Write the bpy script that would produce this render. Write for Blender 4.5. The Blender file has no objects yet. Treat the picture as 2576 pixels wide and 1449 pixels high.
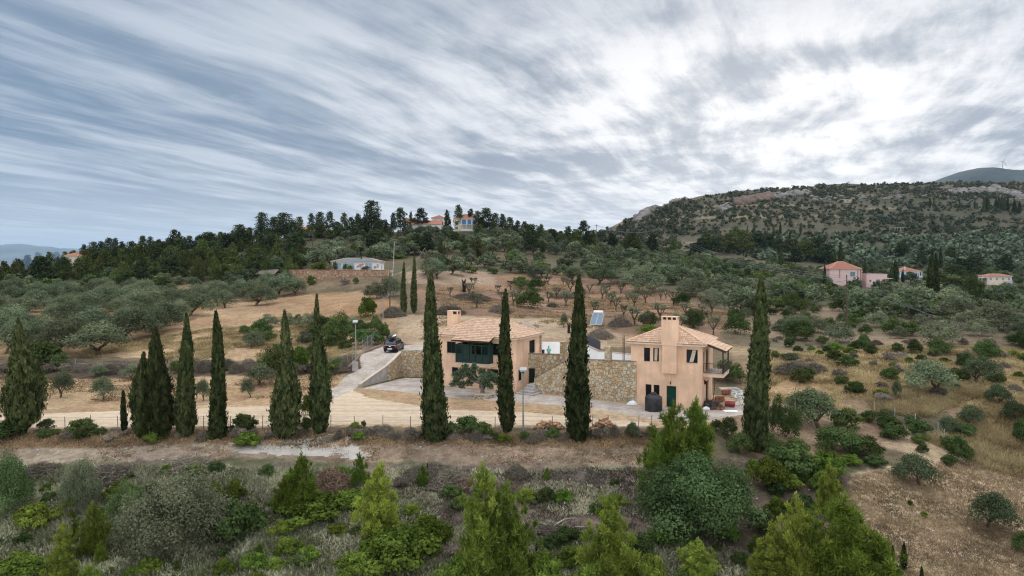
import bpy, bmesh, math, random
import numpy as np
from mathutils import Vector, Matrix
R = math.radians
rnd = random.Random(7)
rng = np.random.default_rng(11)
sc = bpy.context.scene
col = sc.collection

# ------------------------------------------------------------------ camera
CAMZ, FPX, PITCH = 13.3, 1717.33, R(1.785)
cam_d = bpy.data.cameras.new("camera"); cam = bpy.data.objects.new("camera", cam_d); col.objects.link(cam)
cam_d.sensor_width = 36; cam_d.lens = 24; cam_d.clip_start = .5; cam_d.clip_end = 60000
cam.location = (0, 0, CAMZ); cam.rotation_euler = (R(90) - PITCH, 0, 0)
sc.camera = cam
sc.cycles.use_denoising = True; sc.cycles.filter_width = 1.2; sc.cycles.denoising_prefilter = 'NONE'
sc.cycles.max_bounces = 6; sc.cycles.diffuse_bounces = 3; sc.cycles.glossy_bounces = 2
sc.cycles.transmission_bounces = 3; sc.cycles.transparent_max_bounces = 4; sc.cycles.volume_bounces = 0
sc.cycles.use_adaptive_sampling = True
sc.view_settings.view_transform = 'Standard'; sc.view_settings.look = 'None'
sc.view_settings.exposure = 0.0; sc.view_settings.gamma = 1

# ------------------------------------------------------------------ world
SUN_AZ, SUN_EL = R(17), R(20)          # azimuth to the right of the view direction (+Y)
SUN = Vector((math.sin(SUN_AZ) * math.cos(SUN_EL), math.cos(SUN_AZ) * math.cos(SUN_EL), math.sin(SUN_EL)))
w = bpy.data.worlds.new("World"); sc.world = w; w.use_nodes = True
NT = w.node_tree; NT.nodes.clear()
def nd(nt, t, **kw):
    n = nt.nodes.new(t)
    for k, v in kw.items():
        if k.startswith('i_'):
            n.inputs[int(k[2:])].default_value = v
        else: setattr(n, k, v)
    return n
def M_(nt, op, a, b=None, c=None, clamp=False):
    n = nt.nodes.new('ShaderNodeMath'); n.operation = op; n.use_clamp = clamp
    for i, v in enumerate((a, b, c)):
        if v is None: continue
        if isinstance(v, (int, float)): n.inputs[i].default_value = v
        else: nt.links.new(v, n.inputs[i])
    return n.outputs[0]
def MIX(nt, f, a, b, mode='MIX'):
    n = nt.nodes.new('ShaderNodeMix'); n.data_type = 'RGBA'; n.blend_type = mode
    for i, v in ((0, f), (6, a), (7, b)):
        if isinstance(v, (int, float)): n.inputs[i].default_value = v
        elif isinstance(v, (tuple, list)): n.inputs[i].default_value = (*v[:3], 1)
        else: nt.links.new(v, n.inputs[i])
    return n.outputs[2]
def SMOOTH(nt, x, a, b, lo=0., hi=1.):
    n = nt.nodes.new('ShaderNodeMapRange'); n.interpolation_type = 'SMOOTHSTEP'
    nt.links.new(x, n.inputs[0])
    for i, v in ((1, a), (2, b), (3, lo), (4, hi)): n.inputs[i].default_value = v
    return n.outputs[0]
def NOISE(nt, vec, scale, detail=4, rough=.55, dist=0):
    n = nt.nodes.new('ShaderNodeTexNoise'); nt.links.new(vec, n.inputs['Vector'])
    n.inputs['Scale'].default_value = scale; n.inputs['Detail'].default_value = detail
    n.inputs['Roughness'].default_value = rough; n.inputs['Distortion'].default_value = dist
    return n.outputs[0]
def COMB(nt, x, y, z=0.):
    n = nt.nodes.new('ShaderNodeCombineXYZ')
    for i, v in enumerate((x, y, z)):
        if isinstance(v, (int, float)): n.inputs[i].default_value = v
        else: nt.links.new(v, n.inputs[i])
    return n.outputs[0]

tc = nd(NT, 'ShaderNodeTexCoord')
sep = nd(NT, 'ShaderNodeSeparateXYZ'); NT.links.new(tc.outputs['Generated'], sep.inputs[0])
DX, DY, DZ = sep.outputs
den = M_(NT, 'ADD', M_(NT, 'MAXIMUM', DZ, 0.0), 0.055)
PX = M_(NT, 'DIVIDE', DX, den); PY = M_(NT, 'DIVIDE', DY, den)
sa, ca = math.sin(R(24)), math.cos(R(24))
AL = M_(NT, 'ADD', M_(NT, 'MULTIPLY', PX, sa), M_(NT, 'MULTIPLY', PY, ca))      # along the wind
AC = M_(NT, 'SUBTRACT', M_(NT, 'MULTIPLY', PX, ca), M_(NT, 'MULTIPLY', PY, sa)) # across it
warp = NOISE(NT, COMB(NT, M_(NT, 'MULTIPLY', AL, .5), M_(NT, 'MULTIPLY', AC, .6), 3.), 1.0, 2, .5)
ACw = M_(NT, 'ADD', AC, M_(NT, 'MULTIPLY', M_(NT, 'SUBTRACT', warp, .5), .7))
dotn = nd(NT, 'ShaderNodeVectorMath', operation='DOT_PRODUCT'); NT.links.new(tc.outputs['Generated'], dotn.inputs[0])
dotn.inputs[1].default_value = (math.sin(R(20))*math.cos(R(8)), math.cos(R(20))*math.cos(R(8)), math.sin(R(8)))
SD = M_(NT, 'MAXIMUM', dotn.outputs['Value'], 0.)
east = SMOOTH(NT, DX, -.45, .15)                       # thin streaks in the west, broken clouds in the east
n_big = NOISE(NT, COMB(NT, M_(NT, 'MULTIPLY', AL, .40), M_(NT, 'MULTIPLY', ACw, .75), 1.7), 1.0, 3, .5)
n_str = NOISE(NT, COMB(NT, M_(NT, 'MULTIPLY', AL, .55), M_(NT, 'MULTIPLY', ACw, 2.0), 9.1), 1.25, 9, .57)
n_fin = NOISE(NT, COMB(NT, M_(NT, 'MULTIPLY', AL, .9), M_(NT, 'MULTIPLY', ACw, 6.5), 2.1), 1.3, 8, .60)
n_puf = NOISE(NT, COMB(NT, M_(NT, 'MULTIPLY', AL, 1.05), M_(NT, 'MULTIPLY', AC, 1.7), 4.4), 1.35, 10, .60)
wst = M_(NT, 'ADD', M_(NT, 'MULTIPLY', n_big, .26), M_(NT, 'ADD', M_(NT, 'ADD', M_(NT, 'MULTIPLY', n_str, .44), M_(NT, 'MULTIPLY', n_puf, .14)), M_(NT, 'MULTIPLY', n_fin, .16)))
est = M_(NT, 'ADD', M_(NT, 'MULTIPLY', n_big, .25), M_(NT, 'ADD', M_(NT, 'MULTIPLY', n_puf, .52), M_(NT, 'MULTIPLY', n_fin, .23)))
mxn = nd(NT, 'ShaderNodeMix'); NT.links.new(east, mxn.inputs[0]); NT.links.new(wst, mxn.inputs[2]); NT.links.new(est, mxn.inputs[3]); cl = mxn.outputs[0]
thick = SMOOTH(NT, cl, .405, .585)                      # 0 thin and bright, 1 thick and grey
g1 = M_(NT, 'POWER', SD, 4.); g2 = M_(NT, 'POWER', SD, 30.)
thin_c = MIX(NT, M_(NT, 'MULTIPLY', g1, 1.12, clamp=True), (.47, .55, .66), (.96, .96, .98))
thin_c = MIX(NT, M_(NT, 'MULTIPLY', g2, .5, clamp=True), thin_c, (1.45, 1.40, 1.33))
thick_c = MIX(NT, M_(NT, 'MULTIPLY', g1, 1.0, clamp=True), (.195, .285, .41), (.38, .42, .49))
thick_c = MIX(NT, M_(NT, 'MULTIPLY', g2, .6, clamp=True), thick_c, (.72, .73, .76))
cloud = MIX(NT, thick, thin_c, thick_c)
gap = M_(NT, 'MULTIPLY', SMOOTH(NT, n_str, .56, .64), SMOOTH(NT, n_puf, .50, .60))
hor = SMOOTH(NT, DZ, .17, .0)
gap = M_(NT, 'MULTIPLY', M_(NT, 'MULTIPLY', gap, SMOOTH(NT, g1, .25, .6, 1., 0.)), SMOOTH(NT, DZ, .04, .16, 0., .35))
cloud = MIX(NT, M_(NT, 'MULTIPLY', hor, .66), cloud, MIX(NT, M_(NT, 'MULTIPLY', g1, 1.1, clamp=True), (.74, .82, .90), (.98, .98, .99)))
top = SMOOTH(NT, DZ, .24, .44)
cloud = MIX(NT, M_(NT, 'MULTIPLY', top, .6), cloud, (.36, .41, .50))
# clouds overhead and behind the viewer boosted, added light for ground and walls
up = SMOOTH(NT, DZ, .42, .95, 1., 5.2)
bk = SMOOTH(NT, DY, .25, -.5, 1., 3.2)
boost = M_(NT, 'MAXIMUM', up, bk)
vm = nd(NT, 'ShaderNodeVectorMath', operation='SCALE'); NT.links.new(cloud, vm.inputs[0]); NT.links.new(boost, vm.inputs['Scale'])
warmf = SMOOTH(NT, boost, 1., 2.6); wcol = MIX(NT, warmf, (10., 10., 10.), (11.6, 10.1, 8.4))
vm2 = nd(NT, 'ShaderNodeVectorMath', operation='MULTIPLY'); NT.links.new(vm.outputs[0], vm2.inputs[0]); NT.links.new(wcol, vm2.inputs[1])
sky = nd(NT, 'ShaderNodeTexSky'); sky.sky_type = 'NISHITA'; sky.sun_disc = False
sky.sun_elevation = SUN_EL; sky.sun_rotation = SUN_AZ
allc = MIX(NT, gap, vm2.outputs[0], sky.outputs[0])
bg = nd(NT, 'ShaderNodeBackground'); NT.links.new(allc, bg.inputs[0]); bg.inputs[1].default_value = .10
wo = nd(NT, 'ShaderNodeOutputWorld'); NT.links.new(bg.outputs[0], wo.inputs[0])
w.cycles.sampling_method = 'MANUAL'; w.cycles.sample_map_resolution = 512

sun_d = bpy.data.lights.new("sun", 'SUN'); sun_d.energy = 1.2; sun_d.angle = R(14); sun_d.color = (1, .93, .85)
sun = bpy.data.objects.new("sun", sun_d); col.objects.link(sun)
sun.rotation_euler = (-SUN).to_track_quat('-Z', 'Y').to_euler()

# ------------------------------------------------------------------ picture measurements -> places on the ground
def ray(dx, dy):
    u = 724.5 - dy
    return (dx - 1288.0, FPX * math.cos(PITCH) + u * math.sin(PITCH), -FPX * math.sin(PITCH) + u * math.cos(PITCH))
def at(dx, dy, d):
    x, y, z = ray(dx, dy); k = d / y
    return (x * k, d, CAMZ + z * k)
def ppm(d): return FPX / d

# ------------------------------------------------------------------ materials
MATS = {}
def mat(name, rgb, rough=.85, spec=.3, metal=0., var=0., vscale=3., bump=0., bscale=20., coord='Object', var2=None, transl=0., objvar=0.):
    if name in MATS: return MATS[name]
    m = bpy.data.materials.new(name); m.use_nodes = True; nt = m.node_tree
    b = nt.nodes['Principled BSDF']; b.inputs['Roughness'].default_value = rough
    b.inputs['Specular IOR Level'].default_value = spec; b.inputs['Metallic'].default_value = metal
    b.inputs['Base Color'].default_value = (*rgb, 1)
    t = nd(nt, 'ShaderNodeTexCoord'); c = None
    if var:
        n = NOISE(nt, t.outputs[coord], vscale, 5, .6)
        f = SMOOTH(nt, n, .3, .7)
        lo = tuple(v * (1 - var) for v in rgb); hi = tuple(min(1, v * (1 + var)) for v in rgb)
        c = MIX(nt, f, var2 or lo, hi)
    if objvar:
        oi = nd(nt, 'ShaderNodeObjectInfo')
        k = M_(nt, 'ADD', M_(nt, 'MULTIPLY', oi.outputs['Random'], 2 * objvar), 1 - objvar)
        s = nd(nt, 'ShaderNodeVectorMath', operation='SCALE')
        if c is None: s.inputs[0].default_value = rgb
        else: nt.links.new(c, s.inputs[0])
        nt.links.new(k, s.inputs['Scale']); c = s.outputs[0]
    if c is not None: nt.links.new(c, b.inputs['Base Color'])
    if bump:
        bn = nd(nt, 'ShaderNodeBump'); bn.inputs['Distance'].default_value = bump
        nt.links.new(NOISE(nt, t.outputs[coord], bscale, 5, .65), bn.inputs['Height']); nt.links.new(bn.outputs[0], b.inputs['Normal'])
    MATS[name] = m; return m
def leafmat(name, rgb, tip=None, transl=.25, hue=.12):
    """foliage: each leaf cluster keeps a tint of its own, each plant a shade of its own"""
    if name in MATS: return MATS[name]
    m = bpy.data.materials.new(name); m.use_nodes = True; nt = m.node_tree; nt.nodes.clear()
    a = nd(nt, 'ShaderNodeAttribute'); a.attribute_name = 'tint'
    oi = nd(nt, 'ShaderNodeObjectInfo')
    c0 = tuple(v * .62 for v in rgb); c1 = tip or tuple(v * 1.45 for v in rgb)
    c = MIX(nt, a.outputs['Fac'], c0, c1)
    k = M_(nt, 'ADD', M_(nt, 'MULTIPLY', oi.outputs['Random'], .75), .6)
    s = nd(nt, 'ShaderNodeVectorMath', operation='SCALE'); nt.links.new(c, s.inputs[0]); nt.links.new(k, s.inputs['Scale'])
    h = nd(nt, 'ShaderNodeHueSaturation'); nt.links.new(s.outputs[0], h.inputs['Color'])
    r2 = M_(nt, 'FRACT', M_(nt, 'MULTIPLY', oi.outputs['Random'], 17.3))
    nt.links.new(M_(nt, 'ADD', M_(nt, 'MULTIPLY', r2, hue * .35), .5 - hue * .175), h.inputs['Hue'])
    d = nd(nt, 'ShaderNodeBsdfDiffuse'); nt.links.new(h.outputs[0], d.inputs[0])
    t = nd(nt, 'ShaderNodeBsdfTranslucent'); nt.links.new(h.outputs[0], t.inputs[0])
    mx = nd(nt, 'ShaderNodeMixShader'); mx.inputs[0].default_value = transl
    nt.links.new(d.outputs[0], mx.inputs[1]); nt.links.new(t.outputs[0], mx.inputs[2])
    o = nd(nt, 'ShaderNodeOutputMaterial'); nt.links.new(mx.outputs[0], o.inputs[0])
    MATS[name] = m; return m

# ------------------------------------------------------------------ object helpers
def prop(o, label=None, cat=None, group=None, kind=None):
    for k, v in (('label', label), ('category', cat), ('group', group), ('kind', kind)):
        if v: o[k] = v
    return o
def link(name, me, parent=None, loc=None):
    o = bpy.data.objects.new(name, me); col.objects.link(o)
    if parent is not None: o.parent = parent
    if loc is not None: o.location = loc
    return o
def empty(name, loc=(0, 0, 0), rz=0., label=None, cat=None, group=None):
    o = bpy.data.objects.new(name, None); col.objects.link(o)
    o.location = loc; o.rotation_euler = (0, 0, rz); o.empty_display_size = .3
    return prop(o, label, cat, group)
def mesh_np(name, V, F, mats, tint=None, mi=None, smooth=False, uv=None):
    """V (n,3); F (m,k) with one k"""
    me = bpy.data.meshes.new(name); V = np.asarray(V, np.float32); F = np.asarray(F, np.int32)
    me.vertices.add(len(V)); me.vertices.foreach_set('co', V.ravel())
    k = F.shape[1]; me.loops.add(F.size); me.loops.foreach_set('vertex_index', F.ravel())
    me.polygons.add(len(F)); me.polygons.foreach_set('loop_start', np.arange(0, F.size, k, dtype=np.int32))
    if mi is not None: me.polygons.foreach_set('material_index', np.asarray(mi, np.int32))
    if smooth: me.polygons.foreach_set('use_smooth', np.ones(len(F), bool))
    if tint is not None:
        a = me.attributes.new('tint', 'FLOAT', 'POINT'); a.data.foreach_set('value', np.asarray(tint, np.float32))
    if uv is not None:
        l = me.uv_layers.new(name='UVMap'); l.data.foreach_set('uv', np.asarray(uv, np.float32)[F.ravel()].ravel())
    for m in (mats if isinstance(mats, (list, tuple)) else [mats]): me.materials.append(m)
    me.update(calc_edges=True); me.validate(); return me
class MB:
    """collects boxes, prisms, tubes in one mesh"""
    def __init__(s): s.v = []; s.f = []
    def add(s, vs, fs):
        n = len(s.v); s.v += [tuple(v) for v in vs]; s.f += [tuple(i + n for i in f) for f in fs]; return s
    def box(s, x0, x1, y0, y1, z0, z1, T=None):
        vs = [(x, y, z) for z in (z0, z1) for x, y in ((x0, y0), (x1, y0), (x1, y1), (x0, y1))]
        if T: vs = [T(*v) for v in vs]
        return s.add(vs, [(3, 2, 1, 0), (4, 5, 6, 7), (0, 1, 5, 4), (1, 2, 6, 5), (2, 3, 7, 6), (3, 0, 4, 7)])
    def prism(s, poly, z0, z1):
        n = len(poly)
        zf = lambda z, i: z[i] if isinstance(z, (list, tuple)) else z
        vs = [(p[0], p[1], zf(z0, i)) for i, p in enumerate(poly)] + [(p[0], p[1], zf(z1, i)) for i, p in enumerate(poly)]
        return s.add(vs, [tuple(range(n - 1, -1, -1)), tuple(range(n, 2 * n))] + [(i, (i + 1) % n, n + (i + 1) % n, n + i) for i in range(n)])
    def tube(s, pts, rad, n=6, caps=True):
        pts = [Vector(p) for p in pts]; L = len(pts)
        rads = rad if isinstance(rad, (list, tuple)) else [rad] * L
        vs = []
        for i, p in enumerate(pts):
            t = (pts[min(i + 1, L - 1)] - pts[max(i - 1, 0)])
            if t.length < 1e-9: t = Vector((0, 0, 1))
            t.normalize()
            a = t.cross(Vector((0, 0, 1)))
            if a.length < .05: a = t.cross(Vector((1, 0, 0)))
            a.normalize(); b = t.cross(a)
            vs += [p + (a * math.cos(2 * math.pi * k / n) + b * math.sin(2 * math.pi * k / n)) * rads[i] for k in range(n)]
        fs = [(i * n + k, i * n + (k + 1) % n, (i + 1) * n + (k + 1) % n, (i + 1) * n + k) for i in range(L - 1) for k in range(n)]
        if caps: fs += [tuple(range(n - 1, -1, -1)), tuple(range((L - 1) * n, L * n))]
        return s.add(vs, fs)
    def lathe(s, prof, c=(0, 0, 0), n=20):
        L = len(prof)
        vs = [(c[0] + r * math.cos(2 * math.pi * k / n), c[1] + r * math.sin(2 * math.pi * k / n), c[2] + z) for r, z in prof for k in range(n)]
        fs = [(i * n + k, i * n + (k + 1) % n, (i + 1) * n + (k + 1) % n, (i + 1) * n + k) for i in range(L - 1) for k in range(n)]
        fs += [tuple(range(n - 1, -1, -1)), tuple(range((L - 1) * n, L * n))]
        return s.add(vs, fs)
    def build(s, name, m, parent=None, smooth=False, bevel=0.):
        me = bpy.data.meshes.new(name); me.from_pydata(s.v, [], s.f)
        me.materials.append(m)
        bm = bmesh.new(); bm.from_mesh(me); bmesh.ops.recalc_face_normals(bm, faces=bm.faces)
        if bevel: bmesh.ops.bevel(bm, geom=list(bm.edges), offset=bevel, segments=2, affect='EDGES', profile=.6)
        bm.to_mesh(me); bm.free()
        if smooth:
            for p in me.polygons: p.use_smooth = True
        me.update()
        o = link(name, me, parent)
        return o
def copy_tree(o, parent=None):
    c = o.copy(); col.objects.link(c); c.parent = parent
    for ch in o.children: copy_tree(ch, c)
    return c

# ------------------------------------------------------------------ terrain
CT = [(0,1449,37.3),(1288,1449,37.3),(2000,1449,37.6),(2576,1449,38.8),
 (0,1337,42),(1288,1337,42),(1900,1337,42),(2480,1330,45),(0,1250,46),(1288,1250,46),(1800,1250,46),(2300,1230,48),
 (0,1165,50),(800,1165,50),(1500,1165,50),(2100,1180,50.5),(0,1138,52.4),(800,1138,52.4),(1500,1138,52.4),(1900,1120,54),
 (0,1082,55.5),(500,1082,55.5),(1000,1082,55.5),(1500,1083,55.5),(1800,1083,55.5),(2250,1100,57.5),(2576,1150,55),
 (0,1040,61.9),(700,1040,61.9),(2400,1000,66),(2576,1000,67),(2000,1010,68),
 (300,960,77),(0,960,77),(700,980,72),(300,925,83),(300,895,90),(0,895,90),(600,895,90),(880,880,92),(1950,900,84),(2300,870,88),
 (2576,860,92),(2400,800,125),(2130,835,112),(1900,800,125),(1700,790,128),(1500,818,115),(1300,815,117),(1300,795,128),(1060,850,101),
 (1015,788,128),(800,800,130),(500,830,112),(200,830,112),(500,760,160),(100,760,160),(700,740,180),(850,745,165),(850,700,188),(700,690,205),
 (850,664,207),(1100,690,195),(1050,740,150),(1100,715,175),(1200,735,180),(1300,760,165),(1500,740,185),(1400,700,215),(1700,720,200),(1600,690,235),
 (1900,740,190),(2129,722,250),(1900,690,250),(2300,725,280),(2500,718,340),(2576,760,190),(2400,762,180),(2200,695,300),(2500,692,400),
 (2200,662,420),(2500,666,450),(1800,652,380),(200,715,205),(0,725,195),(450,715,205),(300,700,222),(300,682,240),(0,695,235),
 (0,705,280),(100,690,280),(200,672,280),(350,650,280),(500,635,280),(620,612,300),(730,592,320),(900,584,330),(1100,582,335),(1170,580,335),
 (1300,587,340),(1400,600,345),(1500,612,350),(1700,642,350),(900,640,250),(1200,640,260),(1100,610,300),(1400,640,270),(1500,645,290),(1600,652,300),
 (700,655,255),(560,672,235),
 (1530,583,700),(1600,543,750),(1700,503,800),(1850,482,850),(2100,464,900),(2400,460,950),(2576,458,950),
 (1750,560,600),(2000,545,620),(2300,550,620),(2500,550,620),(1700,620,480),(2000,620,480),(2200,600,520),(2500,610,520),(2050,500,760),(2400,500,780)]
EXTRA = [(0,8,-7.5),(1288,8,-7.5),(2576,8,-7.5),(0,25,-5.6),(1288,25,-5.6),(2576,25,-5.6)]
for dd, z in ((45,-3.9),(56,-1.6),(66,.6),(90,3),(125,4),(200,4),(300,8),(600,52),(950,118)): EXTRA.append((3400, dd, z))
for dd, z in ((37,-3.6),(46,-2.2),(52,-1),(56,0),(75,.3),(90,1.6),(125,3.5),(200,7),(290,6)): EXTRA.append((-800, dd, z))
for dx, z in ((-800,0),(0,2),(350,8),(700,18),(1000,21),(1300,22),(1500,21)): EXTRA.append((dx, 430, z))
for dx, z in ((-800,-10),(0,-10),(500,-6),(900,0),(1200,6),(1400,15)): EXTRA += [(dx, 700, z), (dx, 1300, z - 22)]
for dx in (-800, 300, 1300, 2000, 3400): EXTRA += [(dx, 3000, 0 if dx > 1500 else -45), (dx, 20000, -60)]
EXTRA += [(1530,1500,20),(1900,1500,95),(2300,1500,105),(3400,1500,100),(1400,1000,10)]
KU, KV = 1.0, 1.0
_c = []
for dx, dy, d in CT:
    p = at(dx, dy, d); _c.append((p[0] / d, math.log(d), p[2]))
for dx, d, z in EXTRA: _c.append(((dx - 1288) / FPX, math.log(d), z))
_c = np.array(_c); _P = _c[:, :2] * (KU, KV)
_A = np.linalg.norm(_P[:, None] - _P[None], axis=2)
_n = len(_c); _K = np.zeros((_n + 3, _n + 3)); _K[:_n, :_n] = -_A - np.eye(_n) * 2e-3
_K[:_n, _n] = 1; _K[:_n, n1:=_n + 1] = _P[:, 0]; _K[:_n, _n + 2] = _P[:, 1]; _K[_n:, :_n] = _K[:_n, _n:].T
_W = np.linalg.solve(_K, np.concatenate([_c[:, 2], np.zeros(3)]))
def tps(u, v):
    out = np.empty(u.shape)
    for i in range(0, len(u), 20000):
        q = np.stack([u[i:i+20000] * KU, v[i:i+20000] * KV], 1)
        r = np.linalg.norm(q[:, None] - _P[None], axis=2)
        out[i:i+20000] = -r @ _W[:_n] + _W[_n] + q @ _W[_n+1:]
    return out
def vnoise(x, y, seed=0):
    """smooth value noise, numpy"""
    xi = np.floor(x).astype(np.int64); yi = np.floor(y).astype(np.int64); fx = x - xi; fy = y - yi
    fx = fx * fx * (3 - 2 * fx); fy = fy * fy * (3 - 2 * fy)
    def h(a, b):
        n = (a * 374761393 + b * 668265263 + seed * 974634777) & 0xffffffff
        n = ((n ^ (n >> 13)) * 1274126177) & 0xffffffff
        return ((n ^ (n >> 16)) & 0xffff) / 65535.
    return (h(xi, yi) * (1 - fx) + h(xi + 1, yi) * fx) * (1 - fy) + (h(xi, yi + 1) * (1 - fx) + h(xi + 1, yi + 1) * fx) * fy
def fbm(x, y, o=4, seed=0):
    s = 0; a = .5
    for k in range(o): s = s + a * vnoise(x * 2 ** k, y * 2 ** k, seed + k); a *= .5
    return s / (1 - .5 ** o)
def pdist(x, y, poly):
    """distance to polygon, 0 inside"""
    P = np.array(poly, float); ins = np.zeros(x.shape, bool); dm = np.full(x.shape, 1e18)
    for i in range(len(P)):
        a, b = P[i], P[(i + 1) % len(P)]
        c = ((a[1] > y) != (b[1] > y))
        if c.any():
            t = (b[0] - a[0]) * (y - a[1]) / ((b[1] - a[1]) or 1e-12) + a[0]
            ins ^= c & (x < t)
        ab = b - a; L = (ab ** 2).sum() or 1e-9
        t = np.clip(((x - a[0]) * ab[0] + (y - a[1]) * ab[1]) / L, 0, 1)
        dm = np.minimum(dm, (x - a[0] - t * ab[0]) ** 2 + (y - a[1] - t * ab[1]) ** 2)
    return np.where(ins, 0, np.sqrt(dm))
def sm(x, a, b):
    t = np.clip((x - a) / (b - a), 0, 1); return t * t * (3 - 2 * t)
YARD = [(-17.8,73),(-16.95,75.2),(-15.0,79.9),(-13.9,82.75),(-5.5,82.3),(-5.4,80),(2.0,75.3),(5.4,74.4),(6.3,70.4),(12.6,66.9),(18.5,66),(22,77),(26,77),(24,66),(21,60),(8,56.5),(-24,56.5),(-34,60),(-34,67),(-24,70)]
PAD = [(-18,88),(-13.0,83.3),(-5.3,82.7),(2.2,75.7),(5.8,74.8),(6.7,71),(13,67.4),(17.5,71),(18,84),(16,95),(-2,104),(-16,100)]
RAMP = [(-22.5,75.5),(-16.9,75.4),(-13.8,82.8),(-13,86.5),(-18.5,87.5)]
VR = np.concatenate([np.arange(math.log(8), math.log(30), .02), np.arange(math.log(30), math.log(105), .0052), np.arange(math.log(105), math.log(1300), .0115), np.arange(math.log(1300), math.log(22000), .05)])
UC = np.linspace(-1.35, 1.35, 620)
UU, VV = np.meshgrid(UC, VR); DD = np.exp(VV); XX = UU * DD
Z0 = tps(UU.ravel(), VV.ravel()).reshape(UU.shape)
amp = np.clip(.10 + .004 * (DD - 60), .10, 4.0) * (1 - .7 * sm(DD, 1200, 3000))
wl = np.clip(2.2 + (DD - 50) * .05, 2.2, 60)
Z0 += amp * (fbm(XX / 4.5 + 50, DD / 4.5, 4, 3) - .5) * sm(60 + 0 * DD, 0, 1) * np.where(DD < 200, 1, 0) + np.where(DD >= 200, amp * 1.6 * (fbm(XX / 38, DD / 38, 5, 9) - .5), 0) * sm(DD, 200, 260)
near = DD < 230
xs, ys = XX[near], DD[near]; zz = Z0[near]
dyd = pdist(xs, ys, YARD); wy = 1 - sm(dyd, 0, 6); zz = zz * (1 - wy)
rp = 2.45 * np.clip((ys - 75.3) / 8.6, 0, 1); dr = pdist(xs, ys, RAMP); wr = (1 - sm(dr, 0, 4)) * (dyd > 0)
zz = zz * (1 - wr) + rp * wr
dp = pdist(xs, ys, PAD); wp = (1 - sm(dp, 0, 9)) * (dyd > 0) * (1 - (1 - sm(dr, 0, .5)))
wp = np.where((xs > 15) & (dp > 0), (1 - sm(dp, 0, 3.0)) * (dyd > 0), wp)
zz = zz * (1 - wp) + (2.5 + .012 * (ys - 85)) * wp
Z0[near] = zz
def _idx(x, y):
    u = (x / y - UC[0]) / (UC[1] - UC[0]); j = int(min(max(u, 0), len(UC) - 2)); v = math.log(y)
    i = int(min(max(np.searchsorted(VR, v) - 1, 0), len(VR) - 2))
    return i, j, (v - VR[i]) / (VR[i+1] - VR[i]), min(max(u - j, 0), 1)
def Z(x, y):
    i, j, a, b = _idx(x, y)
    return float((Z0[i, j] * (1-b) + Z0[i, j+1] * b) * (1-a) + (Z0[i+1, j] * (1-b) + Z0[i+1, j+1] * b) * a)
DR = np.exp(VR)
def ground(dx, dy, dmin=15.):
    """where the line of sight through a measured spot meets the terrain"""
    rx, ry, rz = ray(dx, dy); u = (rx / ry - UC[0]) / (UC[1] - UC[0]); j = int(min(max(u, 0), len(UC) - 2)); b = u - j
    zc = Z0[:, j] * (1 - b) + Z0[:, j+1] * b
    g = (CAMZ + DR * rz / ry) - zc; g[DR < dmin] = 1
    k = np.argmax(g < 0)
    if k == 0: return ground(dx, dy + 1.5, dmin) if dy < 760 else None
    t = g[k-1] / (g[k-1] - g[k]); d = DR[k-1] + t * (DR[k] - DR[k-1])
    return (rx / ry * d, d, Z(rx / ry * d, d))
# ------------------------------------------------------------------ ground sheet with its land cover
def wpoly(pts):
    out = []
    for p in pts:
        g = ground(*p)
        if g is None: g = at(p[0], max(p[1], 700), 400)
        out.append((g[0], g[1]))
    return out
xf, yf = XX.ravel(), DD.ravel(); uf, vf = UU.ravel(), VV.ravel()
j1 = fbm(uf * 60 + 7, vf * 60, 4, 21) - .5; j2 = fbm(uf * 60 + 90, vf * 60 + 33, 4, 22) - .5
def zone(pts, jit=.02, soft=.012):
    """mask of a land parcel (0..1) with a ragged edge; works in bearing / log distance so that near and far parcels are alike"""
    P = [(x / y, math.log(y)) for x, y in wpoly(pts)]
    d = pdist(uf + j1 * jit, vf + j2 * jit * 1.6, P)
    return (1 - sm(d, 0, soft))[:, None]
n1 = fbm(xf / 9, yf / 9, 5, 5)[:, None]; n2 = fbm(xf / 2.1, yf / 2.1, 4, 6)[:, None]; n3 = fbm(xf / 45, yf / 45, 4, 8)[:, None]
C = np.ones((len(xf), 3)) * np.array((.20, .15, .10))
def lay(m, c, c2=None, n=None, k=1.):
    global C
    c = np.array(c, float)
    if c2 is not None: t = sm(n, .38, .62); c = c * (1 - t) + np.array(c2) * t
    C = C * (1 - m * k) + c * m * k
lay(np.ones_like(n1), (.19,.15,.095), (.12,.125,.07), n3)
far = sm(yf, 230, 330)[:, None]
lay(far, (.13,.105,.07), (.075,.08,.045), n3)
# the big hill: terraces in thin level bands
terr = fbm(xf / 260, Z0.ravel() * .33, 4, 15)[:, None]
hill = sm(yf, 400, 470)[:, None] * sm(uf, .10, .16)[:, None]
lay(hill, (.09,.085,.055), (.13,.112,.072), terr); lay(hill * sm(terr, .62, .70), (.27,.215,.14)); lay(hill * sm(n3, .5, .64), (.07,.075,.045), k=.8)
lay(zone([(-300,1449),(1650,1449),(1720,1300),(1640,1170),(-300,1160)]), (.21,.185,.14), (.16,.165,.095), n2)
lay(zone([(900,1180),(1640,1172),(1760,1330),(1500,1340),(1100,1300),(960,1230)]), (.25,.195,.155), (.17,.14,.125), n2)
lay(zone([(-300,1165),(700,1152),(1640,1178),(1640,1108),(-300,1108)]), (.42,.32,.225), (.30,.235,.175), n2)
lay(zone([(-300,1162),(200,1158),(660,1147),(660,1122),(200,1132),(-300,1136)], .012), (.45,.37,.285), (.38,.31,.24), n2)
lay(zone([(-300,1112),(1660,1112),(1660,1084),(-300,1084)], .012), (.14,.11,.08), (.22,.17,.11), n2)
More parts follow.
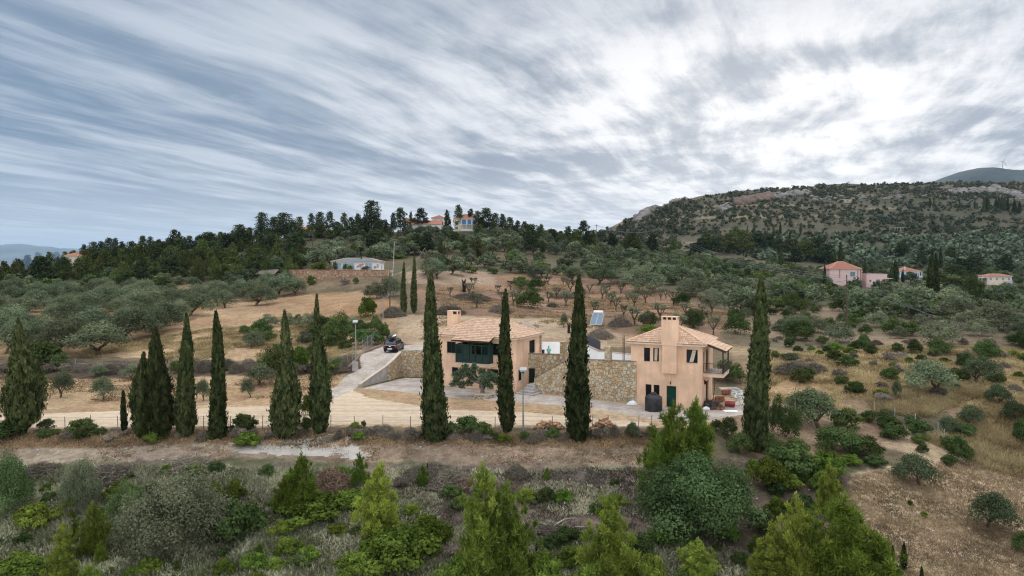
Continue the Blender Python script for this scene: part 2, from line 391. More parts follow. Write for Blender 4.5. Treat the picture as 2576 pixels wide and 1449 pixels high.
lay(zone([(-300,1078),(1850,1078),(1860,1000),(1300,975),(1070,955),(1015,955),(880,985),(820,990),(-300,1020)]), (.52,.37,.225), (.56,.42,.27), n1)
lay(zone([(-300,1030),(800,1000),(900,960),(880,940),(-300,935)]), (.47,.32,.19), (.52,.38,.23), n1)
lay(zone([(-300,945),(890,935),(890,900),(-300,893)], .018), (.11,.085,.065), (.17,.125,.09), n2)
lay(zone([(230,895),(890,890),(960,850),(1000,800),(960,765),(720,745),(560,750),(480,800),(380,850)]), (.44,.295,.175), (.53,.385,.235), n1)
lay(zone([(-300,895),(230,895),(380,850),(480,800),(560,750),(300,740),(-300,760)]), (.30,.20,.115), (.40,.27,.15), n1)
lay(zone([(-300,745),(480,750),(480,716),(-300,720)]), (.24,.19,.11), (.36,.27,.17), n1)
lay(zone([(640,725),(980,722),(980,700),(640,700)]), (.30,.22,.15), (.22,.17,.11), n2)
lay(zone([(700,745),(900,735),(1000,770),(980,800),(800,790)]), (.40,.25,.14), (.46,.31,.18), n1)
lay(zone([(1005,855),(1075,878),(1110,870),(1420,880),(1600,870),(1620,840),(1440,800),(1080,792),(1010,795)]), (.44,.33,.22), (.50,.39,.27), n1)
lay(zone([(1080,792),(1440,800),(1600,850),(1800,860),(1830,790),(1600,700),(1400,685),(1100,700),(1050,730)]), (.36,.225,.14), (.26,.17,.115), n1)
lay(zone([(1040,712),(1240,715),(1230,684),(1090,680),(1020,690)]), (.42,.31,.22))
lay(zone([(1830,870),(2040,880),(2576,905),(2900,905),(2900,1170),(2400,1160),(2200,1060),(1900,1010)]), (.40,.30,.18), (.27,.20,.125), n1)
lay(zone([(1920,935),(2110,940),(2290,955),(2280,985),(2100,985),(1930,1000)]), (.40,.235,.13), (.46,.32,.18), n1)
lay(zone([(1880,800),(2100,770),(2300,850),(2576,880),(2576,905),(2040,880),(1850,870)]), (.30,.22,.145), (.20,.165,.105), n1)
lay(zone([(2130,1449),(2900,1449),(2900,1170),(2450,1155),(2150,1190),(2140,1280),(2200,1360)]), (.47,.37,.24), (.56,.45,.30), n2)
lay(zone([(2370,1100),(2470,1020),(2900,1000),(2900,1200),(2480,1150)]), (.46,.36,.21), (.36,.26,.15), n1)
lay(zone([(2170,1045),(2210,1050),(2300,1090),(2420,1150),(2350,1160),(2230,1120)], .008), (.50,.39,.26))
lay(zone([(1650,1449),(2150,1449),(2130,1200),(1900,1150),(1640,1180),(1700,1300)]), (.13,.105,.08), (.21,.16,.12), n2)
lay(zone([(1860,1000),(2060,985),(2180,1045),(2250,1100),(2100,1150),(1880,1140),(1840,1085)]), (.34,.25,.165), (.26,.19,.125), n1)
lay(zone([(2270,1070),(2390,1090),(2380,1040),(2250,1050)]), (.15,.13,.08))
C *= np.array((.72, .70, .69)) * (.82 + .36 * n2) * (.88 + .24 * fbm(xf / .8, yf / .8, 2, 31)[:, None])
gi = np.arange(Z0.size).reshape(Z0.shape)
F = np.stack([gi[:-1, :-1], gi[:-1, 1:], gi[1:, 1:], gi[1:, :-1]], -1).reshape(-1, 4)
def ground_mat():
    m = bpy.data.materials.new('ground'); m.use_nodes = True; nt = m.node_tree; b = nt.nodes['Principled BSDF']
    b.inputs['Roughness'].default_value = .95; b.inputs['Specular IOR Level'].default_value = .1
    a = nd(nt, 'ShaderNodeAttribute'); a.attribute_name = 'Col'; t = nd(nt, 'ShaderNodeTexCoord')
    f1 = SMOOTH(nt, NOISE(nt, t.outputs['Object'], 1.7, 8, .68), .32, .68, .72, 1.25)
    f2 = SMOOTH(nt, NOISE(nt, t.outputs['Object'], 7., 4, .6), .3, .7, .82, 1.15)
    f3 = SMOOTH(nt, NOISE(nt, t.outputs['Object'], .09, 6, .7), .3, .7, .85, 1.14)
    s = nd(nt, 'ShaderNodeVectorMath', operation='SCALE'); nt.links.new(a.outputs['Color'], s.inputs[0])
    nt.links.new(M_(nt, 'MULTIPLY', M_(nt, 'MULTIPLY', f1, f2), f3), s.inputs['Scale'])
    h = nd(nt, 'ShaderNodeHueSaturation'); nt.links.new(s.outputs[0], h.inputs['Color'])
    nt.links.new(SMOOTH(nt, NOISE(nt, t.outputs['Object'], .6, 5, .6), .3, .7, .485, .515), h.inputs['Hue'])
    nt.links.new(h.outputs[0], b.inputs['Base Color'])
    bn = nd(nt, 'ShaderNodeBump'); bn.inputs['Distance'].default_value = .25; bn.inputs['Strength'].default_value = .7
    nt.links.new(NOISE(nt, t.outputs['Object'], 2.4, 8, .7), bn.inputs['Height']); nt.links.new(bn.outputs[0], b.inputs['Normal'])
    return m
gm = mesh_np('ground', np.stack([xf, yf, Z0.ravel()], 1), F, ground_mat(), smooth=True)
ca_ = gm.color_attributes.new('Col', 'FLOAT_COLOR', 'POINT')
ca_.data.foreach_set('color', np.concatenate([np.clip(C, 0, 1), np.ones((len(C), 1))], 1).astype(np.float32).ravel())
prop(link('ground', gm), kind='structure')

# draped sheets: road, track, driveway
def sheet(name, poly, m, lift=.05, step=.35, rag=.25, kind='structure', zf=None, edge=True):
    """a surface laid on the ground, cut to a (ragged) outline, with a small turned-down rim"""
    P = np.array(poly); x0, y0 = P.min(0) - .5; x1, y1 = P.max(0) + .5
    nx = int((x1 - x0) / step) + 2; ny = int((y1 - y0) / step) + 2
    gx, gy = np.meshgrid(np.linspace(x0, x1, nx), np.linspace(y0, y1, ny)); fx, fy = gx.ravel(), gy.ravel()
    d = pdist(fx + rag * 2 * (fbm(fx * .9, fy * .9, 3, 41) - .5), fy + rag * 2 * (fbm(fx * .9 + 9, fy * .9, 3, 42) - .5), poly)
    keep = (d <= 0).reshape(gx.shape)
    zz = np.array([(zf(a, b) if zf else Z(a, b)) for a, b in zip(fx, fy)]) + lift
    idx = np.arange(fx.size).reshape(gx.shape)
    q = keep[:-1, :-1] & keep[:-1, 1:] & keep[1:, 1:] & keep[1:, :-1]
    F = np.stack([idx[:-1, :-1], idx[:-1, 1:], idx[1:, 1:], idx[1:, :-1]], -1)[q]
    # pull boundary vertices to the outline level so that the rim sits in the soil
    cnt = np.zeros(fx.size, int); np.add.at(cnt, F.ravel(), 1)
    if not zf: zz = np.where(cnt < 4, zz - lift * 1.3, zz)
    used = np.unique(F); rem = -np.ones(fx.size, int); rem[used] = np.arange(len(used))
    me = mesh_np(name, np.stack([fx, fy, zz], 1)[used], rem[F], m, smooth=True)
    return prop(link(name, me), kind=kind)
def road_mat():
    m = bpy.data.materials.new('dirt_road'); m.use_nodes = True; nt = m.node_tree; b = nt.nodes['Principled BSDF']; b.inputs['Roughness'].default_value = .95; b.inputs['Specular IOR Level'].default_value = .1
    t = nd(nt, 'ShaderNodeTexCoord'); mp = nd(nt, 'ShaderNodeMapping'); nt.links.new(t.outputs['Object'], mp.inputs[0]); mp.inputs['Scale'].default_value = (.07, 1.0, 1); mp.inputs['Rotation'].default_value = (0, 0, .04)
    r = SMOOTH(nt, NOISE(nt, mp.outputs[0], 1.1, 4, .6), .36, .64); f = SMOOTH(nt, NOISE(nt, t.outputs['Object'], 1.4, 7, .68), .32, .68, .86, 1.10); c = MIX(nt, r, (.465, .36, .255), (.56, .45, .335))
    s = nd(nt, 'ShaderNodeVectorMath', operation='SCALE'); nt.links.new(c, s.inputs[0]); nt.links.new(f, s.inputs['Scale']); nt.links.new(s.outputs[0], b.inputs['Base Color'])
    bn = nd(nt, 'ShaderNodeBump'); bn.inputs['Distance'].default_value = .05; nt.links.new(NOISE(nt, t.outputs['Object'], 6, 6, .7), bn.inputs['Height']); nt.links.new(bn.outputs[0], b.inputs['Normal']); return m
m_dirt = road_mat()
m_gravel = mat('gravel', (.42, .385, .35), .95, .1, var=.16, vscale=1.3, bump=.04, bscale=12)
sheet('dirt_road', wpoly([(-200,1050),(110,1040),(400,1030),(700,1018),(820,990),(860,978),(905,985),(930,1000),(1130,1030),(1330,1036),(1480,1050),(1640,1062),(1640,1074),(1300,1070),(900,1068),(700,1072),(400,1074),(-200,1078)]), m_dirt, .035, .22)
sheet('track', wpoly([(560,1133),(640,1112),(760,1096),(880,1092),(905,1120),(960,1150),(900,1160),(780,1150),(640,1146)]), m_gravel, .035, .25, .5)
def ramp_z(x, y):
    return 2.45 * min(max((y - 75.3) / 8.6, 0), 1) + .012 * max(y - 84, 0) if y > 75.3 else 0.
def slab_mat(name, rgb, cell=2.6):
    m = bpy.data.materials.new(name); m.use_nodes = True; nt = m.node_tree; b = nt.nodes['Principled BSDF']; b.inputs['Roughness'].default_value = .92; b.inputs['Specular IOR Level'].default_value = .15
    t = nd(nt, 'ShaderNodeTexCoord'); ad = nd(nt, 'ShaderNodeVectorMath', operation='MULTIPLY_ADD'); wn = nd(nt, 'ShaderNodeTexNoise'); wn.inputs['Scale'].default_value = .5; wn.inputs['Detail'].default_value = 5; nt.links.new(t.outputs['Object'], wn.inputs['Vector']); nt.links.new(wn.outputs['Color'], ad.inputs[0]); ad.inputs[1].default_value = (1.2, 1.2, 0); nt.links.new(t.outputs['Object'], ad.inputs[2])
    v = nd(nt, 'ShaderNodeTexVoronoi'); v.feature = 'DISTANCE_TO_EDGE'; v.inputs['Scale'].default_value = 1 / cell; nt.links.new(ad.outputs[0], v.inputs['Vector'])
    f = SMOOTH(nt, NOISE(nt, t.outputs['Object'], .55, 6, .65), .34, .66); g = SMOOTH(nt, NOISE(nt, t.outputs['Object'], 3.1, 5, .65), .35, .65, .88, 1.08)
    c = MIX(nt, f, tuple(x * k for x, k in zip(rgb, (.78, .74, .70))), tuple(x * 1.08 for x in rgb)); s = nd(nt, 'ShaderNodeVectorMath', operation='SCALE'); nt.links.new(c, s.inputs[0]); nt.links.new(g, s.inputs['Scale'])
    cr = SMOOTH(nt, v.outputs['Distance'], .004, .018, .55, 0.); nt.links.new(MIX(nt, cr, s.outputs[0], tuple(x * .5 for x in rgb)), b.inputs['Base Color']); MATS[name] = m; return m
m_conc = slab_mat('concrete_drive', (.44, .39, .345))
sheet('driveway', wpoly([(818,1016),(826,980),(868,945),(906,926)]) + [(-18.9, 83.3), (-18.2, 87), (-17.5, 91), (-12, 93.8), (-4, 93.2), (-4.2, 83.3), (-13.2, 83.3), (-13.6, 81.9), (-14.7, 79.5), (-16.9, 75.2), (-16.9, 73)], m_conc, .07, .16, .06)
# ------------------------------------------------------------------ buildings
def stone_mat(name, scale, cols, mortar, edge=.035, bump=.07):
    if name in MATS: return MATS[name]
    m = bpy.data.materials.new(name); m.use_nodes = True; nt = m.node_tree; b = nt.nodes['Principled BSDF']
    b.inputs['Roughness'].default_value = .9; b.inputs['Specular IOR Level'].default_value = .2
    t = nd(nt, 'ShaderNodeTexCoord')
    wn = nd(nt, 'ShaderNodeTexNoise'); nt.links.new(t.outputs['Object'], wn.inputs['Vector']); wn.inputs['Scale'].default_value = scale * .8
    ad = nd(nt, 'ShaderNodeVectorMath', operation='MULTIPLY_ADD'); nt.links.new(wn.outputs['Color'], ad.inputs[0])
    ad.inputs[1].default_value = (.25 / scale * 2,) * 3; nt.links.new(t.outputs['Object'], ad.inputs[2])
    v1 = nd(nt, 'ShaderNodeTexVoronoi'); v1.feature = 'DISTANCE_TO_EDGE'; v2 = nd(nt, 'ShaderNodeTexVoronoi')
    for v in (v1, v2): v.inputs['Scale'].default_value = scale; nt.links.new(ad.outputs[0], v.inputs['Vector'])
    sp = nd(nt, 'ShaderNodeSeparateColor'); nt.links.new(v2.outputs['Color'], sp.inputs[0])
    rp = nd(nt, 'ShaderNodeValToRGB'); rp.color_ramp.interpolation = 'CONSTANT'
    e = rp.color_ramp.elements
    e[0].color = (*cols[0], 1); e[1].position = 1 / len(cols); e[1].color = (*cols[1], 1)
    for i in range(2, len(cols)): x = e.new(i / len(cols)); x.color = (*cols[i], 1)
    nt.links.new(sp.outputs[0], rp.inputs[0])
    n = SMOOTH(nt, NOISE(nt, t.outputs['Object'], 7, 5, .6), .3, .7, .8, 1.15)
    s = nd(nt, 'ShaderNodeVectorMath', operation='SCALE'); nt.links.new(rp.outputs[0], s.inputs[0]); nt.links.new(n, s.inputs['Scale'])
    f = SMOOTH(nt, v1.outputs['Distance'], edge * .4, edge * 1.6)
    stain = SMOOTH(nt, NOISE(nt, t.outputs['Object'], .45, 4, .6), .35, .7)
    c = MIX(nt, f, mortar, s.outputs[0]); c = MIX(nt, M_(nt, 'MULTIPLY', stain, .35), c, tuple(x * .8 for x in mortar))
    nt.links.new(c, b.inputs['Base Color'])
    bn = nd(nt, 'ShaderNodeBump'); bn.inputs['Distance'].default_value = bump; nt.links.new(f, bn.inputs['Height']); nt.links.new(bn.outputs[0], b.inputs['Normal'])
    MATS[name] = m; return m
TAN = [(.54,.39,.23),(.47,.35,.21),(.60,.51,.37),(.50,.45,.35),(.46,.29,.16),(.57,.45,.29),(.42,.37,.29),(.64,.56,.43)]
m_stone = stone_mat('rubble_stone', 3.1, TAN, (.33,.24,.155))
m_stone_s = stone_mat('small_rubble_stone', 3.9, TAN, (.30,.22,.13))
def tile_mat(name, c0, c1, px=.22, py=.38):
    if name in MATS: return MATS[name]
    m = bpy.data.materials.new(name); m.use_nodes = True; nt = m.node_tree; b = nt.nodes['Principled BSDF']
    b.inputs['Roughness'].default_value = .85; b.inputs['Specular IOR Level'].default_value = .2
    t = nd(nt, 'ShaderNodeTexCoord'); sp = nd(nt, 'ShaderNodeSeparateXYZ'); nt.links.new(t.outputs['UV'], sp.inputs[0])
    a = M_(nt, 'FLOOR', M_(nt, 'DIVIDE', sp.outputs[0], px)); c = M_(nt, 'FLOOR', M_(nt, 'DIVIDE', sp.outputs[1], py))
    wn = nd(nt, 'ShaderNodeTexWhiteNoise'); nt.links.new(COMB(nt, a, c, 0.), wn.inputs['Vector'])
    n = NOISE(nt, t.outputs['UV'], .5, 4, .6)
    f = M_(nt, 'ADD', M_(nt, 'MULTIPLY', wn.outputs['Value'], .75), M_(nt, 'MULTIPLY', n, .35))
    nt.links.new(MIX(nt, f, c0, c1), b.inputs['Base Color'])
    MATS[name] = m; return m
m_tile = tile_mat('clay_tiles', (.42,.25,.165), (.67,.48,.35))
m_tile_r = tile_mat('red_tiles', (.27,.10,.075), (.38,.165,.12))
m_tile_o = tile_mat('orange_tiles', (.29,.12,.08), (.41,.19,.13))
def stucco(name, rgb):
    """lime render: soft mottling, faint vertical weather streaks"""
    if name in MATS: return MATS[name]
    m = bpy.data.materials.new(name); m.use_nodes = True; nt = m.node_tree; b = nt.nodes['Principled BSDF']
    b.inputs['Roughness'].default_value = .92; b.inputs['Specular IOR Level'].default_value = .15
    t = nd(nt, 'ShaderNodeTexCoord'); mp = nd(nt, 'ShaderNodeMapping'); nt.links.new(t.outputs['Object'], mp.inputs[0]); mp.inputs['Scale'].default_value = (2.6, 2.6, .35)
    f1 = SMOOTH(nt, NOISE(nt, t.outputs['Object'], .55, 5, .6), .3, .7); f2 = SMOOTH(nt, NOISE(nt, mp.outputs[0], .8, 6, .65), .40, .70)
    c = MIX(nt, f1, tuple(v * .82 for v in rgb), tuple(min(1, v * 1.08) for v in rgb))
    c = MIX(nt, M_(nt, 'MULTIPLY', f2, .5), c, (rgb[0] * .76, rgb[1] * .64, rgb[2] * .56))
    nt.links.new(c, b.inputs['Base Color'])
    bn = nd(nt, 'ShaderNodeBump'); bn.inputs['Distance'].default_value = .008; nt.links.new(NOISE(nt, t.outputs['Object'], 30, 4, .6), bn.inputs['Height']); nt.links.new(bn.outputs[0], b.inputs['Normal'])
    MATS[name] = m; return m
m_salmon = stucco('salmon_render', (.77, .53, .38))
m_eave = mat('eave_plaster', (.62, .50, .40), .9, .2, var=.1, vscale=2)
m_glass = mat('dark_glass', (.008, .011, .013), .12, .12, var=.3, vscale=1.5)
m_frame_d = mat('black_frame', (.014, .013, .013), .6, .15)
m_green = mat('green_paint', (.006, .042, .03), .6, .15, var=.15, vscale=2)
m_net = mat('screen_mesh', (.03, .038, .038), .7, .1, var=.2, vscale=1)
m_slab = mat('pale_concrete', (.50, .43, .36), .9, .2, var=.12, vscale=1.5)
m_grey = mat('grey_concrete', (.36, .335, .32), .92, .2, var=.2, vscale=1.1, bump=.02, bscale=8)
m_white = mat('white_paint', (.80, .80, .79), .8, .25, var=.05, vscale=.8)
m_wood = mat('dark_wood', (.06, .035, .025), .7, .3, var=.2, vscale=3)
m_rail = mat('rail_metal', (.05, .045, .045), .5, .5, metal=.6)
m_iron = mat('galvanised', (.30, .31, .32), .55, .5, metal=.5)

class Face:
    """a wall plane: o = foot of its left end, e = direction along it, n = outward"""
    def __init__(s, o, e, z=0):
        s.o = Vector((o[0], o[1], z)); s.e = Vector((e[0], e[1], 0)).normalized(); s.n = Vector((s.e.y, -s.e.x, 0))
    def P(s, a, z, out=0.): return s.o + s.e * a + s.n * out + Vector((0, 0, z))
    def px(s, dx, dy, out=0.):
        """measured spot on this wall -> (along, height)"""
        o = s.o + s.n * out; r = Vector(ray(dx, dy)); c = Vector((0, 0, CAMZ))
        t = (o - c).dot(s.n) / r.dot(s.n); q = c + r * t - s.o
        return q.dot(s.e), q.z
    def box(s, mb, a0, a1, z0, z1, o0, o1): return mb.box(a0, a1, o0, o1, z0, z1, T=lambda a, o, z: s.P(a, z, o))
    def wall(s, a0, a1, z0, z1, holes, t=.22, mb=None):
        """wall slab a0..a1 with rectangular openings, outer face at out=0, thickness t inwards"""
        mb = mb or MB(); A = sorted({a0, a1, *[min(max(h[i], a0), a1) for h in holes for i in (0, 1)]}); H = sorted({z0, z1, *[min(max(h[i], z0), z1) for h in holes for i in (2, 3)]})
        hole = lambda i, j: any(h[0] - 1e-6 <= A[i] and A[i+1] <= h[1] + 1e-6 and h[2] - 1e-6 <= H[j] and H[j+1] <= h[3] + 1e-6 for h in holes)
        V = {}; fs = []; vs = []
        def vid(i, j, k):
            if (i, j, k) not in V: V[(i, j, k)] = len(vs); vs.append(s.P(A[i], H[j], -t * k))
            return V[(i, j, k)]
        for i in range(len(A) - 1):
            for j in range(len(H) - 1):
                if hole(i, j): continue
                fs.append((vid(i, j, 0), vid(i+1, j, 0), vid(i+1, j+1, 0), vid(i, j+1, 0)))
                fs.append((vid(i, j+1, 1), vid(i+1, j+1, 1), vid(i+1, j, 1), vid(i, j, 1)))
                for (di, dj, a, b) in ((-1, 0, (0, 0), (0, 1)), (1, 0, (1, 1), (1, 0)), (0, -1, (1, 0), (0, 0)), (0, 1, (0, 1), (1, 1))):
                    ii, jj = i + di, j + dj
                    if ii < 0 or jj < 0 or ii >= len(A) - 1 or jj >= len(H) - 1 or hole(ii, jj):
                        p, q = (i + a[0], j + a[1]), (i + b[0], j + b[1])
                        fs.append((vid(*p, 0), vid(*q, 0), vid(*q, 1), vid(*p, 1)))
        mb.add(vs, fs); return mb
def window(parent, f, h, mframe, mullions=1, transom=None, rec=.12, sill=True, name='window', glass=m_glass, fw=.06, curtain=None, label=None):
    a0, a1, z0, z1 = h; mb = MB()
    f.box(mb, a0, a0 + fw, z0, z1, -rec - .05, -rec + .02); f.box(mb, a1 - fw, a1, z0, z1, -rec - .05, -rec + .02)
    f.box(mb, a0 + fw, a1 - fw, z0, z0 + fw, -rec - .05, -rec + .015); f.box(mb, a0 + fw, a1 - fw, z1 - fw, z1, -rec - .05, -rec + .015)
    for k in range(1, mullions + 1):
        c = a0 + (a1 - a0) * k / (mullions + 1); f.box(mb, c - fw / 2, c + fw / 2, z0 + fw, z1 - fw, -rec - .045, -rec + .01)
    if transom: f.box(mb, a0 + fw, a1 - fw, transom - .03, transom + .03, -rec - .04, -rec + .005)
    w = mb.build(name, mframe, parent)
    if label: w['label'] = label
    g = MB(); f.box(g, a0 + fw * .5, a1 - fw * .5, z0 + fw * .5, z1 - fw * .5, -rec - .035, -rec - .015); g.build('pane', glass, w)
    if sill:
        g = MB(); f.box(g, a0 - .06, a1 + .06, z0 - .05, z0 - .004, -rec, .05); g.build('sill', m_slab, w)
    if curtain:
        c0, c1, c2, c3 = curtain; pts = []; n = 12
        for k in range(n + 1):
            t = k / n; o = -rec - .012 + .012 * math.sin(k * 2.2) + .012
            pts.append((f.P(c0 + (c1 - c0) * t, z1 - fw, o), f.P(c2 + (c3 - c2) * t, z0 + fw, o)))
        vs = [p for q in pts for p in q]; g = MB().add(vs, [(2*i, 2*i+1, 2*i+3, 2*i+2) for i in range(n)])
        g.build('curtain', mat('cream_cloth', (.55, .50, .42), .9, .1, var=.2, vscale=9), w)
    return w
def roof_plane(mb_uv, o, e, up, L, prof, px=.22, py=.38, amp=.045, vscale=1.0):
    """barrel tiled plane. o eave start, e unit along the eave, up = slope vector (unit), prof(x) -> slope length at x (lo, hi)"""
    V, Fc, UV = mb_uv
    o = Vector(o); e = Vector(e); up = Vector(up).normalized(); n = e.cross(up).normalized()
    if n.z < 0: n = -n
    nx = max(2, int(L / px * 6)); S = max(prof(L * k / 60)[1] for k in range(61)); ny = max(1, math.ceil(S / py))
    for j in range(ny):
        s0, s1 = j * py, (j + 1) * py
        prev = None
        for i in range(nx + 1):
            x = L * i / nx; lo, hi = prof(x)
            a, b = min(max(s0, lo), hi), min(max(s1, lo), hi)
            wv = amp * abs(math.sin(math.pi * x / px)) ** .8
            ids = []
            for s, lift in ((a, .035), (b, .0)):
                p = o + e * x + up * s + n * (wv + lift * (1 if b > a else 0)); ids.append(len(V)); V.append(tuple(p)); UV.append((x, (s0 + s1) / 2 ))
            if prev and (b > a + 1e-4 or prev[2]): Fc.append((prev[0], ids[0], ids[1], prev[1]))
            prev = (ids[0], ids[1], b > a + 1e-4)
def build_uv(name, V, Fc, UV, m, parent):
    me = mesh_np(name, V, Fc, m, uv=UV)
    return link(name, me, parent)
def hip_roof(parent, f, a0, a1, depth, ze, rise, ov=.42, m=None, name='roof', px=.22, py=.38, amp=.045, skip=()):
    """hip roof over the block a0..a1 x depth behind face f; eaves at ze. returns the roof object"""
    m = m or m_tile; W = a1 - a0 + 2 * ov; D = depth + 2 * ov; T = lambda a, d, z: f.P(a0 - ov + a, z, ov - d)
    run = min(W, D) / 2; sl = math.hypot(run, rise); k = sl / run; acc = ([], [], [])
    c = [(0, 0), (W, 0), (W, D), (0, D)]
    for i, L in enumerate((W, D, W, D)):
        p, q = c[i], c[(i + 1) % 4]; p0, q0 = T(*p, ze), T(*q, ze); e = (q0 - p0).normalized()
        inn = Vector((-e.y, e.x, 0))
        if (T(W / 2, D / 2, ze) - p0).dot(inn) < 0: inn = -inn
        up = inn * run + Vector((0, 0, rise))
        pf = (lambda L: lambda x: (0, max(0., min(x, L - x, run) * k)))(L)
        roof_plane(acc, p0, e, up, L, pf, px, py, amp)
    r = build_uv(name, *acc, m, parent)
    # closed underside, fascia and ridge caps
    mb = MB(); b = [T(*q, ze - .03) for q in c]; r0 = T(run, run if W >= D else D / 2, ze + rise - .03) if W >= D else T(W / 2, run, ze + rise - .03)
    r1 = T(W - run, run, ze + rise - .03) if W >= D else T(W / 2, D - run, ze + rise - .03)
    mb.add(b + [r0, r1], [(0, 1, 5, 4), (2, 3, 4, 5), (1, 2, 5), (3, 0, 4), (3, 2, 1, 0)] if W >= D else [(0, 1, 4), (1, 2, 5, 4), (2, 3, 5), (3, 0, 4, 5), (3, 2, 1, 0)])
    mb.build('underside', m_eave, r)
    caps = MB()
    for p, q in ((b[0], r0), (b[1], r1 if W >= D else r0), (b[2], r1), (b[3], r0 if W >= D else r1), (r0, r1)):
        if (Vector(p) - Vector(q)).length > .1: caps.tube([Vector(p) + Vector((0, 0, .09)), Vector(q) + Vector((0, 0, .09))], .085, 6)
    caps.build('ridge_tiles', mat('ridge_cap', tuple(v for v in ((.60,.41,.27) if m is m_tile else (.42,.15,.10))), .85, .2, var=.2, vscale=3), r)
    mb = MB(); d = .06
    for (x0, x1, y0, y1) in ((ov - .05 - d, W - ov + .05 + d, ov - .05 - d, ov - .05), (ov - .05 - d, W - ov + .05 + d, D - ov + .05, D - ov + .05 + d), (ov - .05 - d, ov - .05, ov - .05, D - ov + .05), (W - ov + .05, W - ov + .05 + d, ov - .05, D - ov + .05)):
        mb.box(x0 - (ov - .13 if x0 < ov else 0), x1 + (ov - .13 if x1 > W - ov else 0), y0 - (ov - .13 if y0 < ov else 0), y1 + (ov - .13 if y1 > D - ov else 0), ze - .17, ze - .035, T=lambda a, dd, z: T(a, dd, z))
    mb.build('eave', m_eave, r)
    return r

Z7 = lambda x, y: (480 * 2.6833 * 0 + 1288 + x / 4, 764.75 + y / 4)     # readings on the enlarged crops
Z5 = lambda x, y: ((1600 + x * .29685) * .67083, (1130 + y * .29685) * .67083)

def rect(f, zf, x0, y0, x1, y1, out=0.):
    """a rectangle on wall f measured by two corners"""
    a0, z1 = f.px(*zf(x0, y0), out); a1, z0 = f.px(*zf(x1, y1), out)
    return [a0, a1, z0, z1]

# ---- the house on the right
E = Vector((5.65, -2.7, 0)).normalized()
RO = Vector((11.55, 66.02, 0)); rf = Face(RO, E); RW = 6.75; RD = 5.9; RH = 5.93
rr = Face(rf.P(RW, 0), rf.n * -1)      # right side, runs backwards
rl = Face(rf.P(0, 0, -RD), rf.n)       # left side
rb = Face(rf.P(RW, 0, -RD), rf.e * -1)
house_r = empty('house', tuple(RO), 0, 'salmon two storey house with a broad chimney and a green door behind the black tank', 'house', 'salmon houses of the yard')
def H(parent, o):
    o.parent = parent; o.matrix_parent_inverse = Matrix.Translation(parent.location).inverted(); return o
_MBbuild = MB.build
def _b(s, name, m, parent=None, smooth=False, bevel=0.):
    o = _MBbuild(s, name, m, None, smooth, bevel)
    if parent is not None: o.parent = parent; o.matrix_parent_inverse = root_inv(parent)
    return o
def root_inv(p):
    m = Matrix.Identity(4)
    q = p
    chain = []
    while q is not None: chain.append(q); q = q.parent
    W = Matrix.Identity(4)
    for q in reversed(chain): W = W @ q.matrix_parent_inverse @ q.matrix_basis
    return W.inverted()
MB.build = _b
def build_uv(name, V, Fc, UV, m, parent):
    o = link(name, mesh_np(name, V, Fc, m, uv=UV)); o.parent = parent; o.matrix_parent_inverse = root_inv(parent); return o

W1 = rect(rf, Z7, 1328, 438, 1388, 578); W2 = rect(rf, Z7, 1420, 442, 1478, 579); W3 = rect(rf, Z7, 1755, 457, 1868, 597)
W4 = rect(rf, Z7, 1344, 806, 1403, 960); W5 = rect(rf, Z7, 1425, 812, 1483, 965)
DR_ = rect(rf, Z7, 1555, 822, 1650, 1055); DR_[2] = 0.
wl_ = MB(); rf.wall(0, RW, -.6, RH, [W1, W2, W3, W4, W5, DR_], mb=wl_)
BD = [[.62, 1.42, 3.32, 5.35], [2.1, 3.5, 3.32, 5.35], [2.2, 3.6, 0, 2.3]]
rr.wall(.222, RD - .222, -.6, RH, BD, mb=wl_); rl.wall(.222, RD - .222, -.6, RH, [], mb=wl_); rb.wall(0, RW, -.6, RH, [], mb=wl_)
wl_.build('wall', m_salmon, house_r)
for h, mu in ((W1, 0), (W2, 0), (W3, 0), (W4, 0), (W5, 0)):
    cur = None
    if h is W2: cur = (h[0] + .12, h[0] + .42, h[0] + .10, h[0] + .36)
    if h is W3: cur = (h[1] - .50, h[1] - .16, h[1] - .78, h[1] - .42)
    window(house_r, rf, h, m_frame_d, mu, curtain=cur)
for h in BD: window(house_r, rr, h, m_frame_d, 1 if h[1] - h[0] > 1 else 0, sill=False, name='balcony_door' if h[2] > 1 else 'terrace_door')
d = MB(); rf.box(d, DR_[0] + .05, DR_[1] - .05, .02, DR_[3] - .05, -.17, -.10)
for k in range(1, 5):
    a = DR_[0] + .05 + (DR_[1] - DR_[0] - .1) * k / 5; rf.box(d, a - .01, a + .01, .06, DR_[3] - .08, -.10, -.088)
dd_ = d.build('door', m_green, house_r)
d = MB(); rf.box(d, DR_[0] + .1, DR_[0] + .22, 1.0, 1.04, -.098, -.05); d.build('handle', m_iron, dd_)
hip_roof(house_r, rf, 0, RW, RD, RH + .14, 1.42, .42)
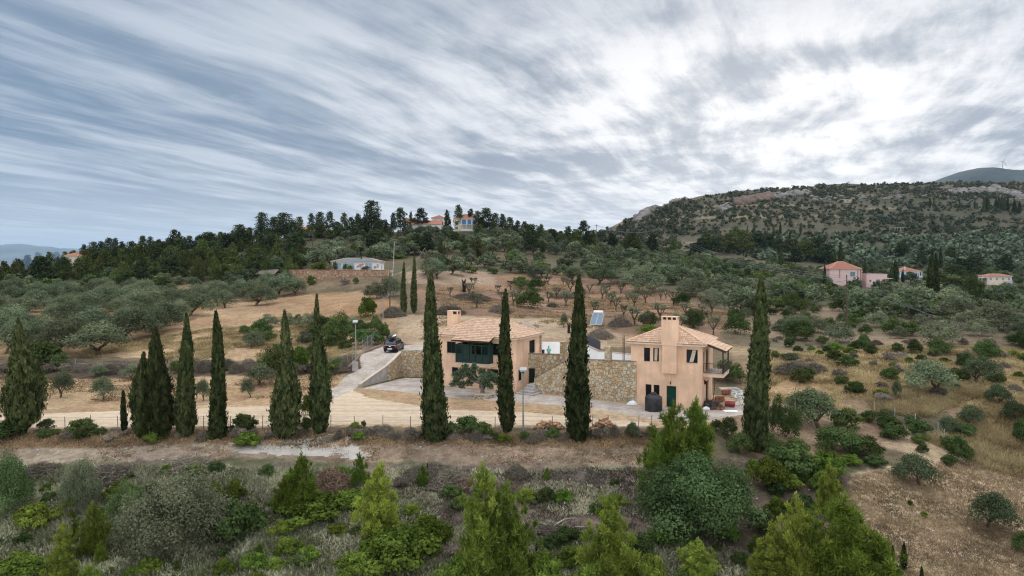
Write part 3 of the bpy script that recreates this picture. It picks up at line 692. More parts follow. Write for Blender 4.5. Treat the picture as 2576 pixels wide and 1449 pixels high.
# chimney stack: breast on the wall, shaft through the eave, vented top
cb = rect(rf, Z7, 1508, 406, 1652, 705, .45); c0, c1 = cb[0], cb[1]
ch = MB(); zt = rf.px(*Z7(1580, 160), .45)[1]; ztt = rf.px(*Z7(1580, 126), .45)[1]; zb = cb[2]
rf.box(ch, c0 - .06, c1 + .07, RH - .05, zt, -.35, .45); rf.box(ch, c0, c1, zb, RH - .05, .003, .40)
n_ = 4
for k in range(n_):
    a = c0 - .06 + (c1 - c0 + .13 - .13) * k / (n_ - 1)
    rf.box(ch, a, a + .13, zt, ztt - .07, .30, .45); rf.box(ch, a, a + .13, zt, ztt - .07, -.35, -.20)
rf.box(ch, c0 - .09, c1 + .10, ztt - .07, ztt, -.38, .48)
cho = ch.build('chimney', m_salmon, house_r)
k_ = MB(); rf.box(k_, c0 + .05, c1 - .04, zt + .003, ztt - .075, -.15, .25); k_.build('flue', mat('soot', (.05,.045,.045), .9, .1), cho)
# balcony on the right side
bz = 3.28; b0, b1, bo = .55, 4.1, 1.85
s_ = MB(); rr.box(s_, b0, b1, bz - .27, bz, .003, bo); bal = s_.build('balcony', m_salmon, house_r)
s_ = MB(); rr.box(s_, b0 - .03, b1 + .03, bz + .003, bz + .05, .003, bo + .05); s_.build('floor_slab', m_slab, bal)
def railing(f, mb, a0, a1, o0, o1, z, h=.95, gap=.13, r=.012):
    n = max(2, int(math.hypot(a1 - a0, o1 - o0) / gap))
    for k in range(n + 1):
        t = k / n; a = a0 + (a1 - a0) * t; o = o0 + (o1 - o0) * t
        mb.tube([f.P(a, z + .08, o), f.P(a, z + h, o)], r, 4)
    for hz in (.08, h): mb.tube([f.P(a0, z + hz, o0), f.P(a1, z + hz, o1)], .022, 5)
g = MB(); railing(rr, g, b0 + .04, b0 + .04, .05, bo - .02, bz + .05); g.build('railing', m_rail, bal)
g = MB(); railing(rr, g, b0 + .04, b1 - .04, bo - .02, bo - .02, bz + .05)
rr.box(g, b0 + .3, b1 - .1, bz + .15, bz + .9, bo + .0, bo + .012); g.build('railing', m_rail, bal)
# lean-to roof over the balcony
run = 2.15 - .3; acc = ([], [], []); pz = RH + .14 + .05
p0 = rr.P(b0 - .1, pz - .02, .38); sl_ = 1.75; drop = .62
roof_plane(acc, rr.P(b0 - .1, pz - drop, .38 + sl_), rr.e, -rr.n * sl_ + Vector((0, 0, drop)), b1 - b0 + .35, lambda x: (0, math.hypot(sl_, drop) + .15))
cn = build_uv('balcony_roof', *acc, m_tile, house_r)
g = MB(); T_ = lambda a, o, dz: rr.P(a, pz - drop * (o - .38) / sl_ + dz, o)
g.add([T_(b0 - .1, .3, -.03), T_(b1 + .25, .3, -.03), T_(b1 + .25, .38 + sl_ - .02, -.03), T_(b0 - .1, .38 + sl_ - .02, -.03), T_(b0 - .1, .3, -.10), T_(b1 + .25, .3, -.10), T_(b1 + .25, .38 + sl_ - .02, -.10), T_(b0 - .1, .38 + sl_ - .02, -.10)],
      [(0, 1, 2, 3), (7, 6, 5, 4), (0, 4, 5, 1), (1, 5, 6, 2), (2, 6, 7, 3), (3, 7, 4, 0)])
for a in (b0, (b0 + b1) / 2, b1): g.add([T_(a + i, o, z) for z in (-.22, -.102) for i, o in ((-.04, .05), (.04, .05), (.04, 2.05), (-.04, 2.05))], [(3, 2, 1, 0), (4, 5, 6, 7), (0, 1, 5, 4), (1, 2, 6, 5), (2, 3, 7, 6), (3, 0, 4, 7)])
g.build('rafters', m_wood, cn)
for a in (b0 + .12, b1 - .12):
    g = MB(); rr.box(g, a - .06, a + .06, bz + .05, T_(a, bo - .08, -.20).z, bo - .14, bo - .02); g.build('post', m_wood, cn)
g = MB(); rr.box(g, 1.1, 1.3, 2.2, 2.5, .03, .16); rr.box(g, 1.17, 1.23, 2.5, 2.62, .003, .10); g.build('wall_lamp', m_frame_d, house_r, bevel=.02)
g = MB(); q = rf.px(*Z7(1597, 790)); rf.box(g, q[0] - .02, q[0] + .02, q[1] - .1, q[1] + .12, .003, .12); rf.box(g, q[0] - .07, q[0] + .04, q[1] - .14, q[1] - .1, .003, .16); g.build('wall_lamp', m_frame_d, house_r)

# ---- the house on the left
E2 = Vector((.9, -.436, 0)).normalized(); LW = 9.7; LD = 6.2; LH = 5.62
LO = Vector((.45, 72.0, 0)) - E2 * LW; lf = Face(LO, E2)
lr = Face(lf.P(LW, 0), lf.n * -1); ll = Face(lf.P(0, 0, -LD), lf.n); lb = Face(lf.P(LW, 0, -LD), lf.e * -1)
house_l = empty('house', tuple(LO), 0, 'two storey salmon rendered house with a green glazed balcony, behind the round stone planter', 'house', 'salmon houses of the yard')
WL = rect(lf, Z5, 255, 505, 366, 657); WR = rect(lf, Z5, 806, 530, 1000, 690)
w1 = rect(lf, Z5, 318, 830, 402, 955); w2 = rect(lf, Z5, 505, 840, 550, 905); w3 = rect(lf, Z5, 662, 846, 742, 1100); w3[2] = .05; w4 = rect(lf, Z5, 858, 858, 905, 1022); w4[0] -= .9
WR[1] = min(WR[1], LW - 1.15)
bay = rect(lf, Z5, 365, 545, 785, 795, 1.1); bay0, bay1 = bay[0], bay[1]; bz0 = bay[2]
sd = lr.px(*Z5(1297, 658))[0], lr.px(*Z5(1372, 658))[0], lr.px(*Z5(1330, 658))[1], lr.px(*Z5(1330, 490))[1]
sw = rect(lr, Z5, 1160, 870, 1207, 995)
wl_ = MB(); hb = [bay0 + .1, bay1 - .1, bz0 + .1, bz0 + 2.3]
lf.wall(0, LW, -.6, LH, [WL, WR, w1, w2, w3, w4, hb], mb=wl_)
sd = [sd[0], sd[1], max(sd[2], 2.75), sd[3]]
lr.wall(.222, LD - .222, -.6, LH, [sd, sw], mb=wl_); ll.wall(.222, LD - .222, -.6, LH, [], mb=wl_); lb.wall(0, LW, -.6, LH, [], mb=wl_)
wl_.build('wall', m_salmon, house_l)
window(house_l, lf, WL, m_green, 1); window(house_l, lf, WR, m_green, 1)
for h in (w1, w2, w4): window(house_l, lf, h, m_green, 0)
window(house_l, lf, w3, m_green, 0, sill=False, name='door')
window(house_l, lr, sd, m_frame_d, 1, sill=False, name='patio_door'); window(house_l, lr, sw, m_green, 0)
s_ = MB(); lf.box(s_, bay0 - .28, bay1 + .28, bz0 - .34, bz0 - .11, .003, 1.32); by = s_.build('balcony', m_salmon, house_l)
s_ = MB(); lf.box(s_, bay0 - .31, bay1 + .31, bz0 - .107, bz0 - .02, .003, 1.36); s_.build('floor_slab', m_slab, by)
zt_ = lf.px(*Z5(575, 548), 1.1)[1]
g = MB()
lf.box(g, bay0, bay1, bz0 - .018, bz0 + .10, 1.02, 1.12); lf.box(g, bay0, bay1, zt_ - .12, zt_, 1.02, 1.12); zm = bz0 + (zt_ - bz0) * .47
lf.box(g, bay0, bay1, zm - .05, zm + .05, 1.025, 1.125)
nb = 5
for k in range(nb + 1):
    a = bay0 + (bay1 - bay0 - .12) * k / nb; lf.box(g, a, a + .12, bz0, zt_, 1.015, 1.13)
for a in (bay0, bay1 - .08):
    lf.box(g, a, a + .08, bz0 - .018, bz0 + .10, .02, 1.02); lf.box(g, a, a + .08, zt_ - .12, zt_, .02, 1.02); lf.box(g, a, a + .08, zm - .05, zm + .05, .02, 1.02); lf.box(g, a - .003, a + .083, bz0, zt_, .5, .6)
gz = g.build('glazed_screen', m_green, by)
g = MB(); lf.box(g, bay0 + .03, bay1 - .03, bz0 + .1, zm - .05, 1.05, 1.07); lf.box(g, bay0 + .03, bay0 + .05, bz0 + .1, zt_ - .12, .02, 1.05); lf.box(g, bay1 - .05, bay1 - .03, bz0 + .1, zt_ - .12, .02, 1.05); g.build('screen_panel', m_net, gz)
for k in range(nb):
    a = bay0 + (bay1 - bay0 - .12) * k / nb + .12; b = bay0 + (bay1 - bay0 - .12) * (k + 1) / nb
    if k in (1, 2, 4 - 1): continue
    g = MB(); lf.box(g, a + .005, b - .005, zm + .05, zt_ - .12, 1.06, 1.075); g.build('pane', m_glass, gz)
g = MB(); a = bay0 + (bay1 - bay0 - .12) * 1 / nb + .12; lf.box(g, a + .01, a + 1.1, zm + .05, zt_ - .12, 1.04, 1.055); g.build('screen_panel', m_net, gz)
hip_roof(house_l, lf, 0, LW, LD, LH + .14, 1.55, .42)
# tiled skirt over the balcony
pz = LH + .14; acc = ([], [], []); so, drp = 1.15, .42
x0_, x1_ = bay0 - .35, bay1 + .32
roof_plane(acc, lf.P(x0_, pz - drp + .03, .40 + so), lf.e, -lf.n * so + Vector((0, 0, drp)), x1_ - x0_, lambda x: (0, math.hypot(so, drp) + .25))
cn = build_uv('balcony_roof', *acc, m_tile, house_l)
T_ = lambda a, o, dz: lf.P(a, pz - drp * (o - .40) / so + dz, o)
g = MB().add([T_(x, o, z) for z in (-.10, -.02) for x, o in ((x0_ + .02, .05), (x1_ - .02, .05), (x1_ - .02, .38 + so), (x0_ + .02, .38 + so))], [(3, 2, 1, 0), (4, 5, 6, 7), (0, 1, 5, 4), (1, 2, 6, 5), (2, 3, 7, 6), (3, 0, 4, 7)])
g.build('rafters', m_wood, cn)
ch = MB(); zt = 8.35; c_ = Face(ll.P(0, 0), ll.e)
q0, _ = at(*Z5(275, 335), 78)[:2], 0
cx0 = 1.75
lf.box(ch, -.95, .45, -.5, 7.75, -4.3, -3.55)
chim_top = MB()
for (a, o) in ((-.95, -4.3), (.32, -4.3), (-.95, -3.68), (.32, -3.68)): lf.box(ch, a, a + .13, 7.75, 8.1, o, o + .13)
lf.box(ch, -.95, -.2, 7.75, 8.1, -3.66, -3.56)
lf.box(ch, -.98, .48, 8.1, 8.17, -4.33, -3.52); cl_ = ch.build('chimney', m_salmon, house_l)
g = MB(); lf.box(g, -.75, .3, 7.755, 8.09, -4.15, -3.75); g.build('flue', MATS['soot'], cl_)
# corner post at the patio
g = MB(); lr.box(g, LD - .02, LD + .22, 2.5, 5.55, -.05, .2); g.build('stone_post', m_stone_s, house_l)

# ---- stone walls
def wall_run(name, pts, zt, zb, t, m, label, cat, group=None, cap=None):
    """pts outer foot line, zt tops per point; thickness to the left-hand (back) side"""
    o = empty(name, (pts[0][0], pts[0][1], 0), 0, label, cat, group); mb = MB(); cp = MB()
    P = [Vector((p[0], p[1], 0)) for p in pts]; n = []
    for i in range(len(P)):
        dv = (P[min(i + 1, len(P) - 1)] - P[max(i - 1, 0)]).normalized(); n.append(Vector((-dv.y, dv.x, 0)))
    B = [p + q * t for p, q in zip(P, n)]; K = len(P)
    zbl = zb if isinstance(zb, (list, tuple)) else [zb] * K
    vs = [(*p.xy, zbl[i]) for i, p in enumerate(P)] + [(*p.xy, zt[i]) for i, p in enumerate(P)] + [(*p.xy, zt[i]) for i, p in enumerate(B)] + [(*p.xy, zbl[i]) for i, p in enumerate(B)]
    fs = []
    for i in range(K - 1):
        for r in range(4): a, b = r * K, ((r + 1) % 4) * K; fs.append((a + i, a + i + 1, b + i + 1, b + i))
    fs += [(0, K, 2 * K, 3 * K), (K - 1, 4 * K - 1, 3 * K - 1, 2 * K - 1)]
    mb.add(vs, fs); mb.build('masonry', m, o)
    if cap:
        for s in (0,):
            P2 = [p - q * .04 for p, q in zip(P, n)]; B2 = [p + q * (t + .04) for p, q in zip(P, n)]
            vs = [(*p.xy, zt[i] + .003) for i, p in enumerate(P2)] + [(*p.xy, zt[i] + .06) for i, p in enumerate(P2)] + [(*p.xy, zt[i] + .06) for i, p in enumerate(B2)] + [(*p.xy, zt[i] + .003) for i, p in enumerate(B2)]
            cp.add(vs, fs)
        cp.build('coping', cap, o)
    return o
m_cope = mat('coping_stone', (.20, .165, .14), .9, .2, var=.2, vscale=3)
A_ = Vector((2.35, 71.75)); B_ = Vector((12.15, 65.62))
def on(t, b=0): p = A_ + (B_ - A_) * t; nn = Vector((-(B_ - A_).y, (B_ - A_).x)).normalized(); return (p.x + nn.x * b, p.y + nn.y * b)
wall_run('stone_wall', [on(0), on(.12), on(.24), on(.345), on(.5), on(.7), on(.985)], [1.55, 2.3, 3.05, 3.75, 3.9, 4.0, 4.12], -.5, .45, m_stone,
         'high rubble stone retaining wall with a sloping stair parapet, joining the two salmon houses', 'wall', cap=m_cope)
wall_run('stone_wall', [(1.80, 74.75), (3.6, 74.45), (5.9, 74.05)], [3.74, 3.72, 3.70], -.5, .4, m_stone, 'set back rubble stone wall below the patio, beside the small dark doorway', 'wall', cap=m_cope)
g = MB(); fq = Face((1.80, 74.75), (1.8, -.3)); fq.box(g, .08, .72, .55, 2.15, .003, .05); o = g.build('doorway', m_frame_d); prop(o, 'small black doorway in the set back stone wall beside the left salmon house', 'doorway')
wall_run('stone_wall', [(-13.35, 82.3), (-10.4, 81.95), (-5.6, 81.65)], [3.15, 3.2, 3.2], -.4, .5, m_stone_s, 'tan stone wall holding up the car turning place, left of the salmon house', 'wall', cap=mat('rough_top', (.40,.36,.32), .95, .1, var=.3, vscale=3))
wall_run('stone_wall', [(-14.55, 79.6), (-13.95, 80.9), (-13.36, 82.28)], [1.75, 2.3, 3.0], -.4, .35, m_stone_s, 'short stone parapet climbing beside the concrete drive', 'wall', cap=m_slab)
wall_run('concrete_wall', [(-16.75, 75.1), (-15.9, 76.7), (-14.56, 79.58)], [.25, .85, 1.72], -.4, .3, m_grey, 'stained grey concrete wall at the foot of the drive', 'wall', cap=m_slab)
wall_run('kerb', [(-18.75, 83.3), (-18.6, 85.3), (-18.3, 87.2), (-17.6, 91)][::-1], [2.9, 2.75, 2.75, 2.4], .2, .22, mat('kerb_brown', (.24,.17,.14), .9, .1, var=.2, vscale=2), 'low brownish kerb wall along the outer edge of the drive behind the car', 'kerb')
pc = [(-18.75, 83.25), (-19.0, 81.5), (-19.6, 79.4)]
wall_run('kerb', pc, [2.5, 2.05, 1.3], .0, .2, MATS['kerb_brown'], 'low brownish kerb wall on the lower bend of the drive, near the lamp post', 'kerb')
# pillars of the unfinished pergola
for k, (p, zt_, lab) in enumerate((((5.55, 73.6), 5.22, 'square stone pillar on the patio wall beside the person'), ((6.15, 72.1), 5.85, 'tallest square stone pillar, half hidden by the cypress between the houses'), (on(.73, .05), 5.45, 'free standing round-topped stone pillar between the cypress and the right salmon house'))):
    g = MB(); s = .30; z0_ = 2.3 if k < 2 else 4.06
    F_ = Face(p, E); g2 = [(-s, -s), (s, -s), (s, s), (-s, s)]
    F_.box(g, -s, s, z0_, zt_ - .1, -s, s); F_.box(g, -s - .03, s + .03, zt_ - .1, zt_, -s - .03, s + .03)
    o = g.build('stone_pillar', m_stone_s, bevel=.03); prop(o, lab, 'pillar', 'stone pillars of the patio')
# patio: solid terrace body, white back wall, white kerb, railing
PT = [(1.98, 75.15), (3.65, 74.87), (5.75, 74.5), on(.36, .47), on(.6, .47), on(.97, .47), (12.9, 68.6), (13.9, 71.2), (9.5, 75.0), (8.9, 83.5), (3.3, 84.0), (3.25, 77.8)]
g = MB().prism(PT, -.4, 2.62); prop(g.build('patio', mat('patio_floor', (.72, .71, .69), .8, .2, var=.08, vscale=1), bevel=0), kind='structure')
def lowwall(name, a, b, z0, z1, t, m, lab, cat='wall', cap=None):
    a = Vector((*a, 0)); b = Vector((*b, 0)); F_ = Face(a, b - a); L = (b - a).length; g = MB(); F_.box(g, 0, L, z0, z1, -t, 0)
    o = g.build(name, m); prop(o, lab, cat)
    if cap: g = MB(); F_.box(g, -.03, L + .03, z1 + .003, z1 + .07, -t - .04, .04); g.build('coping', cap, o)
    return o
m_pinkcap = mat('pinkish_cap', (.42,.32,.28), .9, .2, var=.1)
lowwall('white_wall', (3.4, 83.2), (8.9, 82.6), 2.3, 4.1, .25, m_white, 'white painted wall at the back of the patio behind the person')
lowwall('white_wall', on(.45, 4.5), on(.99, 3.3), 2.5, 4.25, .3, m_white, 'low white wall with a pinkish cap beyond the high stone wall', cap=m_pinkcap)
lowwall('white_wall', (8.3, 78.5), on(.45, 4.5), 2.5, 4.3, .3, m_white, 'white wall slanting down behind the cypress between the houses, with railing', cap=m_pinkcap)
g = MB(); F_ = Face((8.3, 78.5), Vector((*on(.45, 4.5),)) - Vector((8.3, 78.5))); railing(F_, g, 0, 6.3, -.15, -.15, 4.37, 1.05, .1, .014)
F_.box(g, .02, 6.3, 4.5, 5.35, -.18, -.165)
prop(g.build('metal_railing', mat('railing_grey', (.10,.105,.115), .6, .4)), 'dark grey slanting metal railing behind the cypress between the houses', 'railing')
# reed fence and rebar post
ff = Face(on(.47, 6.6), Vector(on(1.02, 5.0)) - Vector(on(.47, 6.6))); L = 5.6; rt = empty('reed_fence', tuple(ff.o), 0, 'row of thin dry stakes fencing the slope behind the white wall', 'fence')
g = MB()
for k in range(42):
    a = L * k / 41; hh = 1.35 + rnd.uniform(-.15, .2); g.tube([ff.P(a, 3.2, 0), ff.P(a + rnd.uniform(-.04, .04), 4.3 + hh, rnd.uniform(-.03, .03))], .018, 4)
g.tube([ff.P(0, 5.1, 0), ff.P(L, 5.1, 0)], .015, 4); g.build('stakes', mat('dry_reed', (.34, .25, .15), .9, .1, var=.2), rt)
g = MB(); p = on(.84, .9)
for dx_, dy_ in ((-.07, -.07), (.07, -.07), (.07, .07), (-.07, .07)): g.tube([(p[0] + dx_, p[1] + dy_, 2.6), (p[0] + dx_, p[1] + dy_, 6.6 + rnd.uniform(-.2, .2))], .02, 4)
for k in range(12): z = 3.9 + k * .2; g.tube([(p[0] + x, p[1] + y, z) for x, y in ((-.08, -.08), (.08, -.08), (.08, .08), (-.08, .08), (-.08, -.08))], .012, 4)
prop(g.build('rebar_post', mat('rusty_steel', (.14, .08, .06), .8, .3)), 'thin upright cage of rusty rebar beyond the high stone wall', 'rebar')

# apron, steps, planter
AP = wpoly([(905,978),(1016,949.5),(1069,951.5)]) + [(-5.8, 81.2)] + [tuple(lf.P(0, 0, .02).xy), tuple(lf.P(LW, 0, .02).xy), (2.2, 71.5)] + [on(.5, -.05), on(.99, -.05), tuple(rf.P(RW, 0, .05).xy)] + [(19.5, 63.5), (22.5, 68), (22.5, 75), (25, 75), (24.5, 66), (22, 61.5)] + wpoly([(1720,1072),(1600,1048),(1480,1028),(1420,1023),(1300,1013),(1130,1001),(985,984)])
sheet('apron', AP, slab_mat('apron_concrete', (.42, .375, .34), 3.4), .05, .22, .05)
st = empty('steps', (1.6, 71.7, 0), 0, 'three broad concrete steps rising between the left salmon house and the stone wall', 'steps')
g = MB(); F_ = Face((.75, 71.3), (.55, -.3)); 
F_.box(g, 0, 2.1, 0, .17, -2.6, .75); F_.box(g, .15, 1.75, .17, .34, -2.6, .25); F_.box(g, .35, 1.5, .34, .56, -2.6, -.4); F_.box(g, .4, 1.4, .56, .8, -2.6, -.9)
g.build('treads', m_grey, st)
pl = Vector(ground(*Z5(712, 1215))); pl.z = 0
po = empty('stone_planter', tuple(pl), 0, 'low round rubble stone planter ring at the foot of the front olive tree', 'planter')
g = MB(); n = 28; r0_, r1_ = 1.12, .86
g.lathe([(r1_, -.2), (r0_ + .05, -.2), (r0_, .42), (r1_, .42)], tuple(pl), n); g.build('ring', stone_mat('planter_stone', 3.0, [(.5,.42,.32),(.55,.47,.37),(.42,.35,.27),(.47,.38,.27)], (.16,.12,.09)), po)
g = MB(); g.lathe([(0.01, .30), (r1_ + .01, .30), (r1_ + .01, .36), (.3, .42), (.01, .42)], tuple(pl), n); g.build('soil', mat('dry_soil', (.34, .24, .15), .95, .1, var=.2, bump=.03), po)
g = MB(); g.lathe([(r1_ - .02, .423), (r0_ + .03, .423), (r0_ + .03, .48), (r1_ - .02, .48)], tuple(pl), n); g.build('rim', m_slab, po)
# ------------------------------------------------------------------ plants
def unit(a): return a / (np.linalg.norm(a, axis=1, keepdims=True) + 1e-9)
def leaves(P, axis, side_ref, L, Wd, tint, rg):
    """kite shaped leaf sprays: P base points, axis directions; returns V,F,tint"""
    n = len(P); s = unit(np.cross(axis, side_ref)); L = L[:, None]; Wd = Wd[:, None]
    k = .45 + .1 * rg.random((n, 1))
    V = np.stack([P - axis * L * .5, P + axis * L * (k - .5) + s * Wd * .5, P + axis * L * .5, P + axis * L * (k - .5) - s * Wd * .5], 1).reshape(-1, 3)
    F = np.arange(4 * n).reshape(n, 4)
    return V, F, np.repeat(tint, 4)
def blob_leaves(blobs, n, ls, el, rg, updir=.0, shell=.6, low=.55, spread=1.0):
    B = np.array(blobs, float); wgt = (B[:, 3] * B[:, 4] + B[:, 3] * B[:, 5]); wgt /= wgt.sum()
    k = rg.choice(len(B), n, p=wgt); d = unit(rg.normal(size=(n, 3)))
    flip = (d[:, 2] < -.2) & (rg.random(n) > low); d[flip, 2] *= -1
    r = 1 - (1 - shell) * rg.random(n) ** 1.4 + .10 * rg.normal(size=n) * spread
    lump = 1 + .16 * np.sin(d[:, 0] * 5 + k * 2.3) * np.cos(d[:, 1] * 6 + k) + .10 * np.sin(d[:, 2] * 9 + k * 1.7)
    P = B[k, :3] + d * B[k, 3:6] * (r * lump)[:, None]
    nrm = unit(d + rg.normal(size=(n, 3)) * .42 + np.array([0, 0, .15]))
    if el > 1.6:
        ax = unit(d * .9 + rg.normal(size=(n, 3)) * .45 + np.array([0, 0, updir])); nrm = unit(rg.normal(size=(n, 3)) * .45 + d * .5 + np.array([0, 0, .7]))
    else: ax = unit(np.cross(nrm, rg.normal(size=(n, 3))))
    L = ls * (.6 + .8 * rg.random(n)) * el ** .5; Wd = L / el
    tb = rg.random(len(B)); tint = np.clip(.45 * rg.random(n) + .55 * tb[k], 0, 1)
    return leaves(P, ax, nrm, L, Wd, tint, rg)
def crown_mesh(name, parts, m):
    V = []; F = []; T = []; o = 0
    for v, f, t in parts: V.append(v); F.append(f + o); T.append(t); o += len(v)
    return mesh_np(name, np.concatenate(V), np.concatenate(F), m, tint=np.concatenate(T))
def wood_mesh(name, mb, m):
    me = bpy.data.meshes.new(name); me.from_pydata(mb.v, [], mb.f); me.materials.append(m)
    for p in me.polygons: p.use_smooth = True
    return me
m_bark = mat('bark', (.10, .075, .055), .95, .1, var=.3, vscale=5); m_bark_g = mat('grey_bark', (.19, .165, .14), .95, .1, var=.3, vscale=5)
L_OLIVE = leafmat('olive_leaf', (.095, .125, .065), (.225, .26, .155)); L_OLIVE_D = leafmat('olive_dark_leaf', (.07, .10, .045), (.165, .20, .11))
L_WILD = leafmat('wild_olive_leaf', (.125, .148, .088), (.27, .295, .18))
L_CYP = leafmat('cypress_leaf', (.026, .042, .017), (.088, .105, .042), .1, .05)
L_PINE = leafmat('pine_needle', (.05, .07, .02), (.11, .13, .04), .2); L_PINE_D = leafmat('dark_pine_needle', (.026, .040, .018), (.055, .072, .03), .1, .06)
L_YP = leafmat('young_pine_needle', (.135, .20, .03), (.32, .39, .075), .35, .10)
L_YP2 = leafmat('deep_pine_needle', (.08, .135, .02), (.20, .27, .045), .3, .08)
L_SH = leafmat('mastic_leaf', (.075, .125, .02), (.21, .29, .055), .3); L_SHD = leafmat('dark_shrub_leaf', (.05, .08, .026), (.12, .165, .055), .2)
L_DRY = leafmat('dry_twig', (.19, .155, .125), (.36, .31, .25), .1, .05); L_PURP = leafmat('brush_twig', (.15, .125, .095), (.30, .265, .21), .1, .05)
L_REDD = leafmat('rust_needles', (.19, .125, .09), (.33, .23, .17), .1, .05)
PROTO = {}
def rg_(s): return np.random.default_rng(s)
def limb(mb, p, q, r0, r1, rg, n=5, wob=.12):
    p = np.array(p, float); q = np.array(q, float); L = np.linalg.norm(q - p)
    pts = [p + (q - p) * t + (rg.normal(size=3) * wob * L * .35 if 0 < t < 1 else 0) for t in np.linspace(0, 1, 5)]
    mb.tube([tuple(a) for a in pts], [r0 + (r1 - r0) * t for t in np.linspace(0, 1, 5)], n)
def olive(seed, h=5., w=6., n=7000, ls=.17, m=L_OLIVE, th=.14, nb=20, tr=.19, droop=.10):
    rg = rg_(seed); bl = []; mb = MB(); fork = h * .16
    lean = rg.normal(size=2) * .12 * h
    limb(mb, (0, 0, -.3), (lean[0] * .4, lean[1] * .4, fork), tr * 1.35, tr, rg, 7, .08)
    nl = 4; tips = []
    for k in range(nl):
        a = 2 * math.pi * (k + rg.random() * .7) / nl; q = (lean[0] * .4 + math.cos(a) * w * .23, lean[1] * .4 + math.sin(a) * w * .23, h * (.42 + .14 * rg.random()))
        limb(mb, (lean[0] * .4, lean[1] * .4, fork - .05), q, tr * .7, tr * .3, rg, 5, .16); tips.append(q)
    for k in range(nb):
        a = 2.4 * k + rg.random(); rr_ = math.sqrt((k + .5) / nb); x = math.cos(a) * rr_ * w * .36; y = math.sin(a) * rr_ * w * .36
        zc = h * (th + (1 - th) * (.36 + .40 * (1 - rr_ ** 2) + .14 * (rg.random() - .5)) - droop * rr_)
        s = w * (.12 + .07 * rg.random()); bl.append((x + lean[0], y + lean[1], zc, s * 1.15, s * 1.15, s * 1.0))
        t = tips[k % nl]; limb(mb, t, (x + lean[0], y + lean[1], zc), tr * .28, tr * .08, rg, 4, .1)
    return crown_mesh('crown', [blob_leaves(bl, n, ls, 1.5, rg)], m), wood_mesh('trunk', mb, m_bark)
def bush(seed, h=2., w=3., n=4500, ls=.1, m=L_SH, nb=14, el=1.3):
    rg = rg_(seed); bl = [(rg.normal() * w * .05, rg.normal() * w * .05, h * .28, w * .28, w * .28, h * .36)]
    for k in range(nb):
        a = 2.4 * k + rg.random(); rr_ = math.sqrt((k + .5) / nb); x = math.cos(a) * rr_ * w * .37; y = math.sin(a) * rr_ * w * .37
        s = w * (.075 + .125 * rg.random()); x *= .8 + .45 * rg.random(); y *= .8 + .45 * rg.random(); zc = h * (.14 + .64 * math.sqrt(max(0, 1 - rr_ ** 2 * .95)) * (.55 + .55 * rg.random())) - s * .25
        bl.append((x, y, zc, s, s, s * min(1., h / w * 1.3)))
    return crown_mesh('foliage', [blob_leaves(bl, n, ls, el, rg, low=.3)], m)
def young_pine(seed, h=6., w=3.4, n=9000, m=L_YP, ls=.125, tiers=None, gap=0.):
    """young Aleppo pine: loose upswept whorls ending in soft needle brushes, uneven outline"""
    rg = rg_(seed); mb = MB(); limb(mb, (0, 0, -.3), (rg.normal() * .1, rg.normal() * .1, h * .97), .09 * h / 6, .02, rg, 6, .015); bl = []
    nt = tiers or 11; ph = rg.random() * 6
    for i in range(nt):
        t = (i + .5) / nt; z = h * (.03 + .86 * t); prof = (1 - t ** 1.9) ** .60 * (.76 + .24 * min(1, t * 3.)); nbr = int(5 + 7 * (1 - t))
        for k in range(nbr):
            a = 2 * math.pi * (k + .8 * rg.random()) / nbr + i * 1.9; side = 1 + .22 * math.sin(a * 2 + ph) ; r = (w * .43 * prof * side * (.40 + .80 * rg.random()) + .08)
            zz = z + r * (.15 + .45 * rg.random()) + rg.normal() * .12
            q = (math.cos(a) * r, math.sin(a) * r, zz)
            if t < .8: limb(mb, (0, 0, z - .15), q, .025, .008, rg, 3, .06)
            s = (.15 + .21 * (1 - t)) * (w / 3.4) * (.6 + .8 * rg.random())
            bl.append((*q, s, s, s * 1.35)); bl.append((q[0] * .5, q[1] * .5, zz - .25, s * 1.1, s * 1.1, s * 1.3))
    for k in range(4): a = k * 1.7 + ph; q_ = .05 + .13 * w * (k > 0) * rg.random(); bl.append((math.cos(a) * q_, math.sin(a) * q_, h * (.93 - .05 * k), .17, .17, .42))
    return crown_mesh('crown', [blob_leaves(bl, n, ls, 5.0, rg, updir=.7, shell=.15, low=.8, spread=1.9)], m), wood_mesh('trunk', mb, m_bark_g)
def pine(seed, h=9., w=6., n=1800, ls=.5, m=L_PINE_D, base=.18, nb=26):
    """grown pine: irregular tiers, sky showing between the clumps"""
    rg = rg_(seed); mb = MB(); limb(mb, (0, 0, -.5), (rg.normal() * .3, rg.normal() * .3, h * .9), .17, .05, rg, 6, .02); bl = []
    for k in range(nb):
        t = (k + .5) / nb; z = h * (base + (1 - base) * t * .97); R_ = w * .46 * (max(0, 1 - t ** 2.1) ** .55) * (.45 + .75 * rg.random()) + .12; a = 2.4 * k + rg.random() * 1.5
        q = (math.cos(a) * R_ * .75, math.sin(a) * R_ * .75, z); s = w * (.11 + .075 * (1 - t) + .06 * rg.random())
        bl.append((*q, s * 1.3, s * 1.3, s * .75)); limb(mb, (0, 0, z - .4), q, .05, .02, rg, 3, .05)
    return crown_mesh('crown', [blob_leaves(bl, n, ls, 1.5, rg, updir=.3)], m), wood_mesh('trunk', mb, m_bark)
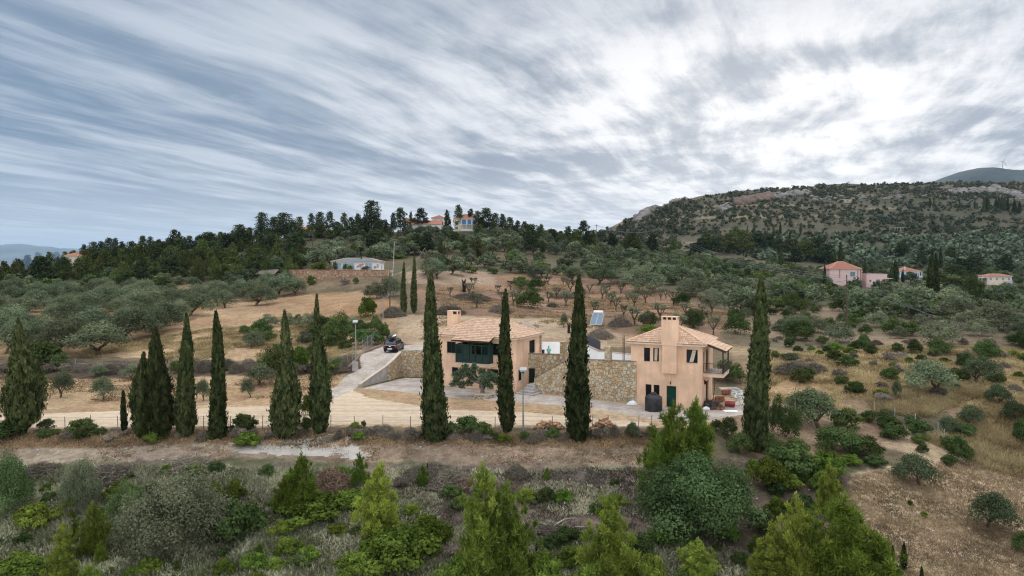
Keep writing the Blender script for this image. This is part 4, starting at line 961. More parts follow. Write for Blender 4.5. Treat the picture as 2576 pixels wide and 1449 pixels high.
def cypress(seed, h=12., r=1.0, n=7000, prof=None, L=.26, m=L_CYP, lumps=.2, extra=0, trunk=True):
    rg = rg_(seed); prof = prof or [(0, .25), (.04, .8), (.15, 1.), (.35, .92), (.6, .70), (.8, .44), (.93, .22), (1, .02)]
    pt = np.array([p[0] for p in prof]); pr = np.array([p[1] for p in prof])
    t = rg.random(n * 3); rr_ = np.interp(t, pt, pr); keep = rg.random(n * 3) < (rr_ * .9 + .12); t = t[keep][:n]; rr_ = rr_[keep][:n]; n = len(t)
    a = rg.random(n) * 2 * math.pi; x = np.cos(a); y = np.sin(a)
    nz = fbm(x * 2.2 + seed * 3.1 + 40, t * h * .9 + y * 2.2, 4, seed) - .5; nf = fbm(a * 3.5 + 9, t * h * 2.6, 3, seed + 5) - .5
    R_ = r * rr_ * (1 + lumps * 2.8 * nz + lumps * 2.4 * nf) * (.78 + .30 * rg.random(n) ** .7)
    st = rg.random(n) < .12; R_[st] *= 1.12 + .22 * rg.random(st.sum())
    wob = .12 * r * np.sin(t * 5 + seed)
    gp = (fbm(a * 2.6 + 3, t * h * 1.5 + seed, 3, seed + 9) < .40) & (rg.random(n) < .75); R_[gp] *= .74
    P = np.stack([x * R_ + wob, y * R_ + wob * .5, t * h * .985 + .05], 1)
    ax = unit(np.stack([x * .35, y * .35, np.ones(n) * 1.3], 1) + rg.normal(size=(n, 3)) * .38)
    Ls = L * (.6 + .8 * rg.random(n)); Wd = Ls * (.30 + .2 * rg.random(n)); ti = np.clip(.5 + 1.7 * nf + .35 * (rg.random(n) - .5), 0, 1)
    parts = [leaves(P, ax, unit(np.stack([x, y, 0 * x], 1) + rg.normal(size=(n, 3)) * .45), Ls, Wd, ti, rg)]
    # solid core added to block light within the crown, tinted dark
    K = 14; Zt = np.linspace(0.02, .97, 26); Vc = []; 
    for z in Zt:
        rc = r * np.interp(z, pt, pr) * .62; Vc += [(rc * math.cos(2 * math.pi * k / K) + .12 * r * math.sin(z * 5 + seed), rc * math.sin(2 * math.pi * k / K) + .06 * r * math.sin(z * 5 + seed), z * h) for k in range(K)]
    Fc = [(i * K + k, i * K + (k + 1) % K, (i + 1) * K + (k + 1) % K, (i + 1) * K + k) for i in range(25) for k in range(K)]
    parts.append((np.array(Vc), np.array(Fc), np.full(len(Vc), .25)))
    mb = MB(); limb(mb, (0, 0, -.5), (0, 0, h * .3), .16 * r + .05, .1 * r, rg, 6, .01)
    return crown_mesh('crown', parts, m), wood_mesh('trunk', mb, m_bark_g)
def pruned(seed, h=3., n=500):
    """hard-pruned olive: bare forked stubs with a little regrowth"""
    rg = rg_(seed); mb = MB(); limb(mb, (0, 0, -.3), (0, 0, h * .28), .15, .13, rg, 6, .05); bl = []
    for k in range(4):
        a = 1.6 * k + rg.random(); q = np.array((math.cos(a) * h * .22, math.sin(a) * h * .22, h * (.55 + .2 * rg.random()))); limb(mb, (0, 0, h * .27), q, .10, .06, rg, 5, .1)
        for j in range(3): q2 = q + rg.normal(size=3) * .22 * h + (0, 0, .2 * h); limb(mb, q, q2, .05, .015, rg, 4, .1)
        bl.append((*(q + (0, 0, .15 * h)), .5 * h / 3, .5 * h / 3, .4 * h / 3))
    return crown_mesh('crown', [blob_leaves(bl, n, .16, 1.8, rg, shell=.1)], L_WILD), wood_mesh('trunk', mb, m_bark)
def brush(seed, h=1., w=3., n=2200, m=L_PURP, wd=.022):
    """heap of cut or dead twigs"""
    rg = rg_(seed); a = rg.random(n) * 2 * math.pi; r = np.sqrt(rg.random(n)) * w * .5
    top = h * (1 - (2 * r / w) ** 2) * (.7 + .5 * fbm(np.cos(a) * r * 1.5 + 30, np.sin(a) * r * 1.5 + 30, 3, seed))
    P = np.stack([np.cos(a) * r, np.sin(a) * r, top * rg.random(n) ** .5], 1); ax = unit(rg.normal(size=(n, 3)) * (1, 1, .45))
    L = .35 + .7 * rg.random(n); return crown_mesh('twigs', [leaves(P, ax, unit(rg.normal(size=(n, 3))), L, np.full(n, wd) + .03 * rg.random(n), rg.random(n), rg)], m)

def protos():
    PROTO['olive'] = [olive(s, n=6000, ls=.17) for s in (1, 2, 3)]
    PROTO['olive_far'] = [olive(s, n=1300, ls=.40, nb=13) for s in (11, 12, 13, 14)]
    PROTO['olive_dark'] = [olive(s, n=6000, ls=.17, m=L_OLIVE_D, th=.12) for s in (21, 22)]
    PROTO['dome'] = [(bush(s, 4.6, 6, 7000, .17, L_WILD, 20), ) for s in (31, 32)]
    PROTO['dome_dark'] = [(bush(s, 4.6, 6, 6000, .18, L_SHD, 20), ) for s in (33, 34)]
    PROTO['dome_far'] = [(bush(s, 3.6, 5, 900, .42, L_OLIVE_D, 12), ) for s in (35, 36, 37)] + [(bush(38, 3.6, 5, 900, .42, L_SHD, 12), )]
    PROTO['thicket'] = [(bush(s, 4.6, 6, 30000, .095, L_WILD, 40, 1.6), ) for s in (331, 332)]; PROTO['oak_near'] = [(bush(s, 4.6, 6, 28000, .10, leafmat('near_olive_leaf', (.07, .115, .038), (.175, .245, .10), .2), 40, 1.6), ) for s in (333, 334)]
    PROTO['mastic'] = [(bush(s, 1.7, 3, 4200, .12, L_SH, 16), ) for s in (41, 42, 43)]
    PROTO['mastic_dark'] = [(bush(s, 1.8, 2.8, 4000, .12, L_SHD, 14), ) for s in (44, 45)]
    PROTO['greyshrub'] = [(bush(s, 1.1, 1.9, 2200, .10, L_DRY, 9, 3.), ) for s in (46, 47)]
    PROTO['yp'] = [young_pine(s, 6, 3.4, 27000) for s in (51, 52, 53)]
    PROTO['yp2'] = [young_pine(s, 6, 3.8, 28000, L_YP2) for s in (54, 55)]
    PROTO['yp_far'] = [young_pine(s, 7, 4.4, 2000, leafmat('far_young_pine_needle', (.06, .085, .024), (.13, .15, .045), .2), .34, 9) for s in (56, 57)]
    PROTO['pine_far'] = [pine(s) for s in (61, 62, 63)] + [pine(64, 9, 6, 1700, .5, L_PINE), pine(65, 9, 7, 1900, .5, L_PINE, .1, 30)]
    PROTO['pine_tall'] = [pine(66, 11, 7, 2600, .42, L_PINE_D, .22, 34), pine(67, 11, 6, 2200, .42, L_PINE_D, .3, 26)]
    PROTO['cyp_far'] = [cypress(s, 10, .8, 1300, None, .55) for s in (71, 72)]
    PROTO['pruned'] = [pruned(s) for s in (81, 82, 83)]
    PROTO['brush'] = [(brush(s), ) for s in (91, 92)]; PROTO['brush_dry'] = [(brush(s, 1, 3, 2200, L_DRY), ) for s in (93, 94)]
    PROTO['brush_rust'] = [(brush(95, 1, 3, 2600, L_REDD, .05), )]
    PROTO['tuft'] = [(bush(s, .9, 1.3, 900, .12, L_YP2, 6, 2.), ) for s in (96, 97)]
protos()
DIM = {'thicket': (4.8, 6), 'oak_near': (4.8, 6), 'olive': (5, 6), 'olive_far': (5, 6), 'olive_dark': (5, 6), 'dome': (4.6, 6), 'dome_dark': (4.6, 6), 'dome_far': (3.6, 5), 'mastic': (1.7, 3), 'mastic_dark': (1.8, 2.8), 'greyshrub': (1.1, 1.9),
       'yp': (6.3, 3.6), 'yp2': (6.3, 4.0), 'yp_far': (7.2, 4.6), 'pine_far': (9, 6), 'pine_tall': (11, 6.5), 'cyp_far': (10, 1.7), 'pruned': (3, 2.6), 'brush': (1, 3), 'brush_dry': (1, 3), 'brush_rust': (1, 3), 'tuft': (.9, 1.3)}
NAME = {'thicket': 'wild_olive', 'oak_near': 'wild_olive', 'olive': 'olive_tree', 'olive_far': 'olive_tree', 'olive_dark': 'olive_tree', 'dome': 'wild_olive', 'dome_dark': 'evergreen_oak', 'dome_far': 'evergreen_bush', 'mastic': 'mastic_shrub', 'mastic_dark': 'mastic_shrub',
        'greyshrub': 'dry_shrub', 'yp': 'young_pine', 'yp2': 'young_pine', 'yp_far': 'young_pine', 'pine_far': 'pine_tree', 'pine_tall': 'pine_tree', 'cyp_far': 'cypress_tree', 'pruned': 'pruned_olive_tree', 'brush': 'brush_heap', 'brush_dry': 'brush_heap', 'brush_rust': 'brush_heap', 'tuft': 'small_bush'}
CAT = {'olive_tree': 'olive tree', 'wild_olive': 'tree', 'evergreen_oak': 'tree', 'evergreen_bush': 'bush', 'mastic_shrub': 'shrub', 'dry_shrub': 'shrub', 'young_pine': 'pine tree', 'pine_tree': 'pine tree', 'cypress_tree': 'cypress', 'pruned_olive_tree': 'olive tree', 'brush_heap': 'brush heap', 'small_bush': 'bush'}
TREES = []
def plant(kind, p, h, w, label, group=None, rz=None, v=None, flat=False):
    """one plant of its own: an Empty at the foot with crown and trunk, or a single mesh"""
    pr = PROTO[kind]; q = pr[rnd.randrange(len(pr)) if v is None else v % len(pr)]; H_, W_ = DIM[kind]; nm = NAME[kind]
    rz = rnd.uniform(0, 6.28) if rz is None else rz; s = (w / W_, w / W_, h / H_)
    if len(q) == 1 or flat:
        o = link(nm, q[0]); o.location = p; o.scale = s; o.rotation_euler = (0, 0, rz)
        if len(q) > 1: pass
    else:
        o = empty(nm, p, rz); o.scale = s
        for me, n_ in zip(q, ('crown', 'trunk')): link(n_, me, o)
    TREES.append((p[0], p[1], w))
    return prop(o, label, CAT[nm], group)
def put(kind, dx, dyb, hp, wp, label, group=None, dy=None, v=None, d=None, sink=0.):
    """stand a plant where the picture shows its foot; hp, wp = measured height and width there"""
    g = ground(dx, dyb) if d is None else None
    if g is None:
        q = at(dx, dyb, d or 60); g = (q[0], q[1], Z(q[0], q[1]))
    k = g[1] / FPX
    return plant(kind, (g[0], g[1], g[2] - sink), hp * k, wp * k, label, group, v=v)
NOGO = [([tuple(lf.P(-1, 0, 1.5).xy), tuple(lf.P(LW + 1, 0, 1.5).xy), tuple(lf.P(LW + 1, 0, -LD - 1).xy), tuple(lf.P(-1, 0, -LD - 1).xy)], 1), (YARD, 0), ([tuple(rf.P(-2, 0, 1).xy), tuple(rf.P(RW + 3, 0, 1).xy), tuple(rf.P(RW + 3, 0, -RD - 1).xy), tuple(rf.P(-2, 0, -RD - 1).xy)], 1), (PAD, 0), (RAMP, 1)]
def scatter(poly, n, gap, mix, seed, tries=14, avoid=True, sky=None):
    """individually placed plants inside a parcel outlined in the picture; mix = [(weight, kind, h0, h1, aspect, label, group)]"""
    r = random.Random(seed); xs_ = [p[0] for p in poly]; ys_ = [p[1] for p in poly]; P = np.array(poly, float); got = []; cnt = 0
    for _ in range(n * tries):
        if cnt >= n: break
        x, y = r.uniform(min(xs_), max(xs_)), r.uniform(min(ys_), max(ys_))
        if pdist(np.array([x]), np.array([y]), poly)[0] > 0: continue
        g = ground(x, y)
        if g is None: continue
        if any((g[0] - a) ** 2 + (g[1] - b) ** 2 < (gap * .5 + min(c, 6) * .3) ** 2 for a, b, c in TREES[-400:]) or any((g[0] - a) ** 2 + (g[1] - b) ** 2 < gap ** 2 for a, b in got): continue
        if avoid and g[1] < 110 and any(pdist(np.array([g[0]]), np.array([g[1]]), q)[0] <= m_ for q, m_ in NOGO): continue
        k = r.choices(range(len(mix)), [m_[0] for m_ in mix])[0]; _, kind, h0, h1, asp, lab, grp = mix[k]; h = r.uniform(h0, h1)
        if sky: h = max(2.2, min(h, (y - np.interp(x, [s_[0] for s_ in sky], [s_[1] for s_ in sky])) * g[1] / FPX * r.uniform(.8, 1.02)))
        plant(kind, (g[0], g[1], g[2] - .05), h, h * asp * r.uniform(.85, 1.2), lab, grp); got.append((g[0], g[1])); cnt += 1
    return cnt
# ------------------------------------------------------------------ the row of tall cypresses along the fence
SL = [(0, .25), (.05, .8), (.2, 1.), (.42, .86), (.62, .62), (.8, .44), (.93, .26), (1, .02)]
CY = [  # x, y foot, y top, width, profile, label
 (60, 1096, 800, 84, [(0,.15),(.06,.25),(.12,.8),(.3,1.),(.5,.86),(.62,.72),(.72,.42),(.85,.26),(1,.03)], 'broad ragged cypress standing alone at the western end of the row', .34),
 (400, 1104, 822, 66, [(0,.3),(.1,.9),(.3,1.),(.5,.75),(.7,.55),(.85,.36),(1,.03)], 'taller cypress of the merged clump near the tiny cypress', .25),
 (360, 1100, 886, 58, [(0,.4),(.1,.95),(.4,1.),(.6,.75),(.8,.4),(1,.03)], 'shorter blunt cypress leaning into its taller neighbour in the merged clump', .28),
 (313, 1088, 985, 17, SL, 'tiny thin cypress at the edge of the merged clump', .3),
 (472, 1098, 786, 48, [(0,.5),(.1,1.),(.3,.95),(.5,.72),(.7,.6),(.85,.35),(1,.03)], 'slim cypress just east of the merged clump', .2),
 (552, 1100, 780, 46, [(0,.9),(.06,1.),(.25,.85),(.5,.72),(.7,.56),(.88,.36),(1,.05)], 'slim cypress with a skirted foot beside the grey stump', .2),
 (717, 1102, 778, 72, [(0,.3),(.06,.8),(.22,1.),(.4,.82),(.58,.5),(.75,.32),(.9,.2),(1,.03)], 'wide bottle shaped cypress west of the drive', .22),
 (803, 1090, 738, 52, [(0,.4),(.06,.8),(.25,1.),(.45,.82),(.62,.5),(.78,.32),(.9,.18),(1,.03)], 'tapering cypress with a thin tip at the mouth of the drive', .2),
 (1093, 1104, 683, 62, [(0,1.1),(.05,1.),(.22,.93),(.39,.78),(.55,.63),(.69,.48),(.80,.43),(.9,.3),(.97,.16),(1,.03)], 'massive cypress column covering the west end of the balcony house', .18),
 (1274, 1088, 725, 42, [(0,.4),(.06,.8),(.25,1.),(.45,.84),(.62,.72),(.8,.45),(.93,.3),(1,.05)], 'slender knobbly cypress in front of the balcony house', .22),
 (1458, 1108, 690, 62, [(0,.5),(.06,.9),(.22,1.),(.45,.80),(.65,.58),(.8,.45),(.93,.28),(1,.05)], 'massive cypress column in front of the stone wall between the houses', .18),
 (1902, 1132, 692, 60, [(0,.6),(.06,.9),(.22,1.),(.45,.86),(.65,.68),(.8,.5),(.93,.3),(1,.05)], 'smooth tall cypress column east of the chimney house', .10)]
for i, (x, yb, yt, wd, pf, lab, lu) in enumerate(CY):
    g = ground(x, yb); k = g[1] / FPX; h = (yb - yt) * k * 1.01; r = wd * k * .5
    cr, tk = cypress(100 + i, h, max(r - .10, r * .6), int(7000 + 8500 * r * h / 12), pf, .30, lumps=lu)
    o = empty('cypress_tree', g, 0, lab, 'cypress', 'cypresses in the row along the fence'); link('crown', cr, o); link('trunk', tk, o); o.rotation_euler = (rnd.uniform(-.012, .012), rnd.uniform(-.022, .022), 0); TREES.append((g[0], g[1], 2 * r))
for x, yb, yt, wd, lab in ((1016, 790, 657, 15, 'shorter blunt dark cypress of the pair by the utility pole behind the drive'), (1042, 787, 639, 16, 'taller pointed dark cypress of the pair by the utility pole behind the drive')):
    g = ground(x, yb); k = g[1] / FPX; cr, tk = cypress(130 + x, (yb - yt) * k, wd * k * .5, 3200, SL, .36, lumps=.08)
    o = empty('cypress_tree', g, 0, lab, 'cypress', 'pair of cypresses behind the drive'); link('crown', cr, o); link('trunk', tk, o)
# distant cypresses
for x, yt, yb, wd, lab in ((1737,620,664,7,'slim cypress rising from the olive slope below the chapel'),(1964,626,686,16,'dark cypress spire among the bushes west of the pink house'),(2099,631,672,8,'shorter cypress just behind the roof of the pink house'),
  (2114,607,668,11,'taller cypress just behind the roof of the pink house'),(2074,664,732,9,'thin cypress by the west corner of the pink house'),(2175,656,714,11,'cypress between the pink house and its flat annex'),
  (2252,652,710,16,'broad cypress between the annex and the blue house'),(2242,668,712,11,'low cypress hugging the broad one by the annex'),(2271,678,710,8,'small cypress in front of the blue house'),(2341,622,760,18,'taller stem of the twin cypress spire east of the blue house'),
  (2352,634,760,17,'shorter stem of the twin cypress spire east of the blue house'),(2366,620,674,9,'narrow cypress behind the tall twin spires'),(2533,736,785,14,'small cypress at the far eastern edge of the bushes')):
    put('cyp_far', x, yb, yb - yt, wd * 1.1, lab)
for i, (x, yt, yb, wd) in enumerate(((1946,566,594,5),(1963,560,590,5),(1987,580,626,6),(2014,560,585,5),(2475,494,532,6),(2481,492,532,7),(2487,497,532,5),(2505,498,527,6),(2512,492,528,6),(2519,490,530,7),(2527,491,530,7),(2535,493,530,6),(2551,500,535,8),(2564,505,537,7),(2339,495,522,5),(2349,498,522,4),(2414,500,527,4),(2452,500,525,4),(1897,556,590,5),(1880,566,592,4))):
    put('cyp_far', x, yb, yb - yt, wd * 1.3, 'small dark cypress high on the far hillside', 'dark cypresses on the far hillside')

# ------------------------------------------------------------------ foreground plants, each measured
FG = [
 ('thicket', 440, 1395, 245, 285, 'huge grey green wild olive thicket filling the near western scrub'),
 ('oak_near', 330, 1330, 140, 110, 'dark green bush tucked beside the huge grey thicket'),
 ('thicket', 205, 1290, 165, 105, 'slender grey green tree at the edge of the near track'),
 ('oak_near', 1775, 1345, 232, 300, 'huge rounded green olive in front of the chimney house'),
 ('oak_near', 1660, 1300, 150, 130, 'dark bush under the western flank of the huge rounded olive'),
 ('oak_near', 20, 1305, 185, 130, 'dark green tree cut by the western edge of the scrub'),
 ('mastic', 90, 1330, 78, 108, 'domed bright mastic bush in the near western scrub'),
 ('mastic', 300, 1255, 50, 90, 'flat bright bush beside the cut brushwood'),
 ('mastic', 590, 1262, 62, 60, 'two lobed bright bush below the pale gravel'),
 ('mastic_dark', 545, 1190, 34, 50, 'little dark bush at the lip of the near track'),
 ('mastic_dark', 600, 1365, 120, 160, 'dark bush mass on the eastern side of the huge grey thicket'),
 ('yp2', 760, 1300, 178, 95, 'dense deep green young pine over the scrub below the gravel'),
 ('yp2', 718, 1290, 100, 70, 'low arm of deep green pine leaning west below the gravel'),
 ('mastic', 800, 1295, 60, 200, 'bright mastic carpet around the deep green pine'),
 ('yp2', 905, 1235, 105, 48, 'small bushy deep green pine beside the rust coloured brush'),
 ('mastic', 890, 1275, 48, 130, 'bright mastic mat below the rust coloured brush'),
 ('yp', 952, 1360, 210, 118, 'feathery young pine west of the two big near pines'),
 ('yp', 1215, 1470, 335, 160, 'tallest feathery young pine in the near scrub'),
 ('yp', 1275, 1475, 290, 150, 'second feathery young pine touching the tallest one'),
 ('yp', 1532, 1470, 245, 140, 'bright sparse young pine in the middle of the near scrub'),
 ('yp2', 1692, 1232, 240, 140, 'tall pine before the green door of the chimney house'),
 ('yp2', 1750, 1206, 226, 110, 'pine with a notched top overlapping the chimney house corner'),
 ('yp2', 1652, 1285, 210, 95, 'western shoulder pine in front of the black tank'),
 ('yp', 2000, 1470, 250, 125, 'yellowish young pine in the eastern near pine group'),
 ('yp', 2085, 1300, 150, 68, 'thin yellow green pine standing above the eastern pine group'),
 ('yp2', 2120, 1500, 285, 225, 'biggest dark green pine of the eastern group'),
 ('yp2', 2200, 1490, 170, 130, 'eastern arm of the biggest dark green pine'),
 ('yp', 1930, 1480, 150, 105, 'bright young pine at the western foot of the eastern group'),
 ('yp', 1900, 1400, 60, 40, 'little yellow pine beside the huge rounded olive'),
 ('yp', 1755, 1455, 110, 105, 'small round topped pine in the near scrub below the huge olive'),
 ('mastic', 1660, 1372, 55, 75, 'bright mastic bush west of a darker one, under the huge olive'),
 ('mastic_dark', 1715, 1362, 62, 85, 'dark mastic bush at the foot of the huge olive'),
 ('mastic', 1325, 1260, 38, 65, 'bright mastic bush beside the tallest near pine'),
 ('mastic_dark', 1375, 1262, 40, 60, 'darker bush by the bleached fallen branches'),
 ('mastic_dark', 1430, 1365, 45, 85, 'dark green mastic below the bleached fallen branches'),
 ('mastic', 1445, 1420, 50, 95, 'broad leafy bush west of the bright sparse pine'),
 ('mastic', 1365, 1440, 60, 95, 'bright bush between the near pines'),
 ('mastic', 1020, 1420, 110, 240, 'large spreading bright mastic west of the tallest near pine'),
 ('mastic', 905, 1440, 55, 130, 'western lobe of the spreading bright mastic'),
 ('mastic', 1085, 1370, 75, 130, 'yellow tipped mastic crest beside the feathery pine'),
 ('mastic', 778, 1412, 45, 76, 'domed bright mastic alone on the pale scrub'),
 ('mastic', 722, 1392, 48, 80, 'green mastic with a hollow side above the domed one'),
 ('mastic', 850, 1345, 34, 62, 'grey green mastic dome on the pale scrub'),
 ('mastic', 640, 1435, 52, 85, 'bright bush at the near edge of the pale scrub'),
 ('mastic', 692, 1432, 36, 56, 'small bright bush touching its bigger neighbour'),
 ('mastic', 630, 1322, 42, 85, 'bright low bush beyond the pale scrub'),
 ('mastic', 375, 1440, 45, 75, 'low green bush by the bare twigs'),
 ('yp', 235, 1395, 145, 78, 'bright yellow green young pine in front of the grey thicket'),
 ('yp', 160, 1420, 118, 60, 'smaller bright pine leaning west of the yellow green one'),
 ('yp', 152, 1500, 140, 90, 'nearest yellow tipped pine at the western foot'),
 ('yp', 225, 1500, 90, 70, 'low yellow pine shoots at the lower western edge'),
 ('mastic', 40, 1470, 85, 170, 'leafy green bush cut by the lower western corner'),
 ('mastic_dark', 110, 1465, 60, 90, 'dark leafy bush beside the nearest yellow pine'),
 ('mastic', 1560, 1455, 85, 110, 'green bush behind the tiny dark cypress'),
 ('mastic_dark', 1610, 1420, 85, 90, 'dark bush behind the bright sparse pine'),
 ('mastic', 1640, 1470, 90, 90, 'bright bush beside the bright sparse pine'),
 ('mastic', 1480, 1480, 75, 100, 'bright bush under the bright sparse pine'),
 ('mastic', 1160, 1475, 90, 120, 'broad leafed bush below the tallest near pine'),
 ('mastic', 1375, 1490, 95, 120, 'broad leafed bush between the big near pines'),
 ('yp2', 2230, 1490, 110, 60, 'low bright pine shoots beside the white boulder'),
 ('cyp_far', 2245, 1418, 50, 11, 'short plump young cypress beside the white boulder'),
 ('cyp_far', 2273, 1432, 72, 16, 'pointed young cypress by the white boulder'),
 ('cyp_far', 2318, 1470, 50, 11, 'young cypress at the lower edge of the bare field'),
 ('cyp_far', 2077, 1160, 42, 8, 'thin young cypress sticking out of the eastern bushes'),
 ('cyp_far', 1950, 1395, 110, 11, 'thin dark young cypress inside the yellowish pine'),
 ('cyp_far', 1570, 1440, 75, 20, 'tiny dark cypress beside the bright sparse pine'),
 ('cyp_far', 1350, 1395, 34, 8, 'smallest dark cypress seedling in the near scrub'),
 ('cyp_far', 1076, 1192, 30, 5, 'seedling cypress beside the near track'),
 # eastern field
 ('olive_dark', 2482, 1325, 100, 122, 'dark round olive with a forked trunk on the bare eastern field'),
 ('olive_dark', 2315, 1220, 88, 115, 'small umbrella olive on the bare eastern field'),
 ('olive_dark', 2435, 1073, 58, 64, 'flat topped little tree above the golden grass'),
 ('mastic_dark', 2425, 1093, 32, 70, 'dark bush below the flat topped little tree'),
 ('olive_dark', 2400, 1095, 50, 62, 'grey green young tree beside the dark juniper bush'),
 ('dome_dark', 2414, 1163, 72, 66, 'dark egg shaped juniper bush by the fence post'),
 ('olive_dark', 2560, 1065, 60, 64, 'small tree at the eastern edge above the golden grass'),
 ('mastic_dark', 2570, 1115, 70, 50, 'dark bush at the eastern edge of the golden grass'),
 ('dome_dark', 2575, 1390, 65, 60, 'dark bush at the eastern edge of the bare field'),
 ('olive', 2370, 990, 92, 130, 'wide feathery tree standing in the middle of the eastern slope'),
 ('olive_dark', 2450, 965, 75, 100, 'blue green tree right behind the wide feathery one'),
 ('olive_dark', 2520, 1020, 60, 65, 'leaning grey tree over the eastern golden grass'),
 ('olive_dark', 2062, 1078, 105, 150, 'large olive east of the smooth tall cypress'),
 ('mastic_dark', 2130, 1080, 60, 100, 'bushy green shrub beneath the large eastern olive'),
 ('dome_dark', 2110, 1135, 75, 130, 'dense rounded shrub above the sandy path'),
 ('dome_dark', 2180, 1150, 60, 110, 'broad shrub beside the sandy path'),
 ('dome_dark', 1990, 1110, 105, 60, 'dark juniper clump beside the smooth tall cypress'),
 ('dome_dark', 1955, 1095, 115, 50, 'thin upright juniper beside the smooth tall cypress'),
 ('dome_dark', 1832, 1100, 62, 50, 'loose dark juniper west of the smooth tall cypress'), ('mastic_dark', 1862, 1138, 55, 70, 'dark shrub at the foot of the smooth tall cypress, yard side'), ('dome_dark', 1938, 1142, 62, 70, 'dark shrub at the foot of the smooth tall cypress, field side'), ('mastic_dark', 2005, 1150, 55, 70, 'dark tangled shrub below the juniper clump'), ('dome_dark', 1800, 1085, 36, 40, 'little juniper before the concrete side yard'),
 ('mastic', 2075, 1200, 75, 130, 'fresh green broad leafed bush east of the huge olive'),
 ('mastic_dark', 1990, 1195, 85, 130, 'dark broad bush between the huge olive and the fresh green one'),
 ('mastic', 1935, 1230, 90, 110, 'shaded green bush touching the huge rounded olive'),
 ('mastic', 2070, 1240, 60, 70, 'green bush above the thin yellow green pine'),
 ('mastic_dark', 2200, 1172, 32, 60, 'low dark bush at the rim of the bare field'),
 ('mastic', 2140, 1168, 30, 55, 'low green bush at the rim of the bare field'),
 ('tuft', 2290, 1270, 15, 17, 'lone green tuft on the bare eastern field'), ('tuft', 2325, 1298, 15, 20, 'second green tuft farther down the bare field'),
 ('tuft', 2322, 1198, 14, 36, 'weedy tuft round the foot of the umbrella olive'),
 ('dome_dark', 1835, 962, 68, 85, 'olive tree shading the side yard beyond the balcony'),
 ('olive_dark', 1585, 1105, 48, 38, 'small dark juniper by the firewood pile'),
 ('mastic_dark', 1175, 1090, 50, 80, 'dark bramble thicket beside the massive western cypress'),
 ('mastic_dark', 1215, 1095, 38, 60, 'bramble thicket with a broken stump by the fence'),
 ('mastic_dark', 1130, 1098, 45, 40, 'shrub hugging the foot of the massive western cypress'),
 ('mastic_dark', 612, 1085, 50, 70, 'drooping evergreen shrub beside the grey stump'),
 ('mastic', 620, 1118, 35, 80, 'green bramble at the edge of the near track'),
 ('mastic', 385, 1112, 32, 50, 'bright bramble at the foot of the merged cypresses'),
 ('mastic_dark', 20, 1100, 50, 100, 'dark hedge at the western end of the fence'),
 ('mastic_dark', 118, 1080, 30, 45, 'dark round shrub at the fence beside the broad cypress'),
 ('mastic_dark', 205, 1090, 42, 80, 'shrub along the fence on the western road side'),
 ('mastic_dark', 770, 1085, 40, 36, 'shrub between the two cypresses by the drive mouth'),
 ('mastic', 770, 1045, 60, 30, 'leafy sapling between the two cypresses by the drive mouth'),
 ('mastic', 890, 1085, 26, 40, 'green shrub on the low mound by the gravel'), ('mastic_dark', 915, 1075, 20, 14, 'upright little bush on the low mound by the gravel'),
 ('mastic', 900, 1105, 22, 40, 'reddish green shrub at the edge of the gravel'),
 ('mastic', 1265, 1108, 18, 50, 'bright low weeds under the slender knobbly cypress'),
 # field with young olives
 ('olive', 152, 1000, 72, 62, 'young olive nearest the broad ragged cypress'), ('olive', 262, 1005, 62, 62, 'round young olive alone in the pale field'),
 ('olive', 235, 948, 30, 44, 'grey bushy young olive behind the round one'), ('olive', 330, 955, 40, 50, 'spreading young olive beside the blunt cypress'),
 ('olive', 512, 1008, 58, 45, 'thin stemmed young olive between the two slim cypresses'), ('olive', 632, 1000, 50, 38, 'young olive west of the bottle shaped cypress'),
 ('olive', 652, 968, 55, 80, 'low spreading olive under the dark bushes'), ('mastic_dark', 440, 940, 38, 32, 'round green bush beside the slim cypress'),
 # by the drive
 ('dome_dark', 855, 865, 88, 95, 'large round dark green bush above the lamp post'), ('mastic', 925, 800, 62, 52, 'bright green leafy bush on the golden slope'),
 ('mastic_dark', 918, 868, 45, 95, 'dense dark bush row beside the parked car'), ('mastic_dark', 962, 858, 52, 45, 'dark bush overhanging the drive by the parked car'),
 ('dome_dark', 655, 850, 52, 75, 'dark olive behind the slim cypresses'), ('dome_dark', 648, 855, 35, 60, 'green bush on the golden slope behind the skirted cypress'),
 ('mastic_dark', 820, 945, 42, 75, 'dark hedge at the foot of the grassy bank by the drive'), ('dome_dark', 690, 945, 95, 90, 'leafy tree behind the bottle shaped cypress'),
 ('dome_dark', 790, 905, 50, 60, 'bush between the bottle shaped cypress and the drive fence'), ('dome', 770, 865, 36, 46, 'grey bush on the golden slope west of the round dark green bush'), ('mastic_dark', 850, 928, 30, 60, 'hedge patch outside the drive fence'), ('dome_dark', 905, 838, 40, 50, 'dark bush behind the drive lamp post'), ('dome_dark', 945, 835, 45, 50, 'dark bush under the utility pole by the drive'),
 ('mastic', 755, 935, 75, 50, 'yellow green shrub behind the bottle shaped cypress'), ('mastic_dark', 100, 925, 75, 130, 'dark evergreen thicket behind the broad ragged cypress'),
 ('mastic_dark', 145, 928, 45, 70, 'dark bush at the end of the thicket in the western field'),
 ('olive', 245, 895, 85, 165, 'great old olive with a thick trunk on the golden slope'), ('olive', 150, 890, 90, 105, 'grey olive west of the great old one'),
 ('olive', 10, 890, 95, 90, 'grey olive at the western edge of the golden slope'), ('olive', 385, 845, 80, 95, 'grey olive east of the great old one'), ('olive', 320, 830, 65, 90, 'grey olive above the great old one'),
 ('olive', 1067, 690, 45, 66, 'spreading olive on the sandy terrace by the white bungalow, western one'), ('olive', 1100, 702, 52, 72, 'spreading olive with a short bent trunk on the sandy terrace'),
